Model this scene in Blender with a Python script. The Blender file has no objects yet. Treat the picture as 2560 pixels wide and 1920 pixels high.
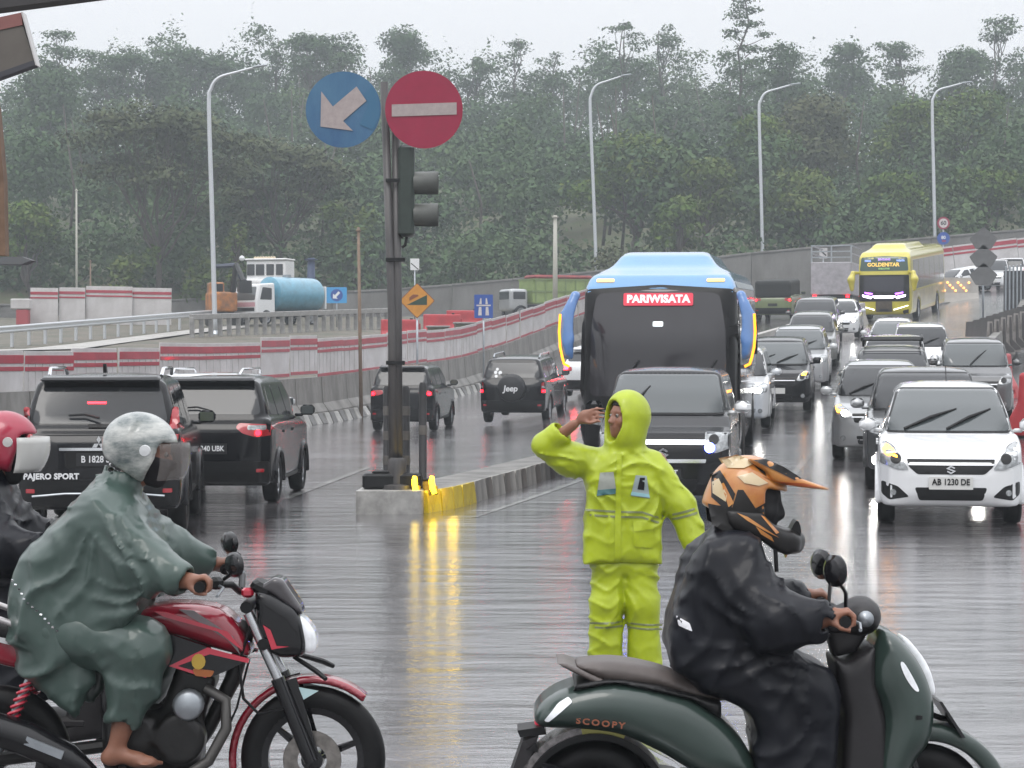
import bpy, bmesh, math, random
import numpy as np
from mathutils import Vector, Matrix, Euler
from mathutils.bvhtree import BVHTree
from mathutils.geometry import delaunay_2d_cdt
R = math.radians
SC = bpy.context.scene
COL = SC.collection
# ------------------------------------------------------------------ camera
CAM_H, FPX, HOR = 1.94, 5600.0, 897.0
PITCH = math.atan((HOR - 960.0) / FPX)
cd = bpy.data.cameras.new('camera'); cam = bpy.data.objects.new('camera', cd); COL.objects.link(cam)
cam.location = (0, 0, CAM_H); cam.rotation_euler = (R(90) + PITCH, 0, 0)
cd.sensor_width = 36.0; cd.lens = 36.0 * FPX / 2560.0; cd.clip_start = 0.1; cd.clip_end = 3000
SC.camera = cam
# ------------------------------------------------------------------ sky and sun (overcast, raining)
SUN_EL, SUN_AZ = R(56), R(200)
w = bpy.data.worlds.new('World'); SC.world = w; w.use_nodes = True
nt = w.node_tree; nt.nodes.clear()
sky = nt.nodes.new('ShaderNodeTexSky'); sky.sky_type = 'NISHITA'; sky.sun_disc = False
sky.sun_elevation = SUN_EL; sky.sun_rotation = SUN_AZ; sky.dust_density = 6.0; sky.air_density = 1.6
bg1 = nt.nodes.new('ShaderNodeBackground'); bg1.inputs[1].default_value = 0.05
nt.links.new(sky.outputs[0], bg1.inputs[0])
bg2 = nt.nodes.new('ShaderNodeBackground'); bg2.inputs[0].default_value = (0.945, 0.96, 1.0, 1)
tcw = nt.nodes.new('ShaderNodeTexCoord'); sep = nt.nodes.new('ShaderNodeSeparateXYZ'); nt.links.new(tcw.outputs['Generated'], sep.inputs[0])
mrw = nt.nodes.new('ShaderNodeMapRange'); nt.links.new(sep.outputs[2], mrw.inputs[0])       # overcast sky: the zenith three times as bright as the horizon
mrw.inputs[3].default_value = 0.86; mrw.inputs[4].default_value = 2.6; nt.links.new(mrw.outputs[0], bg2.inputs[1])
mx = nt.nodes.new('ShaderNodeMixShader'); mx.inputs[0].default_value = 0.86     # cloud deck over the clear sky
out = nt.nodes.new('ShaderNodeOutputWorld')
nt.links.new(bg1.outputs[0], mx.inputs[1]); nt.links.new(bg2.outputs[0], mx.inputs[2]); nt.links.new(mx.outputs[0], out.inputs[0])
sl = bpy.data.lights.new('sun', 'SUN'); sl.energy = 0.8; sl.angle = R(25); sl.color = (1.0, 0.97, 0.93)
so = bpy.data.objects.new('sun', sl); COL.objects.link(so); so.location = (0, -20, 60)
sd = Vector((math.sin(SUN_AZ) * math.cos(SUN_EL), math.cos(SUN_AZ) * math.cos(SUN_EL), math.sin(SUN_EL)))
so.rotation_euler = sd.to_track_quat('Z', 'Y').to_euler()
SC.view_settings.view_transform = 'Standard'; SC.view_settings.look = 'None'
SC.view_settings.exposure = 0.08; SC.view_settings.gamma = 1.0; SC.view_settings.use_curve_mapping = False
SC.cycles.max_bounces = 6; SC.cycles.glossy_bounces = 3; SC.cycles.diffuse_bounces = 2
SC.cycles.transmission_bounces = 4; SC.cycles.transparent_max_bounces = 8; SC.cycles.volume_bounces = 0
SC.cycles.sample_clamp_indirect = 4.0; SC.cycles.sample_clamp_direct = 0; SC.cycles.use_denoising = True
SC.cycles.caustics_reflective = False; SC.cycles.caustics_refractive = False

def P(px, py, Y):
    """world point at depth Y seen at pixel (px,py) of the 2560x1920 photograph"""
    dx, dz = (px - 1280.0) / FPX, -(py - 960.0) / FPX
    c, s = math.cos(PITCH), math.sin(PITCH)
    y = c - dz * s; z = s + dz * c
    k = Y / y
    return Vector((dx * k, Y, CAM_H + z * k))
# ------------------------------------------------------------------ materials
MATS = {}
def mat(name, col, rough=0.5, metal=0.0, coat=0.0, spec=0.5, var=None, bump=None, emis=None, alpha=None, trans=None, ior=None, stretch=None):
    """var=(scale, amount, [second colour]) : noise blend; bump=(scale,strength,distance)"""
    if name in MATS: return MATS[name]
    m = bpy.data.materials.new(name); m.use_nodes = True; t = m.node_tree; b = t.nodes['Principled BSDF']
    c4 = (*col, 1.0)
    b.inputs['Base Color'].default_value = c4; b.inputs['Roughness'].default_value = rough; b.inputs['Metallic'].default_value = metal
    b.inputs['Coat Weight'].default_value = coat; b.inputs['Coat Roughness'].default_value = 0.06; b.inputs['Specular IOR Level'].default_value = spec
    if ior: b.inputs['IOR'].default_value = ior
    if trans: b.inputs['Transmission Weight'].default_value = trans
    if alpha is not None: b.inputs['Alpha'].default_value = alpha
    if emis: b.inputs['Emission Color'].default_value = (*emis[0], 1); b.inputs['Emission Strength'].default_value = emis[1]
    tc = None
    if var or bump:
        tc = t.nodes.new('ShaderNodeTexCoord'); src = tc.outputs['Object']
        if stretch:
            mp = t.nodes.new('ShaderNodeMapping'); mp.inputs['Scale'].default_value = stretch; t.links.new(src, mp.inputs[0]); src = mp.outputs[0]
    if var:
        n = t.nodes.new('ShaderNodeTexNoise'); n.inputs['Scale'].default_value = var[0]; n.inputs['Detail'].default_value = 6; n.inputs['Roughness'].default_value = 0.65
        t.links.new(src, n.inputs['Vector'])
        cr = t.nodes.new('ShaderNodeValToRGB'); cr.color_ramp.elements[0].position = 0.32; cr.color_ramp.elements[1].position = 0.68
        c2 = var[2] if len(var) > 2 else tuple(max(0, x * (1 - var[1])) for x in col)
        cr.color_ramp.elements[0].color = (*c2, 1); cr.color_ramp.elements[1].color = c4
        t.links.new(n.outputs[0], cr.inputs[0]); t.links.new(cr.outputs[0], b.inputs['Base Color'])
    if bump:
        n2 = t.nodes.new('ShaderNodeTexNoise'); n2.inputs['Scale'].default_value = bump[0]; n2.inputs['Detail'].default_value = 4
        t.links.new(src, n2.inputs['Vector'])
        bp = t.nodes.new('ShaderNodeBump'); bp.inputs['Strength'].default_value = bump[1]; bp.inputs['Distance'].default_value = bump[2] if len(bump) > 2 else 0.01
        t.links.new(n2.outputs[0], bp.inputs['Height']); t.links.new(bp.outputs[0], b.inputs['Normal'])
        if coat: t.links.new(bp.outputs[0], b.inputs['Coat Normal'])
    MATS[name] = m; return m
def lamp(name, col, strength): return mat(name, tuple(min(1, c) * 0.6 for c in col), 0.3, emis=(col, strength))

M_BLACK = mat('black_plastic', (0.009, 0.009, 0.010), 0.42, spec=0.3, var=(9, 0.4))
M_RUBBER = mat('tyre_rubber', (0.009, 0.009, 0.010), 0.5, spec=0.25, bump=(60, 0.3, 0.004), var=(8, 0.4))
M_CHROME = mat('chrome', (0.75, 0.76, 0.78), 0.12, 1.0)
M_ALLOY = mat('alloy', (0.42, 0.43, 0.45), 0.3, 0.9, var=(12, 0.3))
M_GLASS = mat('dark_car_glass', (0.026, 0.028, 0.031), 0.05, 0, spec=0.5, coat=0.1, bump=(90, 0.04, 0.002))
M_GLASSB = mat('pale_windscreen', (0.055, 0.065, 0.068), 0.05, 0, spec=0.7, coat=0.4, bump=(90, 0.04, 0.002))
M_LENS = mat('clear_lens', (0.45, 0.47, 0.48), 0.1, 0.25, coat=0.6, var=(22, 0.7))
M_RED = mat('red_lens', (0.36, 0.012, 0.02), 0.12, coat=0.7)
M_REDLIT = mat('red_lens_lit', (0.5, 0.01, 0.02), 0.2, emis=((1.0, 0.006, 0.014), 16.0))
M_HEAD = lamp('headlight_lit', (1.0, 0.97, 0.92), 70.0)
M_AMBER = lamp('amber_lit', (1.0, 0.36, 0.02), 16.0)
M_PLATE = mat('plate_white', (0.62, 0.62, 0.6), 0.4)
M_PLATEB = mat('plate_black', (0.012, 0.012, 0.014), 0.35)
M_WHITE = mat('white_paint', (0.8, 0.8, 0.8), 0.4, var=(3, 0.12))
M_CONC = mat('concrete', (0.33, 0.32, 0.31), 0.45, var=(2.2, 0.5), bump=(25, 0.4, 0.01))
M_STEEL = mat('galvanised_steel', (0.42, 0.45, 0.48), 0.35, 0.7, var=(5, 0.3))
M_SKIN = mat('skin', (0.30, 0.135, 0.085), 0.42, var=(14, 0.25), bump=(60, 0.15, 0.003))

# ------------------------------------------------------------------ objects
def new_obj(name, me, m=None, parent=None, smooth=False):
    o = bpy.data.objects.new(name, me); COL.objects.link(o)
    if m is not None:
        me.materials.clear()
        for q in (m if isinstance(m, (list, tuple)) else [m]): me.materials.append(q)
    if parent is not None: o.parent = parent
    if smooth: me.polygons.foreach_set('use_smooth', [True] * len(me.polygons))
    return o
def tag(o, label=None, cat=None, group=None, kind=None):
    if label: o['label'] = label
    if cat: o['category'] = cat
    if group: o['group'] = group
    if kind: o['kind'] = kind
    return o
def thing(name, label, cat, loc=(0, 0, 0), rz=0.0, group=None, rx=0.0):
    o = bpy.data.objects.new(name, None); COL.objects.link(o); o.empty_display_size = 0.2
    o.location = loc; o.rotation_euler = (rx, 0, rz); return tag(o, label, cat, group)
def dup(root, loc=None, rz=None, label=None, parent=None):
    c = root.copy(); COL.objects.link(c)
    if parent is not None: c.parent = parent
    if loc is not None: c.location = loc
    if rz is not None: c.rotation_euler = (root.rotation_euler[0], root.rotation_euler[1], rz)
    if label: c['label'] = label
    for ch in root.children: dup(ch, parent=c)
    return c
def swap_mat(root, a, b):
    for o in [root] + list(root.children_recursive):
        if o.type == 'MESH':
            for s in o.material_slots:
                if s.material == a: s.link = 'OBJECT'; s.material = b
# ------------------------------------------------------------------ bmesh builder
class MB:
    def __init__(s): s.v = []; s.f = []; s.mi = []; s.cur = 0
    def add(s, vs, fs):
        n = len(s.v); s.v += [tuple(v) for v in vs]; s.f += [tuple(i + n for i in f) for f in fs]; s.mi += [s.cur] * len(fs)
    def box(s, c, d, rot=None, bev=0.0, taper=None):
        hx, hy, hz = d[0] / 2, d[1] / 2, d[2] / 2
        b = min(bev, hx * .9, hy * .9, hz * .9)
        if b <= 0:
            vs = [(x, y, z) for z in (-hz, hz) for y in (-hy, hy) for x in (-hx, hx)]
            fs = [(0, 2, 3, 1), (4, 5, 7, 6), (0, 1, 5, 4), (2, 6, 7, 3), (0, 4, 6, 2), (1, 3, 7, 5)]
        else:
            ring = lambda ex, ey, z: [(-ex + b, -ey, z), (ex - b, -ey, z), (ex, -ey + b, z), (ex, ey - b, z), (ex - b, ey, z), (-ex + b, ey, z), (-ex, ey - b, z), (-ex, -ey + b, z)]
            vs = ring(hx - b, hy - b, -hz) + ring(hx, hy, -hz + b) + ring(hx, hy, hz - b) + ring(hx - b, hy - b, hz)
            fs = [tuple(range(7, -1, -1)), tuple(range(24, 32))]
            for k in range(3):
                for i in range(8):
                    j = (i + 1) % 8; fs.append((k * 8 + i, k * 8 + j, k * 8 + 8 + j, k * 8 + 8 + i))
        if taper: vs = [(x * (1 + (taper[0] - 1) * (z + hz) / (2 * hz)), y * (1 + (taper[1] - 1) * (z + hz) / (2 * hz)), z) for x, y, z in vs]
        m = rot if rot is not None else Matrix.Identity(3)
        if isinstance(m, tuple): m = Euler(m).to_matrix()
        s.add([Vector(c) + m @ Vector(v) for v in vs], fs); return s
    def tube(s, pts, r, n=8, cap=True, up=None):
        pts = [Vector(p) for p in pts]; rs = r if isinstance(r, (list, tuple)) else [r] * len(pts)
        vs = []; prev = None
        for i, p in enumerate(pts):
            t = (pts[min(i + 1, len(pts) - 1)] - pts[max(i - 1, 0)]).normalized()
            if prev is None: a = t.orthogonal().normalized()
            else: a = (prev - t * prev.dot(t)); a = a.normalized() if a.length > 1e-6 else t.orthogonal().normalized()
            prev = a; b = t.cross(a)
            for k in range(n):
                q = 2 * math.pi * k / n; vs.append(p + (a * math.cos(q) + b * math.sin(q)) * rs[i])
        fs = []
        for i in range(len(pts) - 1):
            for k in range(n):
                j = (k + 1) % n; fs.append((i * n + k, i * n + j, i * n + n + j, i * n + n + k))
        if cap: fs.append(tuple(range(n - 1, -1, -1))); fs.append(tuple(range((len(pts) - 1) * n, len(pts) * n)))
        s.add(vs, fs); return s
    def lathe(s, prof, c, axis='z', n=24, a0=0.0, a1=2 * math.pi):
        full = abs(a1 - a0 - 2 * math.pi) < 1e-6; m = n if full else n + 1
        vs = []
        for r_, h in prof:
            for k in range(m):
                q = a0 + (a1 - a0) * k / n; u, v_ = r_ * math.cos(q), r_ * math.sin(q)
                p = {'z': (u, v_, h), 'x': (h, u, v_), 'y': (u, h, v_)}[axis]
                vs.append((c[0] + p[0], c[1] + p[1], c[2] + p[2]))
        fs = []
        for i in range(len(prof) - 1):
            for k in range(n):
                j = (k + 1) % m
                fs.append((i * m + k, i * m + j, i * m + m + j, i * m + m + k))
        s.add(vs, fs); return s
    def prism(s, poly, c, depth, plane='xz'):
        """polygon extruded; plane xz -> along y, yz -> along x, xy -> along z; centred on c"""
        n = len(poly); vs = []
        for d in (-depth / 2, depth / 2):
            for u, v in poly:
                p = {'xz': (u, d, v), 'yz': (d, u, v), 'xy': (u, v, d)}[plane]
                vs.append((c[0] + p[0], c[1] + p[1], c[2] + p[2]))
        fs = [tuple(range(n)), tuple(range(2 * n - 1, n - 1, -1))] + [(i, (i + 1) % n, n + (i + 1) % n, n + i) for i in range(n)]
        s.add(vs, fs); return s
    def mesh(s, name):
        me = bpy.data.meshes.new(name); me.from_pydata(s.v, [], s.f)
        me.polygons.foreach_set('material_index', s.mi)
        bm = bmesh.new(); bm.from_mesh(me); bmesh.ops.recalc_face_normals(bm, faces=bm.faces); bm.to_mesh(me); bm.free()
        return me
    def build(s, name, m, parent=None, smooth=False, ang=None):
        me = s.mesh(name); o = new_obj(name, me, m, parent, smooth or ang is not None)
        if ang is not None: me.set_sharp_from_angle(angle=R(ang))
        return o
def box(name, c, d, m, parent=None, bev=0.01, rot=None): return MB().box(c, d, rot, bev).build(name, m, parent, ang=40)
def tube(name, pts, r, m, parent=None, n=8): return MB().tube(pts, r, n).build(name, m, parent, ang=60)
def spl(pts, n=8, closed=True):
    """Catmull-Rom through points"""
    P_ = [np.array(p, float) for p in pts]; L = len(P_); o = []
    rng = range(L) if closed else range(L - 1)
    for i in rng:
        g = lambda k: P_[k % L] if closed else P_[min(max(k, 0), L - 1)]
        a, b, c, d = g(i - 1), g(i), g(i + 1), g(i + 2)
        for k in range(n):
            t = k / n; o.append(tuple(0.5 * (2 * b + (c - a) * t + (2 * a - 5 * b + 4 * c - d) * t * t + (3 * b - a - 3 * c + d) * t ** 3)))
    if not closed: o.append(tuple(P_[-1]))
    return o
def rpoly(pts, r=0.02, n=4):
    """polygon with rounded corners"""
    o = []; L = len(pts)
    for i in range(L):
        p = Vector(pts[i]); a = Vector(pts[i - 1]) - p; b = Vector(pts[(i + 1) % L]) - p
        ra = min(r, a.length * .45); rb = min(r, b.length * .45)
        s, e = p + a.normalized() * ra, p + b.normalized() * rb
        for k in range(n + 1):
            t = k / n; o.append(tuple(s * (1 - t) ** 2 + p * 2 * t * (1 - t) + e * t * t))
    return o
def rrect(x0, z0, x1, z1, r=0.02): return rpoly([(x0, z0), (x1, z0), (x1, z1), (x0, z1)], r)
def circ(x, z, r, n=20, r2=None): return [(x + r * math.cos(2 * math.pi * k / n), z + (r2 or r) * math.sin(2 * math.pi * k / n)) for k in range(n)]
def mirx(poly): return [(-x, z) for x, z in reversed(poly)]
# ------------------------------------------------------------------ distance-field modelling
class Vol:
    def __init__(s, lo, hi, h):
        s.lo = np.array(lo, float); s.h = h; n = [int(math.ceil((b - a) / h)) + 1 for a, b in zip(lo, hi)]
        ax = [np.float32(lo[i] + h * np.arange(n[i])) for i in range(3)]
        s.X = ax[0][:, None, None]; s.Y = ax[1][None, :, None]; s.Z = ax[2][None, None, :]; s.n = n
    def cap(s, a, b, ra, rb=None):
        rb = ra if rb is None else rb; a = np.array(a, float); d = np.array(b, float) - a; L = max(1e-9, float(d @ d))
        px, py, pz = s.X - a[0], s.Y - a[1], s.Z - a[2]
        t = np.clip((px * d[0] + py * d[1] + pz * d[2]) / L, 0, 1).astype(np.float32)
        return np.sqrt((px - t * d[0]) ** 2 + (py - t * d[1]) ** 2 + (pz - t * d[2]) ** 2) - (ra + (rb - ra) * t)
    def chain(s, pts, rs, k=0.02):
        f = None
        for i in range(len(pts) - 1):
            g = s.cap(pts[i], pts[i + 1], rs[i], rs[i + 1]); f = g if f is None else smin(f, g, k)
        return f
    def loc(s, c, rot):
        px, py, pz = s.X - c[0], s.Y - c[1], s.Z - c[2]
        if rot is None: return px, py, pz
        m = np.array(Euler(rot).to_matrix().transposed(), float)
        return (m[0, 0] * px + m[0, 1] * py + m[0, 2] * pz, m[1, 0] * px + m[1, 1] * py + m[1, 2] * pz, m[2, 0] * px + m[2, 1] * py + m[2, 2] * pz)
    def ell(s, c, r, rot=None):
        x, y, z = s.loc(c, rot)
        k0 = np.sqrt((x / r[0]) ** 2 + (y / r[1]) ** 2 + (z / r[2]) ** 2); k1 = np.sqrt((x / r[0] ** 2) ** 2 + (y / r[1] ** 2) ** 2 + (z / r[2] ** 2) ** 2)
        return k0 * (k0 - 1) / np.maximum(k1, 1e-6)
    def box(s, c, half, r=0.02, rot=None):
        x, y, z = s.loc(c, rot)
        qx, qy, qz = np.abs(x) - half[0] + r, np.abs(y) - half[1] + r, np.abs(z) - half[2] + r
        return np.sqrt(np.maximum(qx, 0) ** 2 + np.maximum(qy, 0) ** 2 + np.maximum(qz, 0) ** 2) + np.minimum(np.maximum(qx, np.maximum(qy, qz)), 0) - r
    def poly(s, pts, axis):
        """2-D signed distance; axis x -> (y,z), y -> (x,z), z -> (x,y)"""
        U, V = {'x': (s.Y, s.Z), 'y': (s.X, s.Z), 'z': (s.X, s.Y)}[axis]
        d = None; n = len(pts); ins = None
        for i in range(n):
            a = pts[i]; b = pts[(i + 1) % n]; ex, ey = b[0] - a[0], b[1] - a[1]; L = ex * ex + ey * ey
            if L < 1e-12: continue
            wx, wy = U - a[0], V - a[1]; t = np.clip((wx * ex + wy * ey) / L, 0, 1)
            q = (wx - t * ex) ** 2 + (wy - t * ey) ** 2; d = q if d is None else np.minimum(d, q)
            c1 = (V >= a[1]); c2 = (V < b[1]); c3 = (ex * wy > ey * wx)
            fl = (c1 & c2 & c3) | (~c1 & ~c2 & ~c3); ins = fl if ins is None else ins ^ fl
        return (np.sqrt(d) * np.where(ins, -1, 1)).astype(np.float32)
    def ext(s, pts, axis, c, half, k=0.02):
        A = {'x': s.X, 'y': s.Y, 'z': s.Z}[axis]
        return smax(s.poly(pts, axis), np.abs(A - c) - half, k)
    def cyl(s, axis, c, r, half, k=0.005):
        i = 'xyz'.index(axis); A = [s.X, s.Y, s.Z]; u, v = [A[j] - c[j] for j in range(3) if j != i]
        return smax(np.sqrt(u * u + v * v) - r, np.abs(A[i] - c[i]) - half, k)
    def mesh(s, F, name='m', it=1):
        F = np.broadcast_to(F, s.n).astype(np.float32); v, f = surf_net(F, s.lo, s.h, it)
        me = bpy.data.meshes.new(name); me.from_pydata(v.tolist(), [], f.tolist()); return me
    def build(s, F, name, m, parent=None, it=1):
        return new_obj(name, s.mesh(F, name, it), m, parent, True)
def smin(a, b, k):
    h = np.clip(0.5 + 0.5 * (b - a) / k, 0, 1); return b + (a - b) * h - k * h * (1 - h)
def smax(a, b, k): return -smin(-a, -b, k)
def surf_net(F, lo, h, it=1):
    nx, ny, nz = F.shape
    F = F.copy(); big = np.float32(h)
    for ax in range(3):
        sl_ = [slice(None)] * 3
        for e in (0, -1): sl_[ax] = e; F[tuple(sl_)] = np.maximum(F[tuple(sl_)], big * 0.5)
    I = F < 0; cnt = np.zeros((nx - 1, ny - 1, nz - 1), np.float32); acc = [np.zeros_like(cnt) for _ in range(3)]
    S = lambda A, o: A[o[0]:nx - 1 + o[0], o[1]:ny - 1 + o[1], o[2]:nz - 1 + o[2]]
    for ax in range(3):
        oth = [i for i in range(3) if i != ax]
        for a in (0, 1):
            for b in (0, 1):
                o0 = [0, 0, 0]; o0[oth[0]] = a; o0[oth[1]] = b; o1 = list(o0); o1[ax] = 1
                f0, f1 = S(F, o0), S(F, o1); m = S(I, o0) != S(I, o1)
                t = np.where(m, f0 / np.where(m, f0 - f1, 1), 0)
                cnt += m; acc[ax] += t; acc[oth[0]] += m * a; acc[oth[1]] += m * b
    act = cnt > 0; idx = np.full(act.shape, -1, np.int64); N = int(act.sum()); idx[act] = np.arange(N)
    c = np.maximum(cnt[act], 1); g = np.argwhere(act).astype(np.float32)
    V = np.stack([(g[:, i] + acc[i][act] / c) for i in range(3)], 1) * h + lo
    Q = []
    for ax in range(3):
        oth = [i for i in range(3) if i != ax]
        s0 = [slice(0, n - 1) if i == ax else slice(1, n - 1) for i, n in enumerate(F.shape)]
        s1 = list(s0); s1[ax] = slice(1, F.shape[ax])
        A, B = I[tuple(s0)], I[tuple(s1)]; p = np.argwhere(A != B); fl = A[A != B]
        p = p + np.array([0 if i == ax else 1 for i in range(3)])
        def ID(da, db):
            q = p.copy(); q[:, oth[0]] -= da; q[:, oth[1]] -= db; return idx[q[:, 0], q[:, 1], q[:, 2]]
        q = np.stack([ID(0, 0), ID(1, 0), ID(1, 1), ID(0, 1)], 1)
        if ax == 1: fl = ~fl
        q[~fl] = q[~fl][:, ::-1]; Q.append(q)
    Q = np.concatenate(Q)
    for _ in range(it):
        sm = np.zeros_like(V); k = np.zeros(len(V))
        for a in range(4):
            i, j = Q[:, a], Q[:, (a + 1) % 4]
            for d in range(3): sm[:, d] += np.bincount(i, V[j, d], len(V)) + np.bincount(j, V[i, d], len(V))
            k += np.bincount(i, minlength=len(V)) + np.bincount(j, minlength=len(V))
        V = V * 0.5 + 0.5 * sm / np.maximum(k, 1)[:, None]
    return V, Q
def bvh_of(me): return BVHTree.FromPolygons([v.co[:] for v in me.vertices], [p.vertices[:] for p in me.polygons])
def patch(name, bvh, poly, side, m, parent, off=0.005, th=0.012, step=0.06, far=8.0):
    """thin panel of the given outline lying on a body; side -y/+y/-x/+x/+z is where it is seen from"""
    s = -1 if side[0] == '-' else 1; ax = side[1]
    out = []
    for i in range(len(poly)):
        a, b = Vector(poly[i]), Vector(poly[(i + 1) % len(poly)]); k = max(1, int((b - a).length / step))
        out += [a.lerp(b, j / k) for j in range(k)]
    xs = [p[0] for p in out]; ys = [p[1] for p in out]; n = len(out); vs = list(out)
    x = min(xs) + step * .5
    def inside(u, v):
        c = False
        for i in range(n):
            a, b = out[i], out[i - 1]
            if (a[1] > v) != (b[1] > v) and u < (b[0] - a[0]) * (v - a[1]) / (b[1] - a[1]) + a[0]: c = not c
        return c
    while x < max(xs):
        y = min(ys) + step * .5
        while y < max(ys):
            if inside(x, y): vs.append(Vector((x, y)))
            y += step
        x += step
    V2, E, Fc, *_ = delaunay_2d_cdt(vs, [], [list(range(n))], 1, 1e-5)
    top = []; d = {'x': Vector((-s, 0, 0)), 'y': Vector((0, -s, 0)), 'z': Vector((0, 0, -s))}[ax]
    hs = []
    for u, v in V2:
        o = {'x': Vector((s * far, u, v)), 'y': Vector((u, s * far, v)), 'z': Vector((u, v, s * far))}[ax]
        h = bvh.ray_cast(o, d); hs.append(h[0])
    ok = [h for h in hs if h is not None]; 
    if not ok: return None
    ai = 'xyz'.index(ax)
    for (u, v), h in zip(V2, hs):
        if h is None:
            mean = sorted(ok, key=lambda q: (q[(ai + 1) % 3] - {'x': u, 'y': v, 'z': u}[ax]) ** 2 + (q[(ai + 2) % 3] - {'x': v, 'y': u, 'z': v}[ax]) ** 2)[0]
            p = {'x': Vector((mean[0], u, v)), 'y': Vector((u, mean[1], v)), 'z': Vector((u, v, mean[2]))}[ax]
        else: p = h.copy()
        top.append(p - d * off)
    nv = len(top); vs3 = top + [p + d * th for p in top]
    fs = [tuple(f) for f in Fc]; cnt = {}
    for f in Fc:
        for i in range(len(f)): a, b = f[i], f[(i + 1) % len(f)]; cnt[(a, b)] = 1
    fs += [(a, nv + a, nv + b, b) for (a, b) in cnt if (b, a) not in cnt]
    mb = MB(); mb.add(vs3, fs); me = bpy.data.meshes.new(name); me.from_pydata(mb.v, [], mb.f)
    bm = bmesh.new(); bm.from_mesh(me)
    # orient outward
    bm.normal_update()
    if sum(f.normal.dot(-d) * f.calc_area() for f in list(bm.faces)[:len(Fc)]) < 0: bmesh.ops.reverse_faces(bm, faces=bm.faces)
    bm.to_mesh(me); bm.free()
    o = new_obj(name, me, m, parent, True); me.set_sharp_from_angle(angle=R(50)); return o
def text_mesh(txt, size, depth=0.004, bold=0.0, sp=1.0, shear=0.0):
    c = bpy.data.curves.new('lettering', 'FONT'); c.body = txt; c.size = size; c.extrude = depth; c.offset = bold; c.align_x = 'CENTER'; c.align_y = 'CENTER'
    c.space_character = sp; c.resolution_u = 3; c.shear = shear
    o = bpy.data.objects.new('lettering', c); COL.objects.link(o)
    dg = bpy.context.evaluated_depsgraph_get(); me = bpy.data.meshes.new_from_object(o.evaluated_get(dg))
    bpy.data.objects.remove(o); bpy.data.curves.remove(c); return me
def text(name, txt, size, loc, rot, m, parent, depth=0.004, bold=0.0, sp=1.0, sx=1.0, shear=0.0):
    o = new_obj(name, text_mesh(txt, size, depth, bold, sp, shear), m, parent); o.location = loc; o.rotation_euler = rot; o.scale = (sx, 1, 1); return o
FRONT = (R(90), 0, 0)            # lettering that faces -y
REAR = (R(90), 0, R(180))        # lettering that faces +y
def lerp(t, a, b): return a + (b - a) * t
def interp(x, xs, ys): return float(np.interp(x, xs, ys))
# ================================================================== SETTING
rng = random.Random(7)
def sstep(x, a, b):
    t = np.clip((x - a) / (b - a), 0, 1); return t * t * (3 - 2 * t)
def G(X, Y):
    """height of the road surface"""
    X = np.asarray(X, float); Y = np.asarray(Y, float)
    zr = np.interp(Y, [0, 30, 36, 45, 55, 67, 80, 96, 115, 130, 150, 164, 220], [0, 0, .05, .30, .72, 1.35, 2.15, 3.2, 4.3, 5.0, 5.75, 6.2, 7.5])
    zl = np.interp(Y, [0, 42, 55, 64, 80, 100, 125, 150, 220], [0, 0, .03, .15, .7, 1.8, 3.4, 5.0, 7.5])
    t = sstep(X / np.maximum(Y, 1), -.03, .10)
    return zl + (zr - zl) * t + sstep(X / np.maximum(Y, 1), .165, .215) * np.interp(Y, [92, 122, 150], [0, .9, 1.3])
def XB(Y): return -5.4 + .228 * (Y - 64)          # line of the concrete barrier on the left
def PL(X, Y):
    """height of the embankment behind the barrier"""
    d = (XB(Y) - X) * .975
    L = np.interp(Y, [30, 93, 125, 150, 170], [1.5, 2.3, 3.75, 4.9, 5.6])
    return (G(XB(Y), Y) + 1.0) * (1 - sstep(d, .3, 9)) + L * sstep(d, .3, 9)
def grid_mesh(name, xs, ys, fz, m, kind='structure', clip=None):
    X, Y = np.meshgrid(xs, ys, indexing='ij'); Z = fz(X, Y); n, k = X.shape
    v = np.stack([X.ravel(), Y.ravel(), Z.ravel()], 1); f = []
    for i in range(n - 1):
        for j in range(k - 1):
            if clip and not clip(X[i, j], Y[i, j]): continue
            f.append((i * k + j, i * k + k + j, i * k + k + j + 1, i * k + j + 1))
    me = bpy.data.meshes.new(name); me.from_pydata(v.tolist(), [], f); o = new_obj(name, me, m, None, True)
    tag(o, kind=kind); return o
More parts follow.
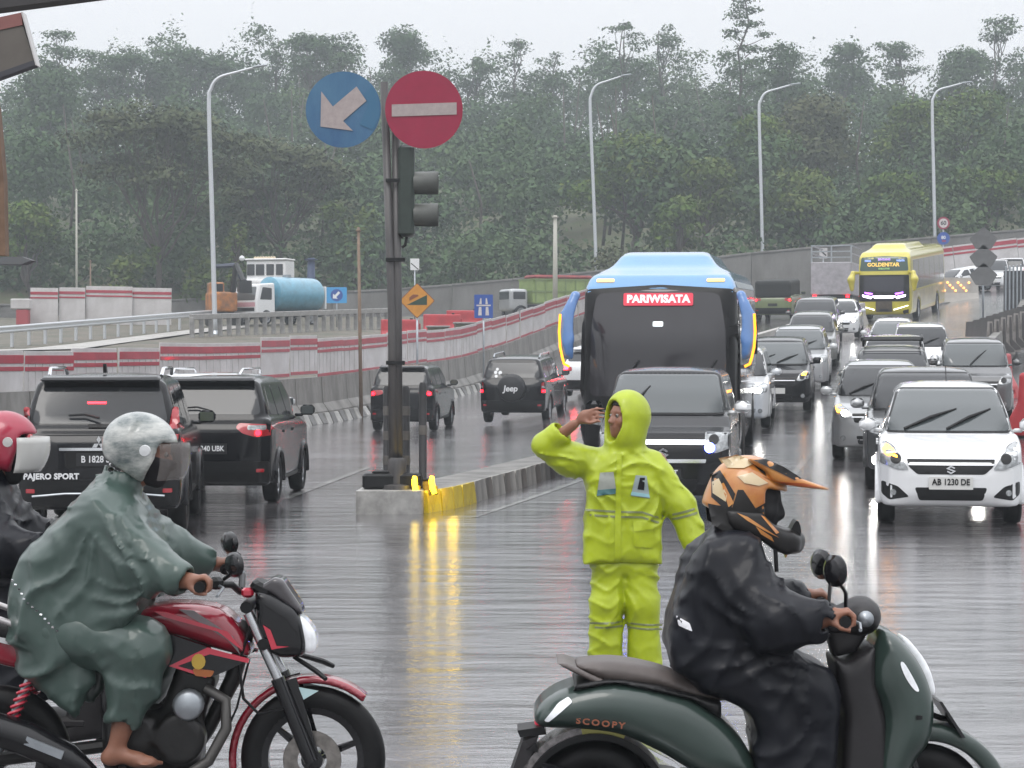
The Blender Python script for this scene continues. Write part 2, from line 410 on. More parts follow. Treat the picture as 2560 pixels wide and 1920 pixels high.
# ---- wet asphalt: tined transverse grooves, a film of rain water
def road_material(name, base, base2):
    m = bpy.data.materials.new(name); m.use_nodes = True; t = m.node_tree; b = t.nodes['Principled BSDF']; L = t.links.new
    tc = t.nodes.new('ShaderNodeTexCoord')
    def noise(sc, scale, det=5, rough=.6):
        mp = t.nodes.new('ShaderNodeMapping'); mp.inputs['Scale'].default_value = sc; L(tc.outputs['Object'], mp.inputs[0])
        n = t.nodes.new('ShaderNodeTexNoise'); n.inputs['Scale'].default_value = scale; n.inputs['Detail'].default_value = det; n.inputs['Roughness'].default_value = rough
        L(mp.outputs[0], n.inputs['Vector']); return n.outputs[0]
    def mr(x, a, b_, c, d):
        r = t.nodes.new('ShaderNodeMapRange'); r.inputs[1].default_value = a; r.inputs[2].default_value = b_; r.inputs[3].default_value = c; r.inputs[4].default_value = d; L(x, r.inputs[0]); return r.outputs[0]
    def math_(op, a, c):
        q = t.nodes.new('ShaderNodeMath'); q.operation = op
        for i, x in enumerate((a, c)):
            if isinstance(x, (int, float)): q.inputs[i].default_value = x
            else: L(x, q.inputs[i])
        return q.outputs[0]
    streak = noise((.16, .70, 1), 1.0, 4, .55)
    groove = noise((2.4, 5.5, 1), 1.0, 3, .5)
    fine = noise((24, 40, 9), 1.0, 3, .6)
    wave = noise((.8, 2.4, 1), 1.0, 4, .55)
    patchn = noise((.20, .30, 1), 1.0, 6, .62)
    cr = t.nodes.new('ShaderNodeValToRGB'); cr.color_ramp.elements[0].position = .35; cr.color_ramp.elements[1].position = .66
    cr.color_ramp.elements[0].color = (*base2, 1); cr.color_ramp.elements[1].color = (*base, 1)
    L(math_('ADD', math_('MULTIPLY', streak, .55), math_('MULTIPLY', patchn, .45)), cr.inputs[0]); L(cr.outputs[0], b.inputs['Base Color'])
    L(mr(math_('ADD', math_('MULTIPLY', streak, .5), math_('MULTIPLY', patchn, .5)), 0.38, .62, .05, .24), b.inputs['Roughness'])
    h = math_('ADD', math_('ADD', math_('ADD', math_('MULTIPLY', groove, .18), math_('MULTIPLY', fine, .20)), math_('MULTIPLY', streak, .9)), math_('MULTIPLY', wave, 1.5))
    bp = t.nodes.new('ShaderNodeBump'); bp.inputs['Strength'].default_value = .85; bp.inputs['Distance'].default_value = .017; L(h, bp.inputs['Height'])
    L(bp.outputs[0], b.inputs['Normal']); b.inputs['IOR'].default_value = 1.45; b.inputs['Specular IOR Level'].default_value = .55
    b.inputs['Coat Weight'].default_value = .9; b.inputs['Coat IOR'].default_value = 1.33; b.inputs['Coat Roughness'].default_value = .09; L(bp.outputs[0], b.inputs['Coat Normal'])
    return m
M_ROAD = road_material('wet_asphalt', (.168, .158, .165), (.062, .058, .062))
M_LINE = road_material('wet_road_paint', (.62, .62, .6), (.30, .30, .29))
M_DIRT = mat('muddy_ground', (.15, .12, .095), .7, var=(.8, .5, (.05, .058, .032)), bump=(3, .6, .08))
M_GRASSY = mat('grassy_ground', (.07, .10, .035), .8, var=(.4, .5, (.10, .085, .05)), bump=(4, .6, .08))
M_PALECONC = mat('pale_concrete', (.46, .44, .41), .45, var=(1.1, .35), bump=(15, .3, .01))
M_OLDCONC = mat('stained_concrete', (.25, .24, .225), .55, var=(1.6, .62, (.075, .07, .062)), bump=(12, .4, .02), stretch=(1, 1, .35))
ys = list(np.arange(-8, 60, 1.0)) + list(np.arange(60, 176, 2.0))
grid_mesh('road', np.concatenate([np.arange(-60, -20, 4.0), np.arange(-20, 30, 1.0), np.arange(30, 82, 4.0)]), ys, G, M_ROAD)
# embankment behind the barrier (left), forest hill beyond
es = np.concatenate([np.arange(0.25, 3, .5), np.arange(3, 14, 1.0), np.arange(14, 90, 5.0)])
Yv = np.arange(20, 178, 3.0); D, YY = np.meshgrid(es, Yv, indexing='ij'); XX = XB(YY) - D
nz_ = np.array([[rng.uniform(-.05, .05) for _ in Yv] for _ in es])
v = np.stack([XX.ravel(), YY.ravel(), (PL(XX, YY) + nz_ * (D > 2)).ravel()], 1); k = len(Yv)
f = [(i * k + j, i * k + k + j, i * k + k + j + 1, i * k + j + 1) for i in range(len(es) - 1) for j in range(k - 1)]
me = bpy.data.meshes.new('embankment'); me.from_pydata(v.tolist(), [], f); tag(new_obj('embankment', me, M_DIRT, None, True), kind='structure')
def HILL(X, Y):
    a = X / np.maximum(Y, 1.0)
    z0 = np.interp(a, [-.25, -.03, .23], [4.6, 5.2, 8.2]); top = np.interp(a, [-.25, -.1, 0, .12, .25], [26, 25.5, 23.5, 24, 25])
    t = np.clip((Y - 152) / 110.0, 0, 1); return z0 + (top - z0) * t ** .85 - np.clip(Y - 265, 0, 300) * .05 + .8 * np.sin(X * .11 + Y * .07)
grid_mesh('hillside', np.arange(-190, 200, 6.0), np.arange(151, 420, 6.0), HILL, M_GRASSY)
grid_mesh('distant_ground', np.arange(-420, 421, 70.0), np.arange(-180, 471, 50.0), lambda X, Y: np.full_like(X, -.6), M_DIRT)
# painted markings, 4 mm above the road
def sheet(name, quads, m):
    """quads on the road, each four (x,y) corners"""
    mb = MB()
    for q in quads:
        q = [Vector((a, b)) for a, b in q]; n = max(1, int(max((q[3] - q[0]).length, (q[2] - q[1]).length) / 1.0))
        for i in range(n):
            l0, l1 = q[0].lerp(q[3], i / n), q[0].lerp(q[3], (i + 1) / n); r0, r1 = q[1].lerp(q[2], i / n), q[1].lerp(q[2], (i + 1) / n)
            mb.add([(p.x, p.y, float(G(p.x, p.y)) + .005) for p in (l0, r0, r1, l1)], [(0, 1, 2, 3)])
    o = mb.build(name, m, None, True); tag(o, kind='structure'); return o
zb = []
for i in range(34):
    x = -9.5 + i * .60
    if -5.2 < x < 6.0: continue
    d = .06 * x
    zb.append([(x, 23.5 + d * .3), (x + .3, 23.5 + d * .3), (x + .3, 25.6 + d * .3), (x, 25.6 + d * .3)])
for z in zb: sheet('zebra_stripe', [z], M_LINE)
sheet('lane_line', [[(4.35, 35.5), (4.47, 35.5), (7.22, 50), (7.10, 50)]], M_LINE)
sheet('lane_line', [[(8.8, 59), (8.92, 59), (10.2, 66), (10.08, 66)]], M_LINE)
sheet('lane_line', [[(-3.2, 31), (-3.08, 31), (-2.5, 40), (-2.62, 40)]], M_LINE)
sheet('edge_line', [[(-.5, 27.4), (-.42, 27.4), (1.36, 36.5), (1.24, 36.5)]], M_LINE)
# ---- concrete barrier with leaning kerb blocks, hoarding panels on top
M_HRED = mat('faded_red_paint', (.42, .03, .055), .4, coat=.2, var=(1.5, .35))
M_HWHITE = mat('grubby_white_sheet', (.60, .58, .58), .4, coat=.15, var=(.9, .3, (.42, .40, .39)), bump=(4, .1, .02))
M_KERBW = mat('kerb_white', (.46, .45, .43), .4, var=(3, .55)); M_KERBB = mat('kerb_dark', (.12, .115, .11), .4, var=(3, .5))
DIRB = Vector((.228, 1, 0)).normalized(); RZB = -math.atan(.228)
bw = thing('concrete_barrier', 'stained concrete barrier with leaning kerb blocks at its foot, under the red and white hoarding', 'barrier', (XB(64), 64, 0))
Y = 38.0; seg = None
M_SEAM = M_OLDCONC
i = 0
while Y < 124:
    Ln = 2.4; y1 = Y + Ln * DIRB.y; yc = (Y + y1) / 2; g = float(G(XB(yc), yc)); sl_ = (float(G(XB(y1), y1)) - float(G(XB(Y), Y))) / Ln
    if seg is None:
        seg = MB().prism([(-.38, 0), (.38, 0), (.36, .32), (.20, .55), (.15, 1.28), (-.15, 1.28), (-.2, .55), (-.36, .32)], (0, 0, 0), 2.36, 'xz').build('barrier_segment', M_OLDCONC, bw)
        kb = MB().box((0, 0, .14), (.10, .40, .36), (0, R(-28), 0), .02).build('kerb_block', M_KERBW, bw)
        kb2 = MB().box((0, 0, .14), (.10, .40, .36), (0, R(-28), 0), .02).build('kerb_block', M_KERBB, bw)
        o = seg; base = [kb, kb2]
    else: o = seg.copy(); COL.objects.link(o)
    o.location = (XB(yc) - XB(64) - .1, yc - 64, g); o.rotation_euler = (math.atan(sl_), 0, RZB + rng.uniform(-.01, .01))
    if Y < 85:
        for q in range(5):
            t = Y + (q + .5) * .48 * DIRB.y
            for bb in ([base[0]] if (q + i) % 2 else [base[1]]):
                c = bb.copy(); COL.objects.link(c)
                c.location = (XB(t) - XB(64) + .42, t - 64, float(G(XB(t), t)) - .02); c.rotation_euler = (0, rng.uniform(-.1, .1), RZB)
    Y = y1; i += 1
for b_ in base: bpy.data.objects.remove(b_)
hd = thing('hoarding', 'long white hoarding with red stripes standing on the concrete barrier on the left', 'hoarding', (XB(64), 64, 0))
def panel_mesh(w_, h, ribs, seed):
    r_ = random.Random(seed); mb = MB(); mb.box((0, 0, h / 2), (.035, w_ - .02, h), None, .005)
    if ribs:
        n = ribs
        for q in range(n): mb.box((.024, -w_ / 2 + (q + .5) * w_ / n, h * .40), (.016, .022, h * .74), None, .003)
    return mb.mesh('panel')
pm = [panel_mesh(2.36, 1.1, r_, k) for k, r_ in enumerate((0, 0, 7, 5))]
sm1 = MB().box((0, 0, 0), (.014, 2.34, .17), None, .003).mesh('stripe'); sm2 = MB().box((0, 0, 0), (.014, 2.34, .085), None, .003).mesh('stripe')
Y = 38.0
for j in range(36):
    y1 = Y + 2.4 * DIRB.y; yc = (Y + y1) / 2; g = float(G(XB(yc), yc)); sl_ = (float(G(XB(y1), y1)) - float(G(XB(Y), Y))) / 2.4
    dz = np.interp(yc, [40, 58, 62, 120], [-.32, -.16, 0, 0]) + rng.uniform(-.03, .03) + (.10 if 51 < yc < 63 else 0)
    p = new_obj('panel', pm[rng.choice([0, 1, 2, 2, 3, 3]) if yc < 66 else rng.choice([0, 1, 0, 3])], M_HWHITE, hd)
    p.location = (XB(yc) - XB(64) - .1 + rng.uniform(-.02, .02), yc - 64, g + 1.27 + dz); p.rotation_euler = (math.atan(sl_), rng.uniform(-.02, .02), RZB + rng.uniform(-.012, .012))
    for z_, mm in ((.93, sm1), (.74, sm2), (.06, sm2)):
        s_ = new_obj('stripe', mm, M_HRED, p); s_.location = (.026, 0, z_)
    Y = y1
for o_ in hd.children_recursive: pass
# ---- retaining wall at the foot of the hill
M_WALL = mat('grey_retaining_wall', (.20, .195, .185), .6, var=(.7, .5, (.10, .095, .085)), bump=(3, .3, .03), stretch=(1, 1, .4))
rw = thing('retaining_wall', 'long grey concrete retaining wall below the wooded hill', 'wall', (0, 150, 0))
WTX = [200, 985, 1150, 1490, 1898, 2560, 3200]; WTY = [765, 727, 714, 683, 634, 578, 520]
wtop = lambda x: CAM_H + (HOR - float(np.interp(x / 150 * FPX + 1280, WTX, WTY))) / FPX * 150
for j in range(-9, 20):
    x = j * 4.0; xm = x + 2; zb_ = float(min(G(xm, 150), PL(xm, 150) if xm < XB(150) else 99)) - 1.2; z0, z1 = wtop(x), wtop(x + 4)
    o = MB().prism([(-1.985, zb_), (1.985, zb_), (1.985, z1), (-1.985, z0)], (0, 0, 0), .5, 'xz').build('wall_panel', M_WALL, rw); o.location = (xm, 0, 0)
    c = MB().box((0, 0, 0), (4.0, .62, .14), None, .02).build('coping', M_WALL, rw); c.location = (xm, -.02, (z0 + z1) / 2 + .075); c.rotation_euler = (0, -math.atan((z1 - z0) / 4), 0)
# ---- low dividing wall between the carriageways
dw = thing('dividing_wall', 'low concrete wall dividing the two carriageways beside the blue bus', 'wall', (8.3, 75, 0))
for j in range(12):
    y0 = 66 + j * 3.0; x0 = 8.3 + .284 * (y0 - 75); yc = y0 + 1.5; xc = 8.3 + .284 * (yc - 75); g = float(G(xc, yc))
    s_ = (float(G(xc + .4, y0 + 3)) - float(G(xc - .4, y0))) / 3.12
    o = MB().prism([(-.3, -.1), (.3, -.1), (.15, .4), (.11, .95), (-.11, .95), (-.15, .4)], (0, 0, 0), 3.08, 'xz').build('wall_segment', M_PALECONC, dw)
    o.location = (xc - 8.3, yc - 75, g); o.rotation_euler = (math.atan(s_), 0, -math.atan(.284))
# ---- haze: rain-filled air
hz = MB().box((0, 150, 28.0), (900, 700, 60)).build('haze', None); hz.data.materials.clear()
mh = bpy.data.materials.new('rain_haze'); mh.use_nodes = True; mh.node_tree.nodes.clear()
pv = mh.node_tree.nodes.new('ShaderNodeVolumePrincipled'); ov = mh.node_tree.nodes.new('ShaderNodeOutputMaterial')
pv.inputs['Color'].default_value = (.88, .95, 1, 1); pv.inputs['Density'].default_value = .00115; pv.inputs['Anisotropy'].default_value = .2
mh.node_tree.links.new(pv.outputs[0], ov.inputs['Volume']); hz.data.materials.append(mh); tag(hz, kind='stuff'); hz.display_type = 'WIRE'
# ================================================================== TREES
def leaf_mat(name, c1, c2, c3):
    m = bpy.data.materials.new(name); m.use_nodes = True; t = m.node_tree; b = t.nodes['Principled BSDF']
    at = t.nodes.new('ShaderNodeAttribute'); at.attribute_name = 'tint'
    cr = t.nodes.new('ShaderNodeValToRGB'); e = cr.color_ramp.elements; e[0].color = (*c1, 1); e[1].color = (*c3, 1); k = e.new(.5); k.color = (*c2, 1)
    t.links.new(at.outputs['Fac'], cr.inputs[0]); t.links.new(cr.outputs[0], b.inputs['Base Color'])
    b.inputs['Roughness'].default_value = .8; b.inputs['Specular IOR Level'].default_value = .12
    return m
LEAF_NEAR = leaf_mat('bright_leaves', (.036, .066, .016), (.074, .128, .026), (.140, .175, .044))
LEAF_FAR = leaf_mat('dull_leaves', (.042, .076, .034), (.064, .112, .048), (.092, .138, .060))
LEAF_BRN = leaf_mat('olive_brown_leaves', (.044, .060, .030), (.072, .090, .042), (.110, .115, .060))
LEAF_YNG = leaf_mat('fresh_leaves', (.05, .085, .02), (.085, .13, .03), (.15, .175, .055))
M_BARK = mat('bark', (.085, .070, .058), .8, var=(2, .4), bump=(6, .5, .03))
M_BARKP = mat('pale_bark', (.27, .24, .20), .7, var=(2, .4))
nr = np.random.default_rng(11)
def leaf_cloud(lobes, dens, size, tintsd=.16, flat=0.0):
    """lobes: (cx,cy,cz,rx,ry,rz,tint) -> vertices, quads, tint"""
    C = []; T = []; Nn = []
    for cx, cy, cz, rx, ry, rz, tn in lobes:
        A = (rx * ry + ry * rz + rx * rz) * 4.2; n = max(12, int(A * dens))
        d = nr.normal(size=(n, 3)); d /= np.linalg.norm(d, axis=1)[:, None]; d[:, 2] = np.where((d[:, 2] < -.3) & (nr.random(n) < .6), -d[:, 2], d[:, 2])
        r = nr.random(n) ** .35 * (1 + .14 * np.sin(d[:, 0] * 6 + cx) * np.sin(d[:, 1] * 5 + cy) + .1 * nr.normal(size=n))
        C.append(np.array([cx, cy, cz]) + d * r[:, None] * np.array([rx, ry, rz])); Nn.append(d)
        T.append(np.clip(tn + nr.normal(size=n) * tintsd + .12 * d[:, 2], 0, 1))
    C = np.concatenate(C); T = np.concatenate(T); Nn = np.concatenate(Nn); n = len(C)
    a = Nn + nr.normal(size=(n, 3)) * .8; a[:, 2] += .3 + flat; a /= np.linalg.norm(a, axis=1)[:, None]
    u = np.cross(a, nr.normal(size=(n, 3))); u /= np.maximum(np.linalg.norm(u, axis=1)[:, None], 1e-6); v = np.cross(a, u)
    s = (size * (.6 + .8 * nr.random(n)))[:, None]
    Vt = np.stack([C + u * s * .62, C + v * s * .34 - a * s * .08, C - u * s * .62, C - v * s * .34 - a * s * .08], 1).reshape(-1, 3)
    F = np.arange(4 * n).reshape(n, 4); return Vt, F, np.repeat(T, 4)
def leaf_mesh(name, V, F, T):
    me = bpy.data.meshes.new(name); n = len(V); k = len(F)
    me.vertices.add(n); me.vertices.foreach_set('co', V.astype(np.float32).ravel()); me.loops.add(4 * k); me.polygons.add(k)
    me.loops.foreach_set('vertex_index', F.astype(np.int32).ravel()); me.polygons.foreach_set('loop_start', np.arange(0, 4 * k, 4, dtype=np.int32))
    me.update(calc_edges=True); a = me.attributes.new('tint', 'FLOAT', 'POINT'); a.data.foreach_set('value', T.astype(np.float32)); return me
def limb(mb, a, b, r0, r1, sag=.0, n=5, seed=0):
    r_ = random.Random(seed); a, b = Vector(a), Vector(b); L = (b - a).length; pts = []
    for i in range(n + 1):
        t = i / n; p = a.lerp(b, t); w_ = math.sin(t * math.pi) * L * .06
        p += Vector((r_.uniform(-1, 1) * w_, r_.uniform(-1, 1) * w_, sag * math.sin(t * math.pi) * L)); pts.append(p)
    mb.tube(pts, [r0 + (r1 - r0) * i / n for i in range(n + 1)], 6); return pts
def tree(kind, px, top, Y, wpx, label, leaf, ground=None, base_py=None, bark=None, seed=0, tint=.5, dens=None):
    r_ = random.Random(seed * 31 + int(px)); s = FPX / Y; tp = P(px, top, Y); X = tp.x
    g = float(HILL(X, Y)) if Y > 152 else float(PL(X, Y)) if X < XB(Y) else float(G(X, Y))
    if ground is not None: g = ground
    H = tp.z - g; W = wpx / s / 2; root = thing('tree', label, 'tree', (X, Y, g))
    mb = MB(); lobes = []; U = r_.uniform
    if kind == 'dense':
        cb = H * .42; tr = limb(mb, (0, 0, -.5), (U(-.3, .3), 0, H * .75), .035 * H ** .8 + .08, .06, n=6, seed=seed)
        for k in range(16):
            a = U(0, 6.28); q = U(.15, .72) ** .7; h = U(0, 1); wz = cb + (H - cb) * (.12 + .72 * h); rad = W * (1.0 - .55 * h) * q
            c = (math.cos(a) * rad, math.sin(a) * rad * .8, wz); R_ = W * U(.30, .46); lobes.append((*c, R_, R_, min(R_ * .8, H - wz), tint + U(-.22, .22)))
            if k % 2 == 0: limb(mb, (0, 0, H * U(.2, .5)), c, .11, .03, seed=seed + k)
        lobes.append((0, 0, H - W * .34, W * .5, W * .5, W * .36, tint + .1)); flat = .2; dn = dens or 10.0; ls = .30
    elif kind == 'umbrella':
        fork = H * .28; limb(mb, (0, 0, -.5), (0, 0, fork), .26, .2, n=4, seed=seed)
        for k in range(15):
            a = 6.28 * k / 15 + U(-.2, .2); q = U(.35, 1.0); c = (math.cos(a) * W * q, math.sin(a) * W * q * .8, H * (1.0 - .26 * q * q) - U(.3, 1.6))
            p = limb(mb, (0, 0, fork + U(-.8, .5)), c, .095, .02, seed=seed + k, sag=-.04, n=6)
            for m_ in range(4):
                e = (c[0] + U(-1, 1) * W * .25, c[1] + U(-1, 1) * W * .2, c[2] + (U(-.1, .9) if m_ < 3 else U(-3.4, -1.2))); limb(mb, p[3 + m_ % 2], e, .04, .012, seed=seed + k * 7 + m_, n=3)
                lobes.append((*e, W * U(.24, .42), W * U(.24, .42), U(.45, 1.1), tint + U(-.25, .2)))
        flat = .8; dn = dens or 6.0; ls = .3
    elif kind == 'feathery':
        limb(mb, (0, 0, -.5), (U(-.5, .5), 0, H * .96), .2, .05, n=7, seed=seed)
        for k in range(26):
            h = U(.40, 1.0); a = U(0, 6.28); q = U(.25, 1.0) * (1.15 - .55 * abs(h - .72) / .4 if h < .98 else .4)
            c = (math.cos(a) * W * q, math.sin(a) * W * q, H * h - U(0, .5)); limb(mb, (0, 0, H * max(.2, h - .2)), c, .06, .015, seed=seed + k, sag=.03)
            lobes.append((*c, W * U(.26, .5), W * U(.26, .5), U(.3, .8), tint + U(-.25, .2)))
            lobes.append((c[0] * .6 + U(-.5, .5), c[1] * .6, c[2] - U(.1, .6), W * U(.2, .36), W * U(.2, .36), U(.25, .6), tint + U(-.25, .2)))
        flat = .9; dn = dens or 6.5; ls = .27
    elif kind == 'tiered':
        limb(mb, (0, 0, -.5), (0, 0, H * .99), .24, .05, n=8, seed=seed)
        for k in range(30):
            h = .36 + .64 * k / 29; a = k * 2.4; q = U(.35, 1.0) * (1.02 - .7 * max(0, (h - .6) / .4) ** 1.4)
            c = (math.cos(a) * W * q, math.sin(a) * W * q, H * h - .15); limb(mb, (0, 0, H * h - .5 - q), c, .05, .012, seed=seed + k, n=3)
            for m_ in range(2): lobes.append((c[0] * U(.55, 1.05) + U(-.3, .3), c[1] * U(.55, 1.05), c[2] + U(-.25, .2), W * U(.2, .36), W * U(.2, .36), U(.25, .55), tint + U(-.25, .2)))
        flat = .9; dn = dens or 7.5; ls = .26
    elif kind == 'bush':
        limb(mb, (0, 0, -.3), (0, 0, H * .6), .10, .03, n=3, seed=seed)
        for k in range(11):
            a = U(0, 6.28); q = U(.1, .75); c = (math.cos(a) * W * q, math.sin(a) * W * q * .8, H * U(.22, .74)); R_ = W * U(.3, .46); lobes.append((*c, R_, R_, min(R_, H * .3), tint + U(-.2, .25)))
        flat = .1; dn = dens or 8; ls = .3
    V, F, T = leaf_cloud(lobes, dn, ls, flat=flat)
    new_obj('crown', leaf_mesh('crown', V, F, T), leaf, root); mb.build('trunk', bark or M_BARK, root, True)
    return root
# ---- the wood on the hill: reads as one mass
lob = []
for i in range(330):
    Yw = 158 + 112 * nr.random() ** .9; a = nr.uniform(-.265, .265); X = a * Yw; z = float(HILL(np.float64(X), np.float64(Yw)))
    hgt = nr.uniform(4.5, 10.5) if Yw < 250 else nr.uniform(9, 16); r0 = nr.uniform(2.0, 3.8); tn = .5 + .22 * math.sin(X * .09) * math.cos(Yw * .05) + nr.normal() * .15
    lob.append((X, Yw, z + hgt * .5, r0 * .8, r0 * .7, hgt * .5, tn - .05))
    for k in range(4):
        q = nr.uniform(0, 6.28); lob.append((X + math.cos(q) * r0 * .8, Yw - abs(math.sin(q)) * r0 * .7, z + hgt * nr.uniform(.45, .9), r0 * nr.uniform(.45, .75), r0 * .5, r0 * nr.uniform(.35, .6), tn + nr.normal() * .15))
for i in range(110):                                # undergrowth at the foot of the hill
    a = nr.uniform(-.26, .26); Yw = nr.uniform(152, 162); X = a * Yw; z = float(HILL(np.float64(X), np.float64(Yw))); r0 = nr.uniform(1.2, 2.6)
    lob.append((X, Yw, z + r0 * .8, r0, r0 * .8, r0 * nr.uniform(.9, 1.7), nr.uniform(.35, .8)))
V_, F_, T_ = leaf_cloud(lob, 4.6, .36, .09, flat=.1)
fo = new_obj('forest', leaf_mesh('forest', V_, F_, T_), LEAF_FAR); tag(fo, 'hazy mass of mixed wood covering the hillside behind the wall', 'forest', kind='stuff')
mb = MB()
for i in range(36):
    Yw = nr.uniform(156, 250); X = nr.uniform(-.25, .25) * Yw; z = float(HILL(np.float64(X), np.float64(Yw)))
    mb.tube([(X, Yw - 2.5, z - .3), (X + nr.uniform(-.6, .6), Yw - 2.8, z + 5), (X + nr.uniform(-1.2, 1.2), Yw - 3, z + nr.uniform(8, 12))], [.14, .1, .04], 5)
tag(mb.build('forest_trunks', M_BARK, None, True), 'pale thin trunks scattered through the hillside wood', 'forest', kind='stuff')
# ---- trees that can be told apart
N_, F2 = LEAF_NEAR, LEAF_FAR
TL = [('umbrella', 395, 268, 150, 420, 'wide flat-topped tree with fanned bare limbs behind the left street lamp', LEAF_BRN, .45),
 ('umbrella', 700, 345, 158, 300, 'thin brownish umbrella tree left of the blue arrow sign', LEAF_BRN, .5),
 ('umbrella', 325, 128, 236, 230, 'flat-crowned skyline tree just left of the left street lamp', F2, .35),
 ('umbrella', 485, 130, 246, 210, 'flat-crowned skyline tree at the arm of the left street lamp', F2, .35),
 ('feathery', 150, 78, 226, 190, 'sparse tall tree on the skyline beside the red gable', F2, .4),
 ('feathery', 690, 84, 242, 130, 'airy skyline tree right of the left street lamp arm', F2, .4),
 ('umbrella', 800, 74, 238, 190, 'spreading skyline tree above the blue arrow disc', F2, .35),
 ('dense', 1008, 66, 240, 190, 'dense round skyline tree above the red no entry disc', F2, .3),
 ('feathery', 1190, 140, 246, 110, 'small ragged skyline tree right of the red disc', F2, .45),
 ('feathery', 1285, 82, 250, 130, 'slim feathery skyline tree left of the second street lamp', F2, .4),
 ('feathery', 1390, 128, 244, 120, 'low broken skyline tree beside the second street lamp', F2, .45),
 ('feathery', 1560, 56, 232, 150, 'first of two airy-topped skyline trees right of the second lamp', F2, .4),
 ('feathery', 1655, 60, 238, 120, 'airy-topped skyline tree just left of the tallest tree', F2, .4),
 ('tiered', 1862, -12, 205, 200, 'tallest tree, open tiers of foliage above the third street lamp', F2, .35),
 ('dense', 1960, 104, 215, 190, 'dark dense tree right below the tallest tree', F2, .25),
 ('dense', 2110, 104, 238, 170, 'dark rounded skyline tree left of the fourth lamp arm', F2, .3),
 ('feathery', 2250, 100, 246, 150, 'ragged skyline tree above the fourth street lamp', F2, .4),
 ('dense', 2400, 118, 228, 230, 'broad skyline tree right of the fourth street lamp', F2, .4),
 ('feathery', 2500, 42, 236, 170, 'tall open skyline tree at the right edge', F2, .4),
 ('dense', 1590, 330, 161, 330, 'green bushy tree right of the second street lamp above the blue bus', N_, .5),
 ('dense', 1760, 395, 157, 260, 'lower bright green tree between the second and third lamps', LEAF_YNG, .4),
 ('dense', 1905, 285, 168, 240, 'green rounded tree behind the third street lamp', N_, .55),
 ('dense', 2050, 235, 172, 330, 'large olive-brown rounded tree between third and fourth lamps', LEAF_BRN, .6),
 ('dense', 2010, 425, 157, 280, 'low bright leafy tree above the yellow bus', LEAF_YNG, .4),
 ('dense', 2240, 430, 157, 260, 'dark leafy tree just left of the fourth lamp post', N_, .4),
 ('dense', 2290, 250, 176, 280, 'tall green tree behind the fourth street lamp', N_, .45),
 ('dense', 2420, 225, 180, 300, 'large dense tree right of the fourth lamp post', N_, .45),
 ('dense', 2470, 420, 158, 260, 'low dense tree above the round speed sign', N_, .4),
 ('dense', 1700, 500, 155, 190, 'small dark tree on the wall right of the second lamp', N_, .4),
 ('bush', 1560, 590, 153, 260, 'low drooping bush on the wall above the blue bus', LEAF_BRN, .4),
 ('bush', 1340, 565, 153, 200, 'green thicket on the wall left of the second lamp', F2, .6),
 ('bush', 1190, 560, 153, 200, 'round thicket on the wall right of the yellow diamond sign', F2, .65),
 ('bush', 880, 430, 155, 150, 'bright green bush left of the traffic light head', LEAF_YNG, .4),
 ('dense', 1290, 420, 175, 260, 'hazy green tree left of the second street lamp post', F2, .65),
 ('bush', 330, 560, 149, 170, 'bright bush behind the white hoarding on the left', LEAF_YNG, .35),
 ('dense', 70, 500, 150, 230, 'leafy green tree at the left edge behind the column', N_, .5),
 ('bush', 500, 600, 150, 150, 'leafy bush behind the left street lamp post', LEAF_YNG, .3),
 ('feathery', 590, 560, 148, 60, 'thin yellowish sapling right of the left street lamp', LEAF_YNG, .6),
 ('dense', 110, 165, 205, 260, 'dark leafy tree below the red gable', F2, .3)]
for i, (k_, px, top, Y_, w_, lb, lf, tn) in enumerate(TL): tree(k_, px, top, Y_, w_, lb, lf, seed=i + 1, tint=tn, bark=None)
# ================================================================== VEHICLES
def paint(name, col, rough=.28, metal=0.0, dirt=.15): return mat(name, col, rough, metal, coat=1.0 if max(col) > .05 else .45, spec=.5 if max(col) > .05 else .15, var=(2.5, dirt), bump=(70, .05, .003))
PT_BLACK = paint('black_car_paint', (.005, .005, .007), .2); PT_WHITE = paint('white_car_paint', (.74, .75, .76), .35, dirt=.06)
PT_SILVER = paint('silver_car_paint', (.40, .41, .42), .32, .35); PT_GREY = paint('dark_grey_car_paint', (.055, .057, .06), .32, .3)
PT_GREYM = paint('dull_grey_car_paint', (.11, .112, .115), .35, .2); PT_MID = paint('grey_green_car_paint', (.19, .195, .185), .32, .3)
PT_JEEP = paint('army_green_paint', (.16, .20, .085), .45); PT_BLUE = paint('sky_blue_bus_paint', (.10, .285, .54), .28, dirt=.1)
PT_DBLUE = paint('mid_blue_paint', (.075, .20, .48), .3); PT_YEL = paint('yellow_bus_paint', (.58, .50, .035), .3, dirt=.15)
PT_TANK = paint('pale_blue_tank_paint', (.10, .34, .48), .35, dirt=.35)
M_CANVAS = mat('dark_canvas', (.015, .016, .015), .8)
def stroke(pts, w):
    n = len(pts); L = []; Rr = []
    for i in range(n):
        p = Vector(pts[i]); a = (p - Vector(pts[i - 1])).normalized() if i else None; b = (Vector(pts[i + 1]) - p).normalized() if i < n - 1 else None
        d = a if b is None else b if a is None else (a + b).normalized(); nn = Vector((-d.y, d.x)); k = 1.0
        if a is not None and b is not None: k = 1 / max(.45, nn.dot(Vector((-a.y, a.x))))
        L.append(tuple(p + nn * w / 2 * k)); Rr.append(tuple(p - nn * w / 2 * k))
    return L + Rr[::-1]
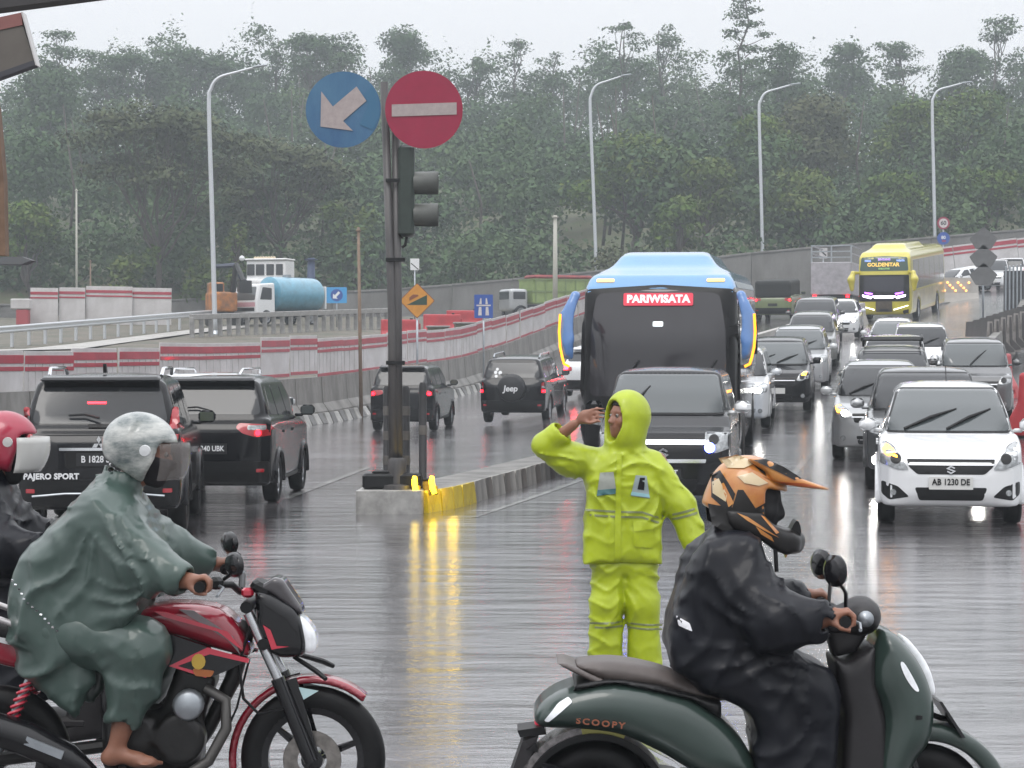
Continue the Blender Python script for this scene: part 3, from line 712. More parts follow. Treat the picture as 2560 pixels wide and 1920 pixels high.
def rings(rad, wid, spokes=5):
    t = MB().lathe([(rad * .66, -wid * .42), (rad * .80, -wid * .5), (rad * .95, -wid * .44), (rad, -wid * .25), (rad, wid * .25), (rad * .95, wid * .44), (rad * .80, wid * .5), (rad * .66, wid * .42)], (0, 0, 0), 'x', 28).mesh('tyre')
    r = MB().lathe([(rad * .68, wid * .4), (rad * .62, wid * .36), (rad * .58, wid * .15), (rad * .58, -wid * .15), (rad * .62, -wid * .36), (rad * .68, -wid * .4)], (0, 0, 0), 'x', 24)
    for k in range(spokes):
        for sd_ in (1, -1):
            a = 2 * math.pi * k / spokes; r.box((sd_ * wid * .3, math.cos(a) * rad * .36, math.sin(a) * rad * .36), (.03, rad * .5, rad * .16), (a, 0, 0), .008)
    r.lathe([(0.001, wid * .38), (rad * .16, wid * .37), (rad * .18, wid * .2), (rad * .18, -wid * .2), (rad * .16, -wid * .37), (0.001, -wid * .38)], (0, 0, 0), 'x', 12)
    r.lathe([(rad * .6, 0.01), (.001, 0.01)], (0, 0, 0), 'x', 20)
    return t, r.mesh('rim')
WH = {}
def wheel(parent, c, rad=.33, wid=.21, m=None):
    k = (round(rad, 2), round(wid, 2))
    if k not in WH: WH[k] = rings(rad, wid)
    w_ = bpy.data.objects.new('wheel', None); COL.objects.link(w_); w_.parent = parent; w_.location = c
    new_obj('tyre', WH[k][0], M_RUBBER, w_, True); new_obj('rim', WH[k][1], m or M_ALLOY, w_, False); return w_
def preset(kind):
    d = dict(mpv=dict(L=4.28, W=1.70, H=1.69, zb=.22, hz=.90, cz=1.05, cy=-1.22, wy=-.42, ry=1.78, by=2.04, wr=.31, ax=(-1.32, 1.42), nose=.30, top=.70),
             suv=dict(L=4.75, W=1.82, H=1.80, zb=.30, hz=1.02, cz=1.14, cy=-1.15, wy=-.42, ry=2.0, by=2.26, wr=.37, ax=(-1.45, 1.40), nose=.22, top=.74),
             van=dict(L=4.18, W=1.655, H=1.86, zb=.27, hz=1.08, cz=1.24, cy=-1.42, wy=-.86, ry=1.86, by=2.0, wr=.31, ax=(-1.3, 1.35), nose=.16, top=.77),
             boxy=dict(L=4.4, W=1.72, H=1.74, zb=.24, hz=.98, cz=1.10, cy=-1.18, wy=-.42, ry=1.86, by=2.1, wr=.32, ax=(-1.35, 1.38), nose=.26, top=.72),
             hatch=dict(L=3.9, W=1.66, H=1.52, zb=.2, hz=.84, cz=.98, cy=-1.05, wy=-.28, ry=1.35, by=1.85, wr=.29, ax=(-1.2, 1.22), nose=.3, top=.68))[kind].copy()
    L, W, H, zb, hz, cz = (d[k] for k in ('L', 'W', 'H', 'zb', 'hz', 'cz')); h = L / 2; w_ = W / 2; n = d['nose']
    d['sl'] = [(-h + .10, zb), (-h, zb + .17), (-h + .01, hz * .66), (-h + .05, hz * .82), (-h + .17, hz - .035), (-h + .42, hz + .03), (d['cy'], cz), (h - .12, cz + .05), (h - .02, cz - .12), (h, .62), (h - .02, zb + .18), (h - .10, zb)]
    d['su'] = [(d['cy'] - .10, cz - .16), (d['cy'] + .02, cz), ((d['cy'] + d['wy']) / 2 - .03, (cz + H - .07) / 2 + .02), (d['wy'], H - .07), (d['wy'] + .4, H - .015), (.4, H), (d['ry'] - .5, H - .02), (d['ry'], H - .075), (d['by'], cz + .02), (d['by'] - .02, cz - .16)]
    half = [(0, -h), (w_ * .55, -h + .025), (w_ * .82, -h + n * .32), (w_ * .955, -h + n), (w_ * .99, -h + n * 2.2), (w_, -.5), (w_, .8), (w_ * .985, h - .5), (w_ * .95, h - .18), (w_ * .80, h - .05), (w_ * .5, h), (0, h)]
    d['pl'] = half + [(-x, y) for x, y in half[-2:0:-1]]
    hu = [(0, d['cy'] - .2), (w_ * .5, d['cy'] - .1), (w_ * .85, d['cy'] + .22), (w_ * .97, d['cy'] + .8), (w_ * .97, 1.2), (w_ * .92, d['by'] - .2), (w_ * .7, d['by'] + .03), (0, d['by'] + .06)]
    d['pu'] = hu + [(-x, y) for x, y in hu[-2:0:-1]]
    fl = [(w_ * .90, zb), (w_ * .98, zb + .14), (w_, .60), (w_ * .99, cz - .15), (w_ * .93, cz + .12)]; d['fl'] = fl + mirx(fl)
    fu = [(w_ * .95, cz - .2), (w_ * .93, cz + .02), (w_ * d['top'] + .02, H - .13), (w_ * d['top'] - .06, H - .045), (w_ * .3, H + .005)]; d['fu'] = fu + mirx(fu)
    return d
BODY = {}
def car_body(kind, h):
    k = (kind, h)
    if k in BODY: return BODY[k]
    d = preset(kind); V = Vol((-d['W'] / 2 - .06, -d['L'] / 2 - .08, d['zb'] - .06), (d['W'] / 2 + .06, d['L'] / 2 + .08, d['H'] + .08), h)
    lo = smax(smax(V.poly(d['sl'], 'x'), V.poly(d['pl'], 'z'), .05), V.poly(d['fl'], 'y'), .06)
    up = smax(smax(V.poly(d['su'], 'x'), V.poly(d['pu'], 'z'), .06), V.poly(d['fu'], 'y'), .09)
    F = smin(lo, up, .05)
    for y in d['ax']:
        q = np.sqrt((V.Y - y) ** 2 + (V.Z - d['wr']) ** 2) - (d['wr'] + .055)
        F = smax(F, -smax(q, (d['W'] / 2 - .26) - np.abs(V.X), .02), .02)
        F = smin(F, np.maximum(np.abs(np.sqrt((V.Y - y) ** 2 + (V.Z - d['wr']) ** 2) - (d['wr'] + .075)) - .022, np.maximum(np.abs(np.abs(V.X) - d['W'] / 2 + .02) - .035, d['zb'] + .02 - V.Z)), .03)
    me = V.mesh(F, 'body', 1); BODY[k] = (d, me, bvh_of(me)); return BODY[k]
EMB = dict(s=[stroke([(.42, .16), (0, .40), (-.38, .15), (.38, -.15), (0, -.40), (-.42, -.16)], .17)],
           m=[[(0, .5), (.14, .25), (0, 0), (-.14, .25)], [(0, 0), (-.14, -.25), (-.42, -.25), (-.28, 0)], [(0, 0), (.28, 0), (.42, -.25), (.14, -.25)]],
           o=[circ(0, 0, .45, 16, .32)])
def place_car(root, d, near, Y, phi, away):
    s, c = math.sin(phi), math.cos(phi); L = d['L']; x, y = near + s * L / 2, Y + c * L / 2
    z0, z1 = float(G(near + s * .8, Y + c * .8)), float(G(near + s * (L - .8), Y + c * (L - .8))); sl_ = math.atan((z1 - z0) / (L - 1.6)); zc = (z0 + z1) / 2
    root.location = (x, y, zc); root.rotation_euler = ((sl_, 0, -phi) if not away else (-sl_, 0, math.pi - phi))
def car(kind, label, Xn, Y, deg, pt, away=False, h=None, glass=None, name='car', cat='car', group=None, spec=None):
    h = h or (.024 if Y < 34 else .036 if Y < 62 else .055); d, me, bv = car_body(kind, h); S = spec or {}
    root = thing(name, label, cat, group=group); place_car(root, d, Xn, Y, R(deg), away)
    if not me.materials: me.materials.append(pt); me.polygons.foreach_set('use_smooth', [True] * len(me.polygons))
    body = new_obj('body', me, None, root)
    body.material_slots[0].link = 'OBJECT'; body.material_slots[0].material = pt
    W, L, H, cz, hz, zb = d['W'], d['L'], d['H'], d['cz'], d['hz'], d['zb']; w_ = W / 2; tp = w_ * d['top']; st = max(.06, h * 2.2); gl = glass or M_GLASS
    pa = lambda n, o, sd_, m, **k: patch(n, bv, o, sd_, m, root, step=st, **k)
    # glazing
    ws = rpoly([(-w_ * .86, cz + .035), (w_ * .86, cz + .035), (tp - .02, H - .115), (-tp + .02, H - .115)], .06)
    pa('windscreen', ws, '-y', gl, off=.030, th=.02); pa('windscreen_surround', rpoly([(-w_ * .89, cz + .012), (w_ * .89, cz + .012), (tp + .005, H - .095), (-tp - .005, H - .095)], .07), '-y', M_BLACK, off=.020, th=.03)
    ry, by = d['ry'], d['by']; cyy = d['cy']
    for sg in ('-x', '+x'):
        z0, z1 = cz + .06, H - .16; f0 = cyy + .38; f1 = d['wy'] + .12
        pa('side_window', rpoly([(f0, z0), (.12, z0), (.10, z1), (f1, z1)], .05), sg, gl); pa('side_window', rpoly([(.22, z0), (1.05, z0 + .01), (1.0, z1), (.20, z1)], .05), sg, gl)
        pa('side_window', rpoly([(1.14, z0 + .02), (by - .34, z0 + .04), (ry - .28, z1 - .01), (1.10, z1)], .05), sg, gl)
        if Y < 62:
            for yy in (-.02, .95): pa('door_handle', rrect(yy - .16, cz - .17, yy + .02, cz - .13, .015), sg, pt, off=.02, th=.02)
            pa('sill_trim', rrect(d['ax'][0] + d['wr'] + .1, zb + .02, d['ax'][1] - d['wr'] - .1, zb + .10, .02), sg, M_BLACK, off=.008)
    pa('rear_window', rpoly([(-w_ * .80, cz + .10), (w_ * .80, cz + .10), (tp - .03, H - .17), (-tp + .03, H - .17)], .08), '+y', S.get('rglass', gl))
    # wheels, mirrors
    wm_ = M_ALLOY
    for y in d['ax']:
        for sx in (-1, 1): wheel(root, (sx * (w_ - .12), y, d['wr']), d['wr'], .21, wm_)
    mm = S.get('mirror', pt)
    for sx in (-1, 1):
        mb = MB().box((sx * (w_ + .10), cyy + .34, cz + .10), (.21, .10, .15), (0, 0, sx * R(-8)), .055); mb.box((sx * (w_ - .02), cyy + .40, cz + .03), (.12, .05, .05), None, .015)
        o = mb.build('mirror', mm, root, ang=45); MB().box((sx * (w_ + .10), cyy + .397, cz + .10), (.17, .012, .115), (0, 0, sx * R(-8)), .02).build('mirror_glass', M_GLASSB, o)
    if Y < 62 and not away:
        for x0, x1 in S.get('wipers', ((-.55, -.05), (.0, .5))):
            h0 = bv.ray_cast(Vector((x0, -8, cz + .06)), Vector((0, 1, 0)))[0]; h1 = bv.ray_cast(Vector((x1, -8, cz + .06 + S.get('wz', .19))), Vector((0, 1, 0)))[0]
            if h0 and h1: tube('wiper', [h0 + Vector((0, -.05, 0)), (h0 + h1) / 2 + Vector((0, -.05, .02)), h1 + Vector((0, -.03, 0))], [.016, .02, .012], M_BLACK, root, 5)
    # front
    sc = W / 1.7
    if not away or S.get('both'):
        for o in S.get('grille', [[(-.50, hz - .13), (.50, hz - .13), (.45, hz - .29), (-.45, hz - .29)]]): pa('grille', rpoly(o, .03), '-y', M_BLACK, off=.004)
        for o in S.get('chrome', [[(-.47, hz - .185), (.47, hz - .185), (.465, hz - .205), (-.465, hz - .205)]]): pa('grille_bar', rpoly(o, .008), '-y', M_CHROME, off=.014)
        hl = S.get('head', [(-.80 * sc, hz + .00), (-.70 * sc, hz + .035), (-.56 * sc, hz - .05), (-.49 * sc, hz - .20), (-.60 * sc, hz - .205), (-.78 * sc, hz - .16)])
        lit = S.get('lit', (0, 0)); li = S.get('lamp', ((-.62 * sc, hz - .12, .055), M_HEAD))
        for q, o in enumerate((hl, mirx(hl))):
            k = pa('headlight', rpoly(o, .03), '-y', M_LENS, off=.014)
            if k is not None:
                e = -1 if q else 1
                pa('lamp_ring', circ(e * -.625 * sc, hz - .11, .062, 14), '-y', M_BLACK, off=.019).parent = k
                if lit[q]: pa('lit_lamp', circ(e * li[0][0], li[0][1], li[0][2], 12), '-y', S.get('lmat', li[1]), off=.024).parent = k
                if S.get('ind', (0, 0))[q]: pa('indicator', rpoly([(e * a, b) for a, b in S.get('indp', [(-.74 * sc, hz - .005), (-.66 * sc, hz - .0), (-.60 * sc, hz - .07), (-.70 * sc, hz - .08)])], .02), '-y', M_AMBER, off=.023).parent = k
        for o in S.get('intake', [[(-.42, zb + .22), (.42, zb + .22), (.38, zb + .07), (-.38, zb + .07)]]): pa('lower_grille', rpoly(o, .03), '-y', M_BLACK, off=.004)
        for q in S.get('fog', [(-.64 * sc, zb + .18, .05)]):
            for e in (1, -1):
                if S.get('fogrec'): pa('fog_recess', rpoly([(e * a, b) for a, b in S['fogrec']], .03), '-y', M_BLACK, off=.004)
                pa('fog_lamp', circ(e * q[0], q[1], q[2], 14), '-y', M_HEAD if S.get('foglit', 0) else M_LENS, off=.012)
        pz = S.get('plate', (hz - .44, .235, .068)); po = pa('number_plate', rrect(-pz[1], pz[0] - pz[2], pz[1], pz[0] + pz[2], .01), '-y', S.get('pmat', M_PLATE), off=.022, th=.02)
        if S.get('ptext') and po is not None:
            hp = bv.ray_cast(Vector((0, -8, pz[0])), Vector((0, 1, 0)))[0]
            text('plate_number', S['ptext'], .10, (0, hp.y - .026, pz[0] + .012), FRONT, S.get('ptm', M_BLACK), po, .002, .002, 1.0, .85)
        if S.get('emb'):
            e = S['emb']; hp = bv.ray_cast(Vector((0, -8, e[1])), Vector((0, 1, 0)))[0]; mb = MB()
            for p in EMB[e[0]]: mb.prism([(a * e[2], b * e[2]) for a, b in p], (0, 0, 0), .012)
            o = mb.build('emblem', M_CHROME, root); o.location = (0, hp.y - .03, e[1])
    if away or S.get('both'):
        tl = S.get('tail', [(-w_ * .96, cz - .02), (-w_ * .62, cz - .05), (-w_ * .60, cz - .16), (-w_ * .96, cz - .22)])
        for q, o in enumerate((tl, mirx(tl))):
            k = pa('tail_light', rpoly(o, .03), '+y', M_RED, off=.01)
            if k is not None and S.get('brake'): pa('lit_lamp', S['brake'] if not q else mirx(S['brake']), '+y', S.get('bm', M_REDLIT), off=.016).parent = k
            if k is not None and S.get('clear'): pa('clear_lens', S['clear'] if not q else mirx(S['clear']), '+y', M_LENS, off=.015).parent = k
        pz = S.get('rplate', (cz - .36, .22, .065)); po = pa('number_plate', rrect(-pz[1], pz[0] - pz[2], pz[1], pz[0] + pz[2], .01), '+y', S.get('pmat', M_PLATEB), off=.012)
        pa('bumper', rpoly([(-w_ * .93, zb + .06), (w_ * .93, zb + .06), (w_ * .93, zb + .34), (-w_ * .93, zb + .34)], .04), '+y', S.get('bmat', M_BLACK), off=.03, th=.05)
        for e in (-1, 1): pa('reflector', rrect(e * w_ * .80 - .05, zb + .20, e * w_ * .80 + .05, zb + .245, .01), '+y', M_RED, off=.042)
        sp = S.get('spoiler', 1)
        if sp: MB().box((0, ry + .06, H - .075), (tp * 1.9, .24, .05), (R(-8), 0, 0), .022).build('spoiler', S.get('smat', pt), root, ang=40)
        if S.get('emb'):
            e = S['emb']; hp = bv.ray_cast(Vector((0, 8, e[1])), Vector((0, -1, 0)))[0]; mb = MB()
            for p in EMB[e[0]]: mb.prism([(a * e[2], b * e[2]) for a, b in p], (0, 0, 0), .012)
            o = mb.build('emblem', M_CHROME, root); o.location = (0, hp.y + .012, e[1])
        tube('rear_wiper', [(0, by + .02, cz + .16), (.16, by - .01, cz + .2), (.33, by - .02, cz + .19)], .012, M_BLACK, root, 5) if Y < 62 else None
    if S.get('rails'):
        for e in (-1, 1): tube('roof_rail', [(e * (tp - .06), -.3, H - .04), (e * (tp - .05), -.15, H + .035), (e * (tp - .05), 1.35, H + .03), (e * (tp - .06), 1.55, H - .05)], .022, S['rails'], root, 6)
    if S.get('fin'): MB().prism([(-.10, 0), (.10, 0), (.11, .10), (.06, .10)], (0, ry - .45, H - .015), .035, 'yz').build('antenna_fin', M_BLACK, root)
    if S.get('aerial'): tube('antenna', [(0, d['wy'] + .15, H - .02), (0, d['wy'] + .42, H + .17)], .006, M_BLACK, root, 5)
    return root, d, bv
def rtext(root, bv, name, s_, size, x, z, m, side='+y', **k):
    sg = 1 if side == '+y' else -1; hp = bv.ray_cast(Vector((x, 8 * sg, z)), Vector((0, -sg, 0)))[0]
    return text(name, s_, size, (x, hp.y + sg * k.pop('off', .012), z), REAR if sg > 0 else FRONT, m, root, .003, **k)
M_PRINT = mat('white_print', (.72, .73, .74), .4)
ql = 'vehicles queueing towards the junction'; aw = 'vehicles leaving the junction'
# ---- oncoming queue
car('mpv', 'white small van with an amber light, nearest the camera on the right', 5.04, 25.7, 9.2, PT_WHITE, glass=M_GLASSB, group=ql, spec=dict(
    emb=('s', .665, .10), ptext='AB 1230 DE', plate=(.51, .25, .072), lit=(0, 0), ind=(1, 0), indp=[(-.79, .90), (-.735, .955), (-.655, .90), (-.60, .80), (-.74, .83)], aerial=1, wz=.23, wipers=((-.52, -.02 + .12), (-.02, .50)),
    grille=[[(-.50, .79), (.50, .79), (.48, .70), (.38, .61), (-.38, .61), (-.48, .70)]], chrome=[[(-.49, .735), (.49, .735), (.485, .715), (-.485, .715)], [(-.50, .80), (.50, .80), (.50, .785), (-.50, .785)]],
    head=[(-.835, .90), (-.76, .985), (-.65, .93), (-.475, .665), (-.60, .665), (-.81, .735)], intake=[[(-.41, .46), (.41, .46), (.36, .31), (-.36, .31)]],
    fog=[(-.655, .40, .035)], fogrec=[(-.79, .53), (-.60, .47), (-.47, .35), (-.70, .31), (-.79, .38)]))
apv, d_, bv_ = car('van', 'black van with dull windscreen and blue side lamps standing in front of the blue bus', 1.82, 27.0, 7.5, PT_BLACK, glass=M_GLASSB, group=ql, spec=dict(
    emb=('s', .80, .13), mirror=PT_WHITE, grille=[[(-.52, .97), (.52, .97), (.50, .68), (-.50, .68)]], chrome=[[(-.56, .965), (.56, .965), (.56, .905), (-.56, .905)], [(-.52, .73), (.52, .73), (.51, .685), (-.51, .685)]],
    head=[(-.80, 1.05), (-.50, 1.06), (-.50, .87), (-.62, .80), (-.80, .86)], lit=(1, 1), lamp=((-.56, .87, .062), None), lmat=lamp('blue_lamp_lit', (.10, .14, 1.0), 30), pmat=M_PLATEB, ptext='R 1947 FT', ptm=M_PRINT, plate=(.55, .22, .065),
    wipers=((-.45, -.22),), wz=.30, fog=[(-.62, .42, .045)]))
for o_ in apv.children:
    if o_.name.startswith('mirror') and min(v.co.x for v in o_.data.vertices) < 0: o_.data.materials[0] = PT_BLACK
car('suv', 'dark grey off-roader with a bright fog lamp behind the nearest white van', 5.98, 32.2, 9.0, PT_GREY, group=ql, spec=dict(foglit=1, mirror=PT_SILVER, fog=[(-.72, .46, .075)]))
car('boxy', 'silver people carrier with a glowing amber headlamp behind the dark grey off-roader', 6.42, 39.0, 9.0, PT_SILVER, group=ql, spec=dict(ind=(1, 1), lit=(1, 0), mirror=PT_WHITE,
    indp=[(-.79, .97), (-.70, 1.0), (-.62, .90), (-.75, .86)], chrome=[[(-.5, .80), (.5, .80), (.5, .78), (-.5, .78)]]))
rk, d_, _ = car('suv', 'grey off-roader with a black roof rack behind the silver people carrier', 7.72, 45.6, 10, PT_MID, group=ql, spec=dict(wipers=()))
mb = MB()
for y in np.linspace(-.35, 1.3, 7): mb.box((0, y, 1.93), (1.25, .05, .04), None, .01)
for e in (-1, 1): mb.box((e * .63, .45, 1.95), (.05, 1.8, .09), None, .015); mb.box((e * .6, -.2, 1.86), (.05, .05, .16), None, .01); mb.box((e * .6, 1.1, 1.86), (.05, .05, .16), None, .01)
mb.build('roof_rack', M_BLACK, rk)
car('van', 'white van half hidden behind the off-roader with the roof rack', 8.75, 51.3, 10, PT_WHITE, group=ql, spec=dict(wipers=(), lit=(1, 0)))
car('van', 'grey van with one raised wiper at the right edge of the queue', 10.25, 49.5, 10, PT_GREYM, group=ql, glass=M_GLASSB, spec=dict(wipers=((-.1, .25),), wz=.3))
car('van', 'tall white van with a grey roof strip behind the grey van', 10.95, 60, 10, PT_WHITE, group=ql, spec=dict(mirror=M_BLACK))
car('hatch', 'white hatchback directly in front of the yellow bus', 12.2, 72, 11, PT_WHITE, group=ql, glass=M_GLASSB)
car('boxy', 'white people carrier with lit headlamp squeezed beside the blue bus', 4.62, 47.6, 8.5, PT_WHITE, group=ql, spec=dict(lit=(1, 1)))
car('boxy', 'black people carrier with a pale windscreen right of the blue bus', 6.25, 53.2, 9, PT_BLACK, group=ql, glass=M_GLASSB, spec=dict(ind=(0, 1)))
car('boxy', 'silver car with white mirrors behind the black people carrier', 7.75, 61, 9.5, PT_SILVER, group=ql, glass=M_GLASSB, spec=dict(mirror=PT_WHITE, lit=(1, 1)))
car('boxy', 'grey car with a white roof edge, fourth in the lane beside the blue bus', 9.5, 71.5, 10, PT_MID, group=ql)
car('suv', 'brownish grey off-roader below the dividing wall, left of the yellow bus', 11.15, 83, 11, PT_GREYM, group=ql)
car('hatch', 'small white car with a lit headlamp just left of the yellow bus', 12.95, 89, 12, PT_WHITE, group=ql, spec=dict(lit=(0, 1)))
# ---- leaving
pj, d_, bv = car('suv', 'large black off-roader seen from behind with slim red tail lights, nearest on the left', -4.43, 24.0, -5.2, PT_BLACK, True, group=aw, spec=dict(
    emb=('m', 1.03, .17), rails=M_CHROME, fin=1, tail=[(-.86, 1.16), (-.83, 1.42), (-.77, 1.42), (-.74, 1.22), (-.70, 1.10), (-.82, 1.02)], rplate=(.86, .24, .07)))
rtext(pj, bv, 'tailgate_lettering', 'PAJERO SPORT', .085, .50, .68, M_PRINT, off=.045, bold=.004, sp=1.05)
text('plate_number', 'B 1828 SJY', .10, (0, bv.ray_cast(Vector((0, 8, .86)), Vector((0, -1, 0)))[0].y + .020, .86), REAR, M_PRINT, pj, .002, .002, 1, .85)
for nm, po, mm_ in (('tailgate_handle', rrect(-.42, .955, .42, .985, .01), M_CHROME), ('panel_gap', rrect(-.84, .595, .84, .605, .003), M_RUBBER), ('panel_gap', rrect(-.80, 1.115, .80, 1.123, .003), M_RUBBER), ('plate_recess', rrect(-.36, .77, .36, .95, .04), M_BLACK), ('exhaust_trim', rrect(.50, .36, .66, .41, .02), M_STEEL)): patch(nm, bv, po, '+y', mm_, pj, off=.005 if nm != 'tailgate_handle' else .02, step=.08)
patch('wiper_cover', bv, rrect(-.22, 1.2, .12, 1.24, .01), '+y', M_BLACK, pj, off=.02)
patch('brake_strip', bv, rrect(-.06, 1.455, .14, 1.475, .004), '+y', M_REDLIT, pj, off=.012)
tube('bumper_trim', [(-.7, 2.42, .47), (-.35, 2.46, .50), (.35, 2.46, .50), (.7, 2.42, .47)], .012, M_STEEL, pj, 6)
xp, d_, bv = car('boxy', 'black people carrier with wide red tail light, just ahead of the large black off-roader', -4.02, 29.6, 1.6, PT_BLACK, True, group=aw, spec=dict(
    tail=[(-.84, 1.07), (-.40, 1.09), (-.36, 1.03), (-.46, .95), (-.64, .90), (-.84, .93)], brake=circ(-.66, .96, .04, 10), clear=rrect(-.76, 1.0, -.52, 1.06, .02), rplate=(.75, .25, .07)))
text('plate_number', 'B 2340 UBK', .10, (0, bv.ray_cast(Vector((0, 8, .75)), Vector((0, -1, 0)))[0].y + .018, .75), REAR, M_PRINT, xp, .002, .002, 1, .85)
car('boxy', 'white people carrier of which only the roof shows ahead of the black cars', -5.05, 36.0, 4, PT_WHITE, True, group=aw, spec=dict(rails=M_CHROME))
car('boxy', 'black car with lit red brake lights behind the signal pole', -2.86, 57.5, 6.5, PT_BLACK, True, group=aw, spec=dict(
    brake=circ(-.73, .98, .05, 10), tail=[(-.84, 1.07), (-.48, 1.07), (-.46, .98), (-.60, .93), (-.84, .93)]))
jp, d_, bv = car('suv', 'black off-roader with a covered spare wheel on its tailgate', 0.0, 59.0, 9.0, PT_BLACK, True, group=aw, spec=dict(brake=rrect(-.86, .86, -.79, .92, .01), rails=M_STEEL, spoiler=0, rplate=(.52, .22, .07), pmat=M_PLATE,
    tail=[(-.88, 1.12), (-.78, 1.12), (-.76, .84), (-.88, .82)], clear=rrect(-.87, .98, -.78, 1.03, .01)))
yb = bv.ray_cast(Vector((0, 8, .95)), Vector((0, -1, 0)))[0].y
sw = MB().lathe([(.001, .27), (.30, .265), (.355, .23), (.37, .15), (.37, .0), (.30, -.02)], (0, yb - .02, .98), 'y', 30).build('spare_wheel_cover', mat('black_vinyl', (.018, .018, .02), .4, bump=(20, .2, .01)), jp, ang=50)
text('cover_lettering', 'Jeep', .22, (0, yb + .255, .97), REAR, M_PRINT, sw, .003, .006, 1.0, 1.0, .15)
for x, z, r_ in ((.34, 1.37, .05), (.46, 1.38, .045), (.42, 1.46, .04), (.44, 1.28, .04)): patch('window_sticker', bv, circ(x, z, r_, 10), '+y', M_PRINT, jp, off=.012)
car('hatch', 'white hatchback peeping out left of the blue bus behind the spare-wheel off-roader', 2.28, 66.5, 9.5, PT_WHITE, True, group=aw, spec=dict(brake=circ(-.70, .90, .09, 10), bm=lamp('strong_red_lit', (1, .006, .015), 60)))
jg, d_, bv = car('suv', 'army green open jeep with a dark canvas top right of the blue bus', 12.1, 104, 15, PT_JEEP, True, h=.055, group=aw, spec=dict(spoiler=0, brake=circ(-.78, 1.0, .05, 8)))
V = Vol((-1, -1.4, 1.05), (1, 2.5, 2.0), .06); V.build(V.box((0, .7, 1.5), (.84, 1.68, .40), .12), 'canvas_top', M_CANVAS, jg)
# ---- far right vehicles on the upper road
car('hatch', 'white saloon passing on the upper road right of the yellow bus', 23.8, 126, 62, PT_WHITE, group=ql)
car('suv', 'white pickup facing the camera at the far right below the grey sign backs', 26.6, 124, 14, PT_WHITE, group=ql, h=.055)
car('suv', 'white off-roader driving away with two red lamps at the far right', 29.2, 131, 13, PT_WHITE, True, group=aw, h=.055, spec=dict(brake=circ(-.80, 1.12, .10, 8), tail=[(-.88, 1.3), (-.72, 1.3), (-.70, 1.0), (-.88, .95)]))
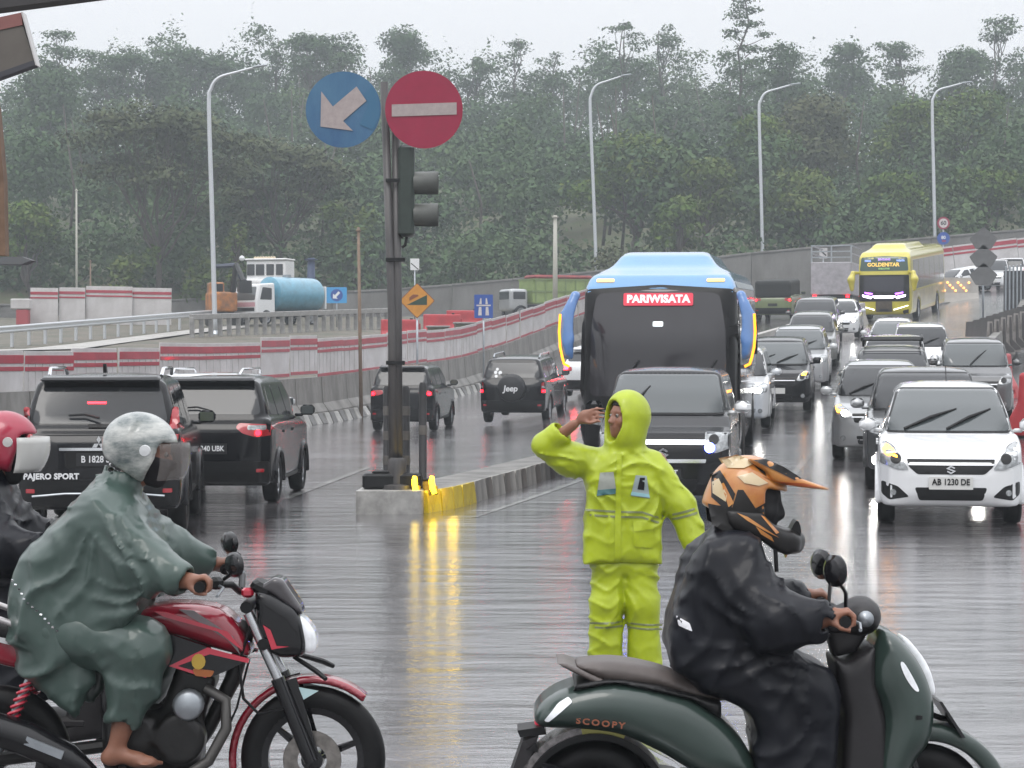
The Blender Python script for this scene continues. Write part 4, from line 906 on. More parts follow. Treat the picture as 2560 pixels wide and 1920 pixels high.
# ================================================================== BUSES, TRUCKS, STREET THINGS
def bus(label, Xn, Y, deg, pt, kind):
    L, W, H = 12.0, 2.5, 3.42; h = .06; root = thing('bus', label, 'bus', group=ql); d = dict(L=L); place_car(root, d, Xn, Y, R(deg), False)
    V = Vol((-1.35, -6.15, .22), (1.35, 6.15, 3.72), h); w_ = 1.25
    side = [(-5.85, .34), (-5.98, .6), (-6.0, 1.2), (-5.93, 2.2), (-5.72, 3.0), (-5.45, 3.22), (-4.9, 3.30), (-4.4, 3.40), (5.6, 3.40), (5.95, 3.1), (6.0, 1.2), (5.92, .34)]
    plan = [(-.9, -5.98), (0, -6.02), (.9, -5.98), (1.16, -5.85), (1.25, -5.5), (1.25, 5.7), (1.1, 5.95), (-1.1, 5.95), (-1.25, 5.7), (-1.25, -5.5), (-1.16, -5.85)]
    sec = [(-1.2, .34), (1.2, .34), (1.25, .6), (1.25, 1.4), (1.19, 3.0), (1.08, 3.26), (.8, 3.40), (-.8, 3.40), (-1.08, 3.26), (-1.19, 3.0), (-1.25, 1.4), (-1.25, .6)]
    F = smax(smax(V.poly(side, 'x'), V.poly(plan, 'z'), .12), V.poly(sec, 'y'), .1)
    pod = smax(V.poly([(-4.9, 3.2), (-4.3, 3.56), (-3.9, 3.62), (.6, 3.62), (1.2, 3.3)], 'x'), V.poly([(-.95, 3.2), (-.66, 3.64), (.66, 3.64), (.95, 3.2)], 'y'), .06); F = smin(F, pod, .05)
    for y in (-3.4, 3.0): F = smax(F, -smax(np.sqrt((V.Y - y) ** 2 + (V.Z - .5) ** 2) - .58, 1.0 - np.abs(V.X), .03), .03)
    me = V.mesh(F, 'body', 1); body = new_obj('body', me, pt, root, True); bv = bvh_of(me); pa = lambda n, o, s_, m, **k: patch(n, bv, o, s_, m, root, step=.14, **k)
    if kind == 'blue':
        me.materials.append(M_BLACK); me.materials.append(mat('dark_mirror_panel', (.06, .05, .048), .12, .35, coat=.8, var=(1.2, .5)))
        for p in me.polygons:
            c = p.center
            if c.y < -5.45 and .55 < c.z < 3.0 - .25 * max(0, abs(c.x) - .9): p.material_index = 1
            elif abs(c.x) > 1.13 and .45 < c.z < 3.02: p.material_index = 2
    for y in (-3.4, 3.0):
        for sx in (-1, 1): wheel(root, (sx * 1.10, y, .5), .5, .28)
    if kind == 'blue':
        pa('windscreen_surround', rpoly([(-1.245, 1.2), (1.245, 1.2), (1.215, 2.4), (1.15, 3.0), (0, 3.07), (-1.15, 3.0), (-1.215, 2.4)], .08), '-y', M_BLACK, off=.012)
        ws = pa('windscreen', rpoly([(-1.08, 1.34), (1.04, 1.34), (1.02, 2.4), (.93, 2.93), (0, 3.0), (-.98, 2.93), (-1.06, 2.4)], .12), '-y', mat('coach_glass', (.038, .036, .040), .06, spec=.5, coat=.2, bump=(3, .05, .02)), off=.024)
        hp = bv.ray_cast(Vector((0, -12, 2.84)), Vector((0, 1, 0)))[0]; lean = math.atan2(.21, .8)
        bd = MB().prism(rrect(-.54, -.10, .54, .10, .03), (0, 0, 0), .02).build('destination_board', mat('board_red', (.55, .04, .07), .4, emis=((.9, .05, .10), .35)), root); bd.location = hp + Vector((-.02, -.045, 0)); bd.rotation_euler = (-lean, 0, 0)
        text('board_lettering', 'PARIWISATA', .165, (0, -.014, .0), FRONT, mat('board_white', (.8, .8, .8), .4, emis=((1, 1, 1), .3)), bd, .003, .009, 1.04, 1.0)
        pa('lower_mask', rpoly([(-1.23, .60), (1.23, .60), (1.245, 1.195), (-1.245, 1.195)], .06), '-y', M_BLACK, off=.012)
        for e in (-1, 1):
            pa('roof_marker', rrect(e * .86 - .14, 3.115, e * .86 + .14, 3.165, .02), '-y', lamp('warm_marker_lit', (1, .55, .18), 1.6), off=.02)
            pa('headlight', rpoly([(e * .70, .86), (e * 1.12, .92), (e * 1.14, 1.12), (e * .78, 1.04)], .04), '-y', M_LENS, off=.025)
            # long drooping mirror arms
            V2 = Vol((min(e * 1.0, e * 1.62), -6.7, 1.75), (max(e * 1.0, e * 1.62), -5.55, 3.15), .03)
            A = V2.chain([(e * 1.10, -5.72, 2.98), (e * 1.27, -6.22, 2.90), (e * 1.39, -6.40, 2.58), (e * 1.39, -6.42, 2.25), (e * 1.37, -6.40, 2.02), (e * 1.30, -6.38, 1.90)], [.04, .065, .11, .115, .085, .035], .05); A = smax(A, np.abs(V2.Y + 6.36 + (V2.Z - 2.4) * -.25) - .085, .05)
            mo = V2.build(A, 'mirror', PT_DBLUE, root)
            if e > 0 or 1: tube('mirror_light_strip', [(e * 1.475, -6.47, 2.62), (e * 1.49, -6.49, 2.35), (e * 1.475, -6.50, 2.12), (e * 1.44, -6.52, 1.96), (e * 1.41, -6.54, 1.86), (e * 1.33, -6.54, 1.82)], .021, lamp('mirror_amber_lit', (1.0, .36, .012), 2.2), mo, 6)
            MB().box((e * 1.41, -6.20, 2.25), (.22, .03, .5), (0, 0, 0), .05).build('mirror_glass', M_BLACK, mo)
        pa('dash_sign', rrect(.62, 1.55, .82, 1.66, .02), '-y', mat('pink_card', (.6, .25, .25), .6), off=.034)
        tube('windscreen_wiper', [(-.7, -6.07, 1.36), (-.30, -6.06, 1.9)], .018, M_BLACK, root, 5); tube('windscreen_wiper', [(.5, -6.07, 1.36), (.9, -6.06, 1.9)], .018, M_BLACK, root, 5)
        # driver's steering wheel behind the glass reads as a dim ring
        pa('interior_light', rrect(-.10, 2.42, .06, 2.50, .02), '-y', mat('cab_light', (.7, .75, .75), .4, emis=((.8, .9, .9), .8)), off=.030)
        for sg in ('-x', '+x'):
            for k in range(6): pa('side_window', rrect(-5.0 + k * 1.75, 1.5, -3.35 + k * 1.75, 2.85, .06), sg, M_GLASS, off=.01)
            pass
            pa('roof_edge', rrect(-5.3, 3.02, 5.6, 3.12, .02), sg, M_STEEL, off=.012)
    else:
        dk = mat('dark_green_glass', (.012, .05, .03), .08, coat=.6)
        pa('upper_windscreen', rpoly([(-1.12, 2.38), (1.12, 2.38), (1.05, 3.0), (0, 3.06), (-1.05, 3.0)], .08), '-y', dk, off=.014)
        pa('lower_windscreen', rpoly([(-1.16, .98), (1.16, .98), (1.14, 2.2), (-1.14, 2.2)], .08), '-y', M_BLACK, off=.014)
        pa('windscreen', rpoly([(-.92, 1.42), (.92, 1.42), (.90, 2.12), (-.90, 2.12)], .06), '-y', mat('violet_dark_glass', (.03, .028, .04), .1, coat=.4), off=.026)
        txt = lambda s_, x, z, sz, m: text('windscreen_lettering', s_, sz, (x, bv.ray_cast(Vector((x, -12, z)), Vector((0, 1, 0)))[0].y - .04, z), (R(90) - .2, 0, 0), m, root, .004, .008)
        gy = mat('gold_lettering', (.75, .5, .10), .4, emis=((1, .65, .15), .6)); bl = mat('blue_lettering', (.2, .3, .8), .4, emis=((.35, .5, 1), .8))
        txt('GOLDEN', -.28, 2.66, .24, gy); txt('STAR', .42, 2.66, .24, gy); txt('BINTANG', 0, 2.90, .13, mat('violet_lettering', (.35, .2, .6), .4, emis=((.6, .4, 1), .7))); txt('PRIMA', -.75, 2.84, .10, bl); txt('WISATA', .75, 2.84, .10, bl); txt('EXECUTIVE', 0, 2.48, .10, mat('green_lettering', (.3, .55, .2), .4))
        vl = lamp('violet_lit', (.45, .12, 1.0), 5); vw = lamp('violet_white_lit', (.85, .7, 1.0), 6)
        pa('light_strip', rpoly([(-.55, 1.24), (.55, 1.24), (.42, 1.12), (-.42, 1.12)], .03), '-y', vw, off=.03)
        for e in (-1, 1):
            pa('light_strip', rpoly([(e * .5, 1.36), (e * .9, 1.42), (e * .86, 1.34), (e * .55, 1.28)], .02), '-y', vl, off=.032)
            pa('light_strip', rpoly([(e * .5, 1.2), (e * 1.0, 1.3), (e * .98, 1.2), (e * .6, 1.1)], .02), '-y', vw, off=.032)
            pa('light_strip', rpoly([(e * .44, .62), (e * 1.1, .80), (e * 1.1, .77), (e * .44, .57)], .008), '-y', lamp('white_strip_lit', (1, 1, .9), 4), off=.02)
            pa('fog_recess', rpoly([(e * .85, .55), (e * 1.12, .62), (e * 1.1, .38), (e * .88, .40)], .04), '-y', M_BLACK, off=.012)
            V2 = Vol((min(e * 1.0, e * 1.72), -6.6, 1.3), (max(e * 1.0, e * 1.72), -5.5, 2.6), .04)
            A = V2.chain([(e * 1.15, -5.7, 2.3), (e * 1.38, -6.15, 2.3), (e * 1.45, -6.25, 2.0), (e * 1.42, -6.25, 1.55)], [.07, .10, .17, .10], .08); V2.build(A, 'mirror', PT_YEL, root)
        pa('mask', rrect(-.38, .50, .38, .98, .05), '-y', mat('brown_grille', (.10, .075, .05), .5, var=(8, .5)), off=.02)
        pa('number_plate', rrect(-.22, .52, .22, .64, .01), '-y', M_PLATEB, off=.04)
        for sg in ('-x', '+x'):
            for k in range(6): pa('side_window', rrect(-5.0 + k * 1.75, 1.5, -3.35 + k * 1.75, 2.85, .06), sg, mat('grey_green_glass', (.10, .11, .09), .15, coat=.5), off=.01)
            pa('side_panel', rrect(-5.2, .6, 5.6, 1.4, .1), sg, mat('gold_panel', (.38, .33, .12), .3, .2, coat=.6, var=(1.5, .5)), off=.006)
    return root
bus('blue touring coach with a red board over its windscreen and drooping blue mirrors', 2.27, 34.6, 7.5, PT_BLUE, 'blue')
bus('yellow double-windscreen coach with violet lights climbing down at the right', 17.1, 103, 18.5, PT_YEL, 'yellow')
# ---- lorry half hidden behind the yellow coach, seen from behind
tk = thing('lorry', 'pale lorry with an open rack, half hidden behind the left side of the yellow coach', 'lorry', (17.1, 118, float(G(17.1, 118))), -.27, group=aw)
MB().box((0, 0, 1.65), (2.1, 4.6, 1.7), None, .04).build('cargo_box', mat('pale_lilac_sheet', (.42, .40, .43), .5, var=(3, .4)), tk); mb = MB()
for z in (2.75, 3.05, 3.35): mb.box((0, -2.2, z), (2.1, .06, .06))
for x in (-1.02, 0, 1.02): mb.box((x, -2.2, 2.9), (.07, .07, .95))
for x in (-1.02, 1.02):
    mb.box((x, 0, 3.35), (.06, 4.4, .06)); mb.box((x, 0, 2.95), (.06, 4.4, .06))
mb.build('rack', M_STEEL, tk); MB().box((0, .2, .6), (1.9, 4.6, .4), None, .03).build('chassis', M_BLACK, tk)
for y in (-1.4, 2.2):
    for sx in (-1, 1): wheel(tk, (sx * .9, y, .42), .42, .24)
for sx in (-1, 1): MB().box((sx * .85, -2.32, .72), (.16, .05, .12), None, .02).build('tail_light', M_REDLIT, tk)
# ---- blue tank lorry on the embankment
g0 = lambda px, Y: (lambda p: (p.x, Y, float(PL(p.x, Y))))(P(px, 800, Y))
tx = g0(692, 127); tl = thing('tank_lorry', 'white-cabbed lorry with a pale blue water tank beside the left street lamp', 'lorry', tx, R(-40))
V = Vol((-1.1, -2.6, .5), (1.1, -.9, 2.5), .05)
cabm = V.build(smax(V.ext(rpoly([(-2.45, .55), (-2.45, 1.35), (-2.2, 2.28), (-1.05, 2.36), (-1.0, .55)], .12), 'x', 0, .95, .08), V.box((0, -1.7, 1.4), (.97, .85, 1.05), .2), .05), 'cab', PT_WHITE, tl); bv = bvh_of(cabm.data)
patch('windscreen', bv, rpoly([(-.78, 1.36), (.78, 1.36), (.72, 2.12), (-.72, 2.12)], .08), '-y', M_GLASSB, tl, step=.15)
patch('front_grille', bv, rrect(-.75, .75, .75, .95, .04), '-y', M_BLACK, tl, step=.15); patch('nose_band', bv, rrect(-.8, 1.0, .8, 1.25, .04), '-y', mat('faded_pink', (.55, .30, .34), .5), tl, step=.15)
for sg in ('-x', '+x'): patch('side_window', bv, rpoly([(-2.2, 1.4), (-1.3, 1.4), (-1.3, 2.05), (-2.0, 2.1)], .06), sg, M_GLASS, tl, step=.15)
tank = MB().lathe([(.001, -.75), (.75, -.72), (.98, -.6), (1.0, -.3), (1.0, 2.6), (.96, 2.85), (.7, 2.95), (.001, 2.98)], (0, 0, 1.75), 'y', 28).build('tank', PT_TANK, tl, ang=35)
MB().lathe([(.25, 0), (.25, .16), (.001, .17)], (0, .8, 2.72), 'z', 14).build('filler_hatch', M_STEEL, tank); MB().box((0, .4, .65), (1.4, 5.6, .3), None, .03).build('chassis', M_BLACK, tl); MB().box((0, 3.1, 1.6), (1.7, .12, 1.3), None, .03).build('tail_board', M_WHITE, tl)
for y in (-1.7, 1.9):
    for sx in (-1, 1): wheel(tl, (sx * .85, y, .42), .42, .25)
# ---- orange digger seen end-on at the guard rail end
ex = thing('excavator', 'orange and black excavator at the end of the white guard rail', 'excavator', g0(560, 125), R(20)); OR = mat('orange_paint', (.55, .20, .03), .45, var=(2, .6, (.13, .06, .03)))
V = Vol((-1, -1.2, .6), (1, 1.2, 3), .05); V.build(smin(V.box((-.15, 0, 1.35), (.72, .95, .55), .12), V.box((-.45, .1, 2.0), (.38, .6, .45), .1), .05), 'house', OR, ex)
MB().box((-.45, -.52, 2.05), (.55, .06, .6), None, .02).build('cab_window', M_BLACK, ex)
for sx in (-1, 1):
    MB().prism(spl([(-1.3, .35), (-1.0, .05), (1.0, .05), (1.3, .35), (1.0, .68), (-1.0, .68)], 4), (sx * .62, 0, 0), .36, 'yz').build('track', M_BLACK, ex)
MB().box((0, 0, .75), (.9, .9, .3)).build('turntable', M_BLACK, ex)
bm_ = MB().tube([(.3, -.6, 1.6), (.35, -1.6, 3.4)], .16, 6); bm_.tube([(.35, -1.6, 3.4), (.4, -3.2, 2.4)], .13, 6); bm_.build('boom', M_BLACK, ex); MB().prism([(-.3, 0), (.3, .1), (.3, .6), (-.2, .7)], (.4, -3.3, 1.75), .7, 'yz').build('bucket', M_BLACK, ex)
# ---- white digger behind the tank lorry
wx = thing('excavator', 'white-cabbed excavator with dark arm behind the blue tank lorry', 'excavator', g0(672, 140), R(-15)); wx.scale = (.9, .9, .92)
V = Vol((-1.8, -1.3, .9), (1.8, 1.3, 4.6), .06); V.build(smin(V.box((0, 0, 1.9), (1.6, 1.1, .75), .12), V.box((.1, .1, 3.1), (1.45, .9, .85), .1), .05), 'house', M_WHITE, wx)
for x, w2 in ((-1.0, .55), (-.32, .62), (.42, .55), (1.10, .5)): MB().box((x, -.83, 3.3), (w2, .06, .75), None, .02).build('cab_window', M_GLASS, wx)
MB().box((.1, 0, 4.0), (3.05, 1.9, .12), None, .04).build('cab_roof', M_WHITE, wx); mb = MB()
for k in range(8): mb.lathe([(.001, .16), (.1, .12), (.13, 0)], (-.8 + k * .2, -.5, 4.06), 'z', 8)
mb.build('beacon_bar', mat('beacon', (.6, .5, .35), .4), wx); MB().lathe([(.001, .2), (.15, .14), (.2, 0), (.15, -.14), (.001, -.2)], (-1.75, -.6, 4.1), 'z', 12).build('lamp', M_PRINT, wx)
MB().tube([(-1.0, -1.1, 2.0), (-1.9, -1.8, 3.6), (-3.2, -2.2, 3.5)], [.22, .2, .14], 6).build('boom', mat('navy_arm', (.02, .03, .06), .5), wx)
for sx in (-1, 1): MB().prism(spl([(-1.6, .4), (-1.2, .05), (1.2, .05), (1.6, .4), (1.2, .9), (-1.2, .9)], 4), (sx * 1.0, 0, 0), .5, 'yz').build('track', M_BLACK, wx)
# ---- green tipper lorry
gx = thing('tipper_lorry', 'olive green tipper lorry with ribbed sides left of the blue coach', 'lorry', g0(1362, 136), R(-66)); GR = mat('olive_green_panel', (.27, .36, .12), .5, var=(1.6, .35))
MB().box((0, .9, 1.75), (2.1, 4.3, 1.5), None, .03).build('tipper_body', GR, gx); mb = MB()
for y in np.linspace(-1.1, 2.9, 7): mb.box((0, y, 1.75), (2.22, .09, 1.52))
for z in (1.05, 1.75, 2.46): mb.box((0, .9, z), (2.2, 4.36, .09))
mb.build('body_ribs', mat('dark_olive', (.17, .23, .085), .5), gx); MB().box((0, .5, .75), (1.4, 6.0, .35)).build('chassis', M_BLACK, gx); MB().box((0, .9, 2.62), (1.7, 3.9, .25), None, .1).build('load', mat('red_load', (.30, .05, .05), .7, var=(3, .5)), gx)
V = Vol((-1.1, -3.1, .5), (1.1, -1.4, 2.6), .06); cb = V.build(V.box((0, -2.1, 1.2), (.92, .6, .68), .2), 'cab', PT_SILVER, gx); bv = bvh_of(cb.data)
patch('windscreen', bv, rrect(-.72, 1.25, .72, 1.72, .06), '-y', M_GLASSB, gx, step=.15)
for sg in ('-x', '+x'): patch('side_window', bv, rrect(-2.5, 1.25, -1.7, 1.7, .06), sg, M_GLASS, gx, step=.15)
for y in (-2.0, 1.2, 2.3):
    for sx in (-1, 1): wheel(gx, (sx * .88, y, .45), .45, .26)
# ---- street lamps
M_LAMP = mat('lamp_post_paint', (.55, .57, .60), .4, .4)
def street_lamp(px_top, py_top, px_base, Y, arm, label, base_py=None):
    t = P(px_top, py_top, Y); x0 = P(px_base, 700, Y).x; g = float(HILL(np.float64(x0), np.float64(Y))) if Y > 151 else float(PL(x0, Y))
    r = thing('street_lamp', label, 'street lamp', (x0, Y, g - .2), group='tall curved street lamps'); H = t.z - g + .2; dx = t.x - x0
    pts = spl([(0, 0, 0), (dx * .45, 0, H * .45), (dx * .92, 0, H * .86), (dx + .12, 0, H * .93), (dx + arm * .22, 0, H * .972), (dx + arm * .6, 0, H * .993), (dx + arm, 0, H * 1.012)], 5, False)
    n = len(pts); MB().tube(pts, [.13 - .08 * i / (n - 1) for i in range(n)], 8).build('post', M_LAMP, r, True)
    MB().box((dx + arm + .28, 0, H * 1.016), (.75, .26, .10), (0, R(-8), 0), .04).build('lamp_head', M_STEEL, r); MB().lathe([(.24, 0), (.24, .12), (.15, .3)], (0, 0, .1), 'z', 10).build('post_base', M_STEEL, r); return r
street_lamp(521, 176, 538, 112, 2.3, 'tall curved street lamp nearest the left, behind the orange excavator')
street_lamp(1474, 197, 1494, 153, 2.2, 'curved street lamp rising behind the roof of the blue coach')
street_lamp(1897, 218, 1908, 153, 2.2, 'curved street lamp on the wall between the blue and yellow coaches')
street_lamp(2330, 213, 2338, 153, 2.1, 'curved street lamp on the wall right of the yellow coach')
# ---- guard rails
def guard_rail(label, a, b, Y0, Y1, sp, h=.78, m=M_STEEL, posts=True):
    p0, p1 = g0(a, Y0), g0(b, Y1); A, B = Vector(p0), Vector(p1); n = max(2, int((B - A).length / sp)); r = thing('guard_rail', label, 'guard rail', A)
    ps = []
    for i in range(n + 1):
        t = i / n; q = A.lerp(B, t); q.z = float(PL(q.x, q.y)); ps.append(q - A)
    prof = [(-.035, -.16), (.03, -.12), (.03, -.06), (-.03, 0), (.03, .06), (.03, .12), (-.035, .16)]; dr = (B - A); dr.z = 0; dr.normalize(); nn = Vector((dr.y, -dr.x, 0)); mb = MB(); k = len(prof)
    vs = [p + nn * (u + .08) + Vector((0, 0, h - .16 + v)) for p in ps for u, v in prof]; fs = [(i * k + j, (i + 1) * k + j, (i + 1) * k + j + 1, i * k + j + 1) for i in range(n) for j in range(k - 1)]
    mb.add(vs, fs); mb.build('rail', m, r, True); pm_ = MB().box((0, 0, h / 2 - .1), (.11, .14, h + .1)).mesh('post')
    for p in ps: o = new_obj('post', pm_, m, r); o.location = p; o.rotation_euler = (0, 0, math.atan2(-dr.x, dr.y))
guard_rail('long pale guard rail running from the left edge to the orange excavator', -60, 530, 92, 124, 1.9, .95, mat('pale_rail', (.58, .60, .62), .35, .5))
cr_ = thing('concrete_railing', 'low grey railing with square openings in front of the tank lorry', 'railing', g0(480, 108)); A = Vector(g0(480, 108)); B = Vector(g0(985, 122)); n = 24; rp_ = MB().box((0, 0, .45), (.22, .22, 1.0), None, .02).mesh('post')
for i in range(n + 1):
    q = A.lerp(B, i / n); q.z = float(PL(q.x, q.y)); o = new_obj('post', rp_, M_CONC, cr_); o.location = q - A
    if i < n:
        q2 = A.lerp(B, (i + 1) / n); q2.z = float(PL(q2.x, q2.y)); c = (q + q2) / 2 - A; o = MB().box((0, 0, .97), ((q2 - q).length + .02, .26, .26), None, .02).build('beam', M_CONC, cr_); o.location = c; o.rotation_euler = (0, -math.asin((q2.z - q.z) / (q2 - q).length), math.atan2(q2.y - q.y, q2.x - q.x))
# pale lane on the embankment beyond the hoarding
mb = MB(); pts = [(-80, 88), (60, 92), (200, 99), (330, 107), (470, 117), (620, 128)]
for (a, y0), (b, y1) in zip(pts, pts[1:]):
    x0, x1 = P(a, 800, y0).x, P(b, 800, y1).x; x0b, x1b = P(a, 800, y0 - 6).x, P(b, 800, y1 - 6).x
    mb.add([(x0, y0, float(PL(x0, y0)) + .06), (x0b, y0 - 6, float(PL(x0b, y0 - 6)) + .06), (x1b, y1 - 6, float(PL(x1b, y1 - 6)) + .06), (x1, y1, float(PL(x1, y1)) + .06)], [(0, 1, 2, 3)])
tag(mb.build('concrete_lane', M_PALECONC, None, True), kind='structure')
# ---- white site screens on the left
sc = thing('site_screen', 'white site screen with red stripes on the embankment at the far left', 'hoarding', g0(75, 128))
for i, (a, b, t0, t1, hw) in enumerate(((75, 144, 720, 722, 1.0), (147, 212, 719, 722, 1.0), (214, 330, 716, 720, 1.0), (330, 428, 720, 724, 1.0))):
    y = 128 + i * .25; p0, p1 = P(a, t0, y), P(b, t1, y); w2 = p1.x - p0.x; zb = float(PL((p0.x + p1.x) / 2, y)) - .1; hh = p0.z - zb
    o = MB().box((0, 0, hh / 2), (w2, .06, hh), None, .01).build('panel', M_HWHITE, sc); o.location = ((p0.x + p1.x) / 2 - sc.location.x, y - 128, zb - sc.location.z); o.rotation_euler = (0, R(.8), 0)
    for z_, t_ in ((.30, .16), (.56, .09)): MB().box((0, -.04, hh - z_), (w2 - .01, .03, t_)).build('stripe', M_HRED, o)
rs = thing('red_bin', 'small red and white bin left of the white site screen', 'bin', g0(58, 127)); MB().box((0, 0, .45), (.7, .6, .9), None, .05).build('bin_body', mat('dull_red_plastic', (.36, .05, .06), .5), rs); MB().box((-.1, 0, 1.2), (1.1, .7, .6), None, .05).build('lid_box', M_HWHITE, rs)
# ---- thin poles
M_WOODP = mat('weathered_pole', (.24, .17, .12), .7, var=(6, .3)); M_PALEP = mat('pale_pole', (.42, .41, .36), .6)
def pole(px, y0, Y, r_, m, label, lean=0.0):
    t = P(px, y0, Y); g = float(PL(t.x, Y)) if t.x < XB(Y) else float(G(t.x, Y)); o = thing('pole', label, 'pole', (t.x + lean, Y, g - .1)); MB().tube([(0, 0, 0), (-lean * .5, 0, (t.z - g) / 2), (-lean, 0, t.z - g + .1)], [r_, r_ * .9, r_ * .7], 8).build('shaft', m, o, True); MB().box((-lean, 0, t.z - g), (r_ * 2.4, r_ * 2.4, .06), None, .01).build('cap', m, o); return o
pole(191, 472, 131, .07, M_PALEP, 'thin pale pole standing behind the white site screen'); pole(226, 650, 132, .06, M_WOODP, 'short thin pole right of the pale one, behind the site screen')
pole(896, 568, 66, .058, M_WOODP, 'brown wooden pole rising behind the hoarding left of the signal', .08); pole(1388, 538, 112, .13, M_PALEP, 'pale concrete pole left of the blue coach mirror'); pole(778, 645, 133, .30, mat('navy_post', (.03, .05, .11), .6), 'thick dark blue post behind the white excavator')
# ---- signs on the embankment
def sign(label, px, py, Y, shape, r_, face, back=None, post=True, roll=0.0, name='road_sign', yaw=0.0):
    c = P(px, py, Y); g = float(PL(c.x, Y)) if c.x < XB(Y) else float(G(c.x, Y)); o = thing(name, label, 'road sign', (c.x, Y, g), yaw); z = c.z - g
    poly = rrect(-r_[0], -r_[1], r_[0], r_[1], .03) if shape == 'rect' else circ(0, 0, r_, 28) if shape == 'disc' else rpoly([(0, r_), (r_, 0), (0, -r_), (-r_, 0)], .05)
    p = MB().prism(poly, (0, 0, 0), .02).build('plate', face, o); p.location = (0, -.07, z); p.rotation_euler = (0, roll, 0)
    if post: MB().tube([(0, 0, -.2), (0, 0, z + .2)], .035, 8).build('post', M_STEEL, o, True)
    return o, p
M_SYEL = mat('amber_sign', (.62, .27, .035), .45, var=(4, .2)); M_SBLUE = mat('blue_sign', (.025, .085, .36), .45, var=(4, .2)); M_SCY = mat('cyan_sign', (.04, .30, .62), .45)
M_SRED = mat('red_sign', (.30, .008, .045), .4, var=(5, .15), coat=.1); M_SW = mat('sign_white', (.62, .58, .57), .45, var=(5, .2)); M_SDK = mat('sign_dark', (.02, .05, .03), .5); M_SBROWN = mat('sign_border', (.22, .07, .03), .5)
o, p = sign('amber diamond hill warning sign right of the signal pole', 1043, 752, 70, 'diamond', .56, M_SBROWN)
MB().prism(rpoly([(0, .53), (.53, 0), (0, -.53), (-.53, 0)], .05), (0, -.012, 0), .012).build('face', M_SYEL, p); MB().prism([(-.32, -.13), (.31, -.13), (.31, .18)], (0, -.022, 0), .008).build('hill_symbol', M_SDK, p)
MB().prism([(-.24, .0), (.05, .15), (.02, .19), (-.05, .19), (-.12, .20), (-.24, .10)], (0, -.022, .0), .008).build('car_symbol', M_SBROWN, p)
o, p = sign('blue motorway sign with two white lanes left of the green tipper lorry', 1209, 766, 82, 'rect', (.34, .43), M_SBLUE)
for e in (-1, 1):
    MB().prism([(e * .20, -.33), (e * .07, -.33), (e * .08, -.02), (e * .17, -.02)], (0, -.015, 0), .008).build('lane_symbol', M_SW, p); MB().prism([(e * .16, .08), (e * .07, .08), (e * .08, .30), (e * .12, .30)], (0, -.015, 0), .008).build('lane_symbol', M_SW, p)
MB().prism([(-.26, .01), (.26, .01), (.26, .06), (-.26, .06)], (0, -.015, 0), .008).build('bridge_symbol', M_SW, p)
o, p = sign('pale blue sign with a white arrow in a dark disc right of the tank lorry', 842, 738, 124, 'rect', (.56, .44), M_SCY)
MB().prism(circ(0, 0, .34, 24), (0, -.014, 0), .008).build('disc', M_SBLUE, p); MB().prism([(-.22, -.18), (.06, -.20), (-.02, -.10), (.20, .12), (.10, .22), (-.10, .0), (-.20, .08)], (0, -.022, 0), .008).build('arrow_symbol', M_PRINT, p)
o, p = sign('small white sign with a dark diagonal above the amber diamond', 1037, 661, 120, 'rect', (.24, .31), M_PRINT); MB().prism(stroke([(-.2, .06), (.2, -.28)], .05), (0, -.014, 0), .006).build('bar_symbol', M_BLACK, p)
o, p = sign('small white sign with a dark diagonal on the grey wall right of the blue coach', 2058, 633, 146, 'rect', (.26, .34), M_HWHITE); MB().prism(stroke([(-.18, .16), (.18, -.16)], .09), (0, -.014, 0), .006).build('bar_symbol', M_BLACK, p)
o, p = sign('red rimmed round speed sign at the fourth street lamp', 2358, 558, 142, 'disc', .40, M_SRED); MB().prism(circ(0, 0, .29, 24), (0, -.014, 0), .008).build('face', M_SW, p); text('number', '60', .36, (0, -.02, 0), FRONT, M_BLACK, p, .002, .01)
o, p = sign('blue round sign with white and red print below the speed sign', 2358, 596, 141.6, 'disc', .40, M_SBLUE); text('print', '80', .28, (0, -.014, .05), FRONT, M_PRINT, p, .002, .008); text('print', 'km', .2, (.04, -.014, -.16), FRONT, M_HRED, p, .002, .008)
M_SBACK = mat('sign_back_grey', (.15, .15, .15), .5, .2, var=(3, .3))
c = P(2458, 604, 88); gz = float(G(c.x, 88)); sg = thing('chevron_sign_stack', 'stack of grey diamond signs seen from behind on one post at the far right', 'road sign', (c.x, 88, gz)); MB().tube([(0, 0, -.3), (0, 0, P(2458, 570, 88).z - gz)], .045, 8).build('post', M_STEEL, sg, True)
for py in (600, 645, 690): q = MB().prism(rpoly([(0, .52), (.56, .05), (.30, -.36), (-.30, -.36), (-.56, .05)], .06), (0, 0, 0), .02).build('plate', M_SBACK, sg); q.location = (0, -.06, P(2458, py, 88).z - gz)
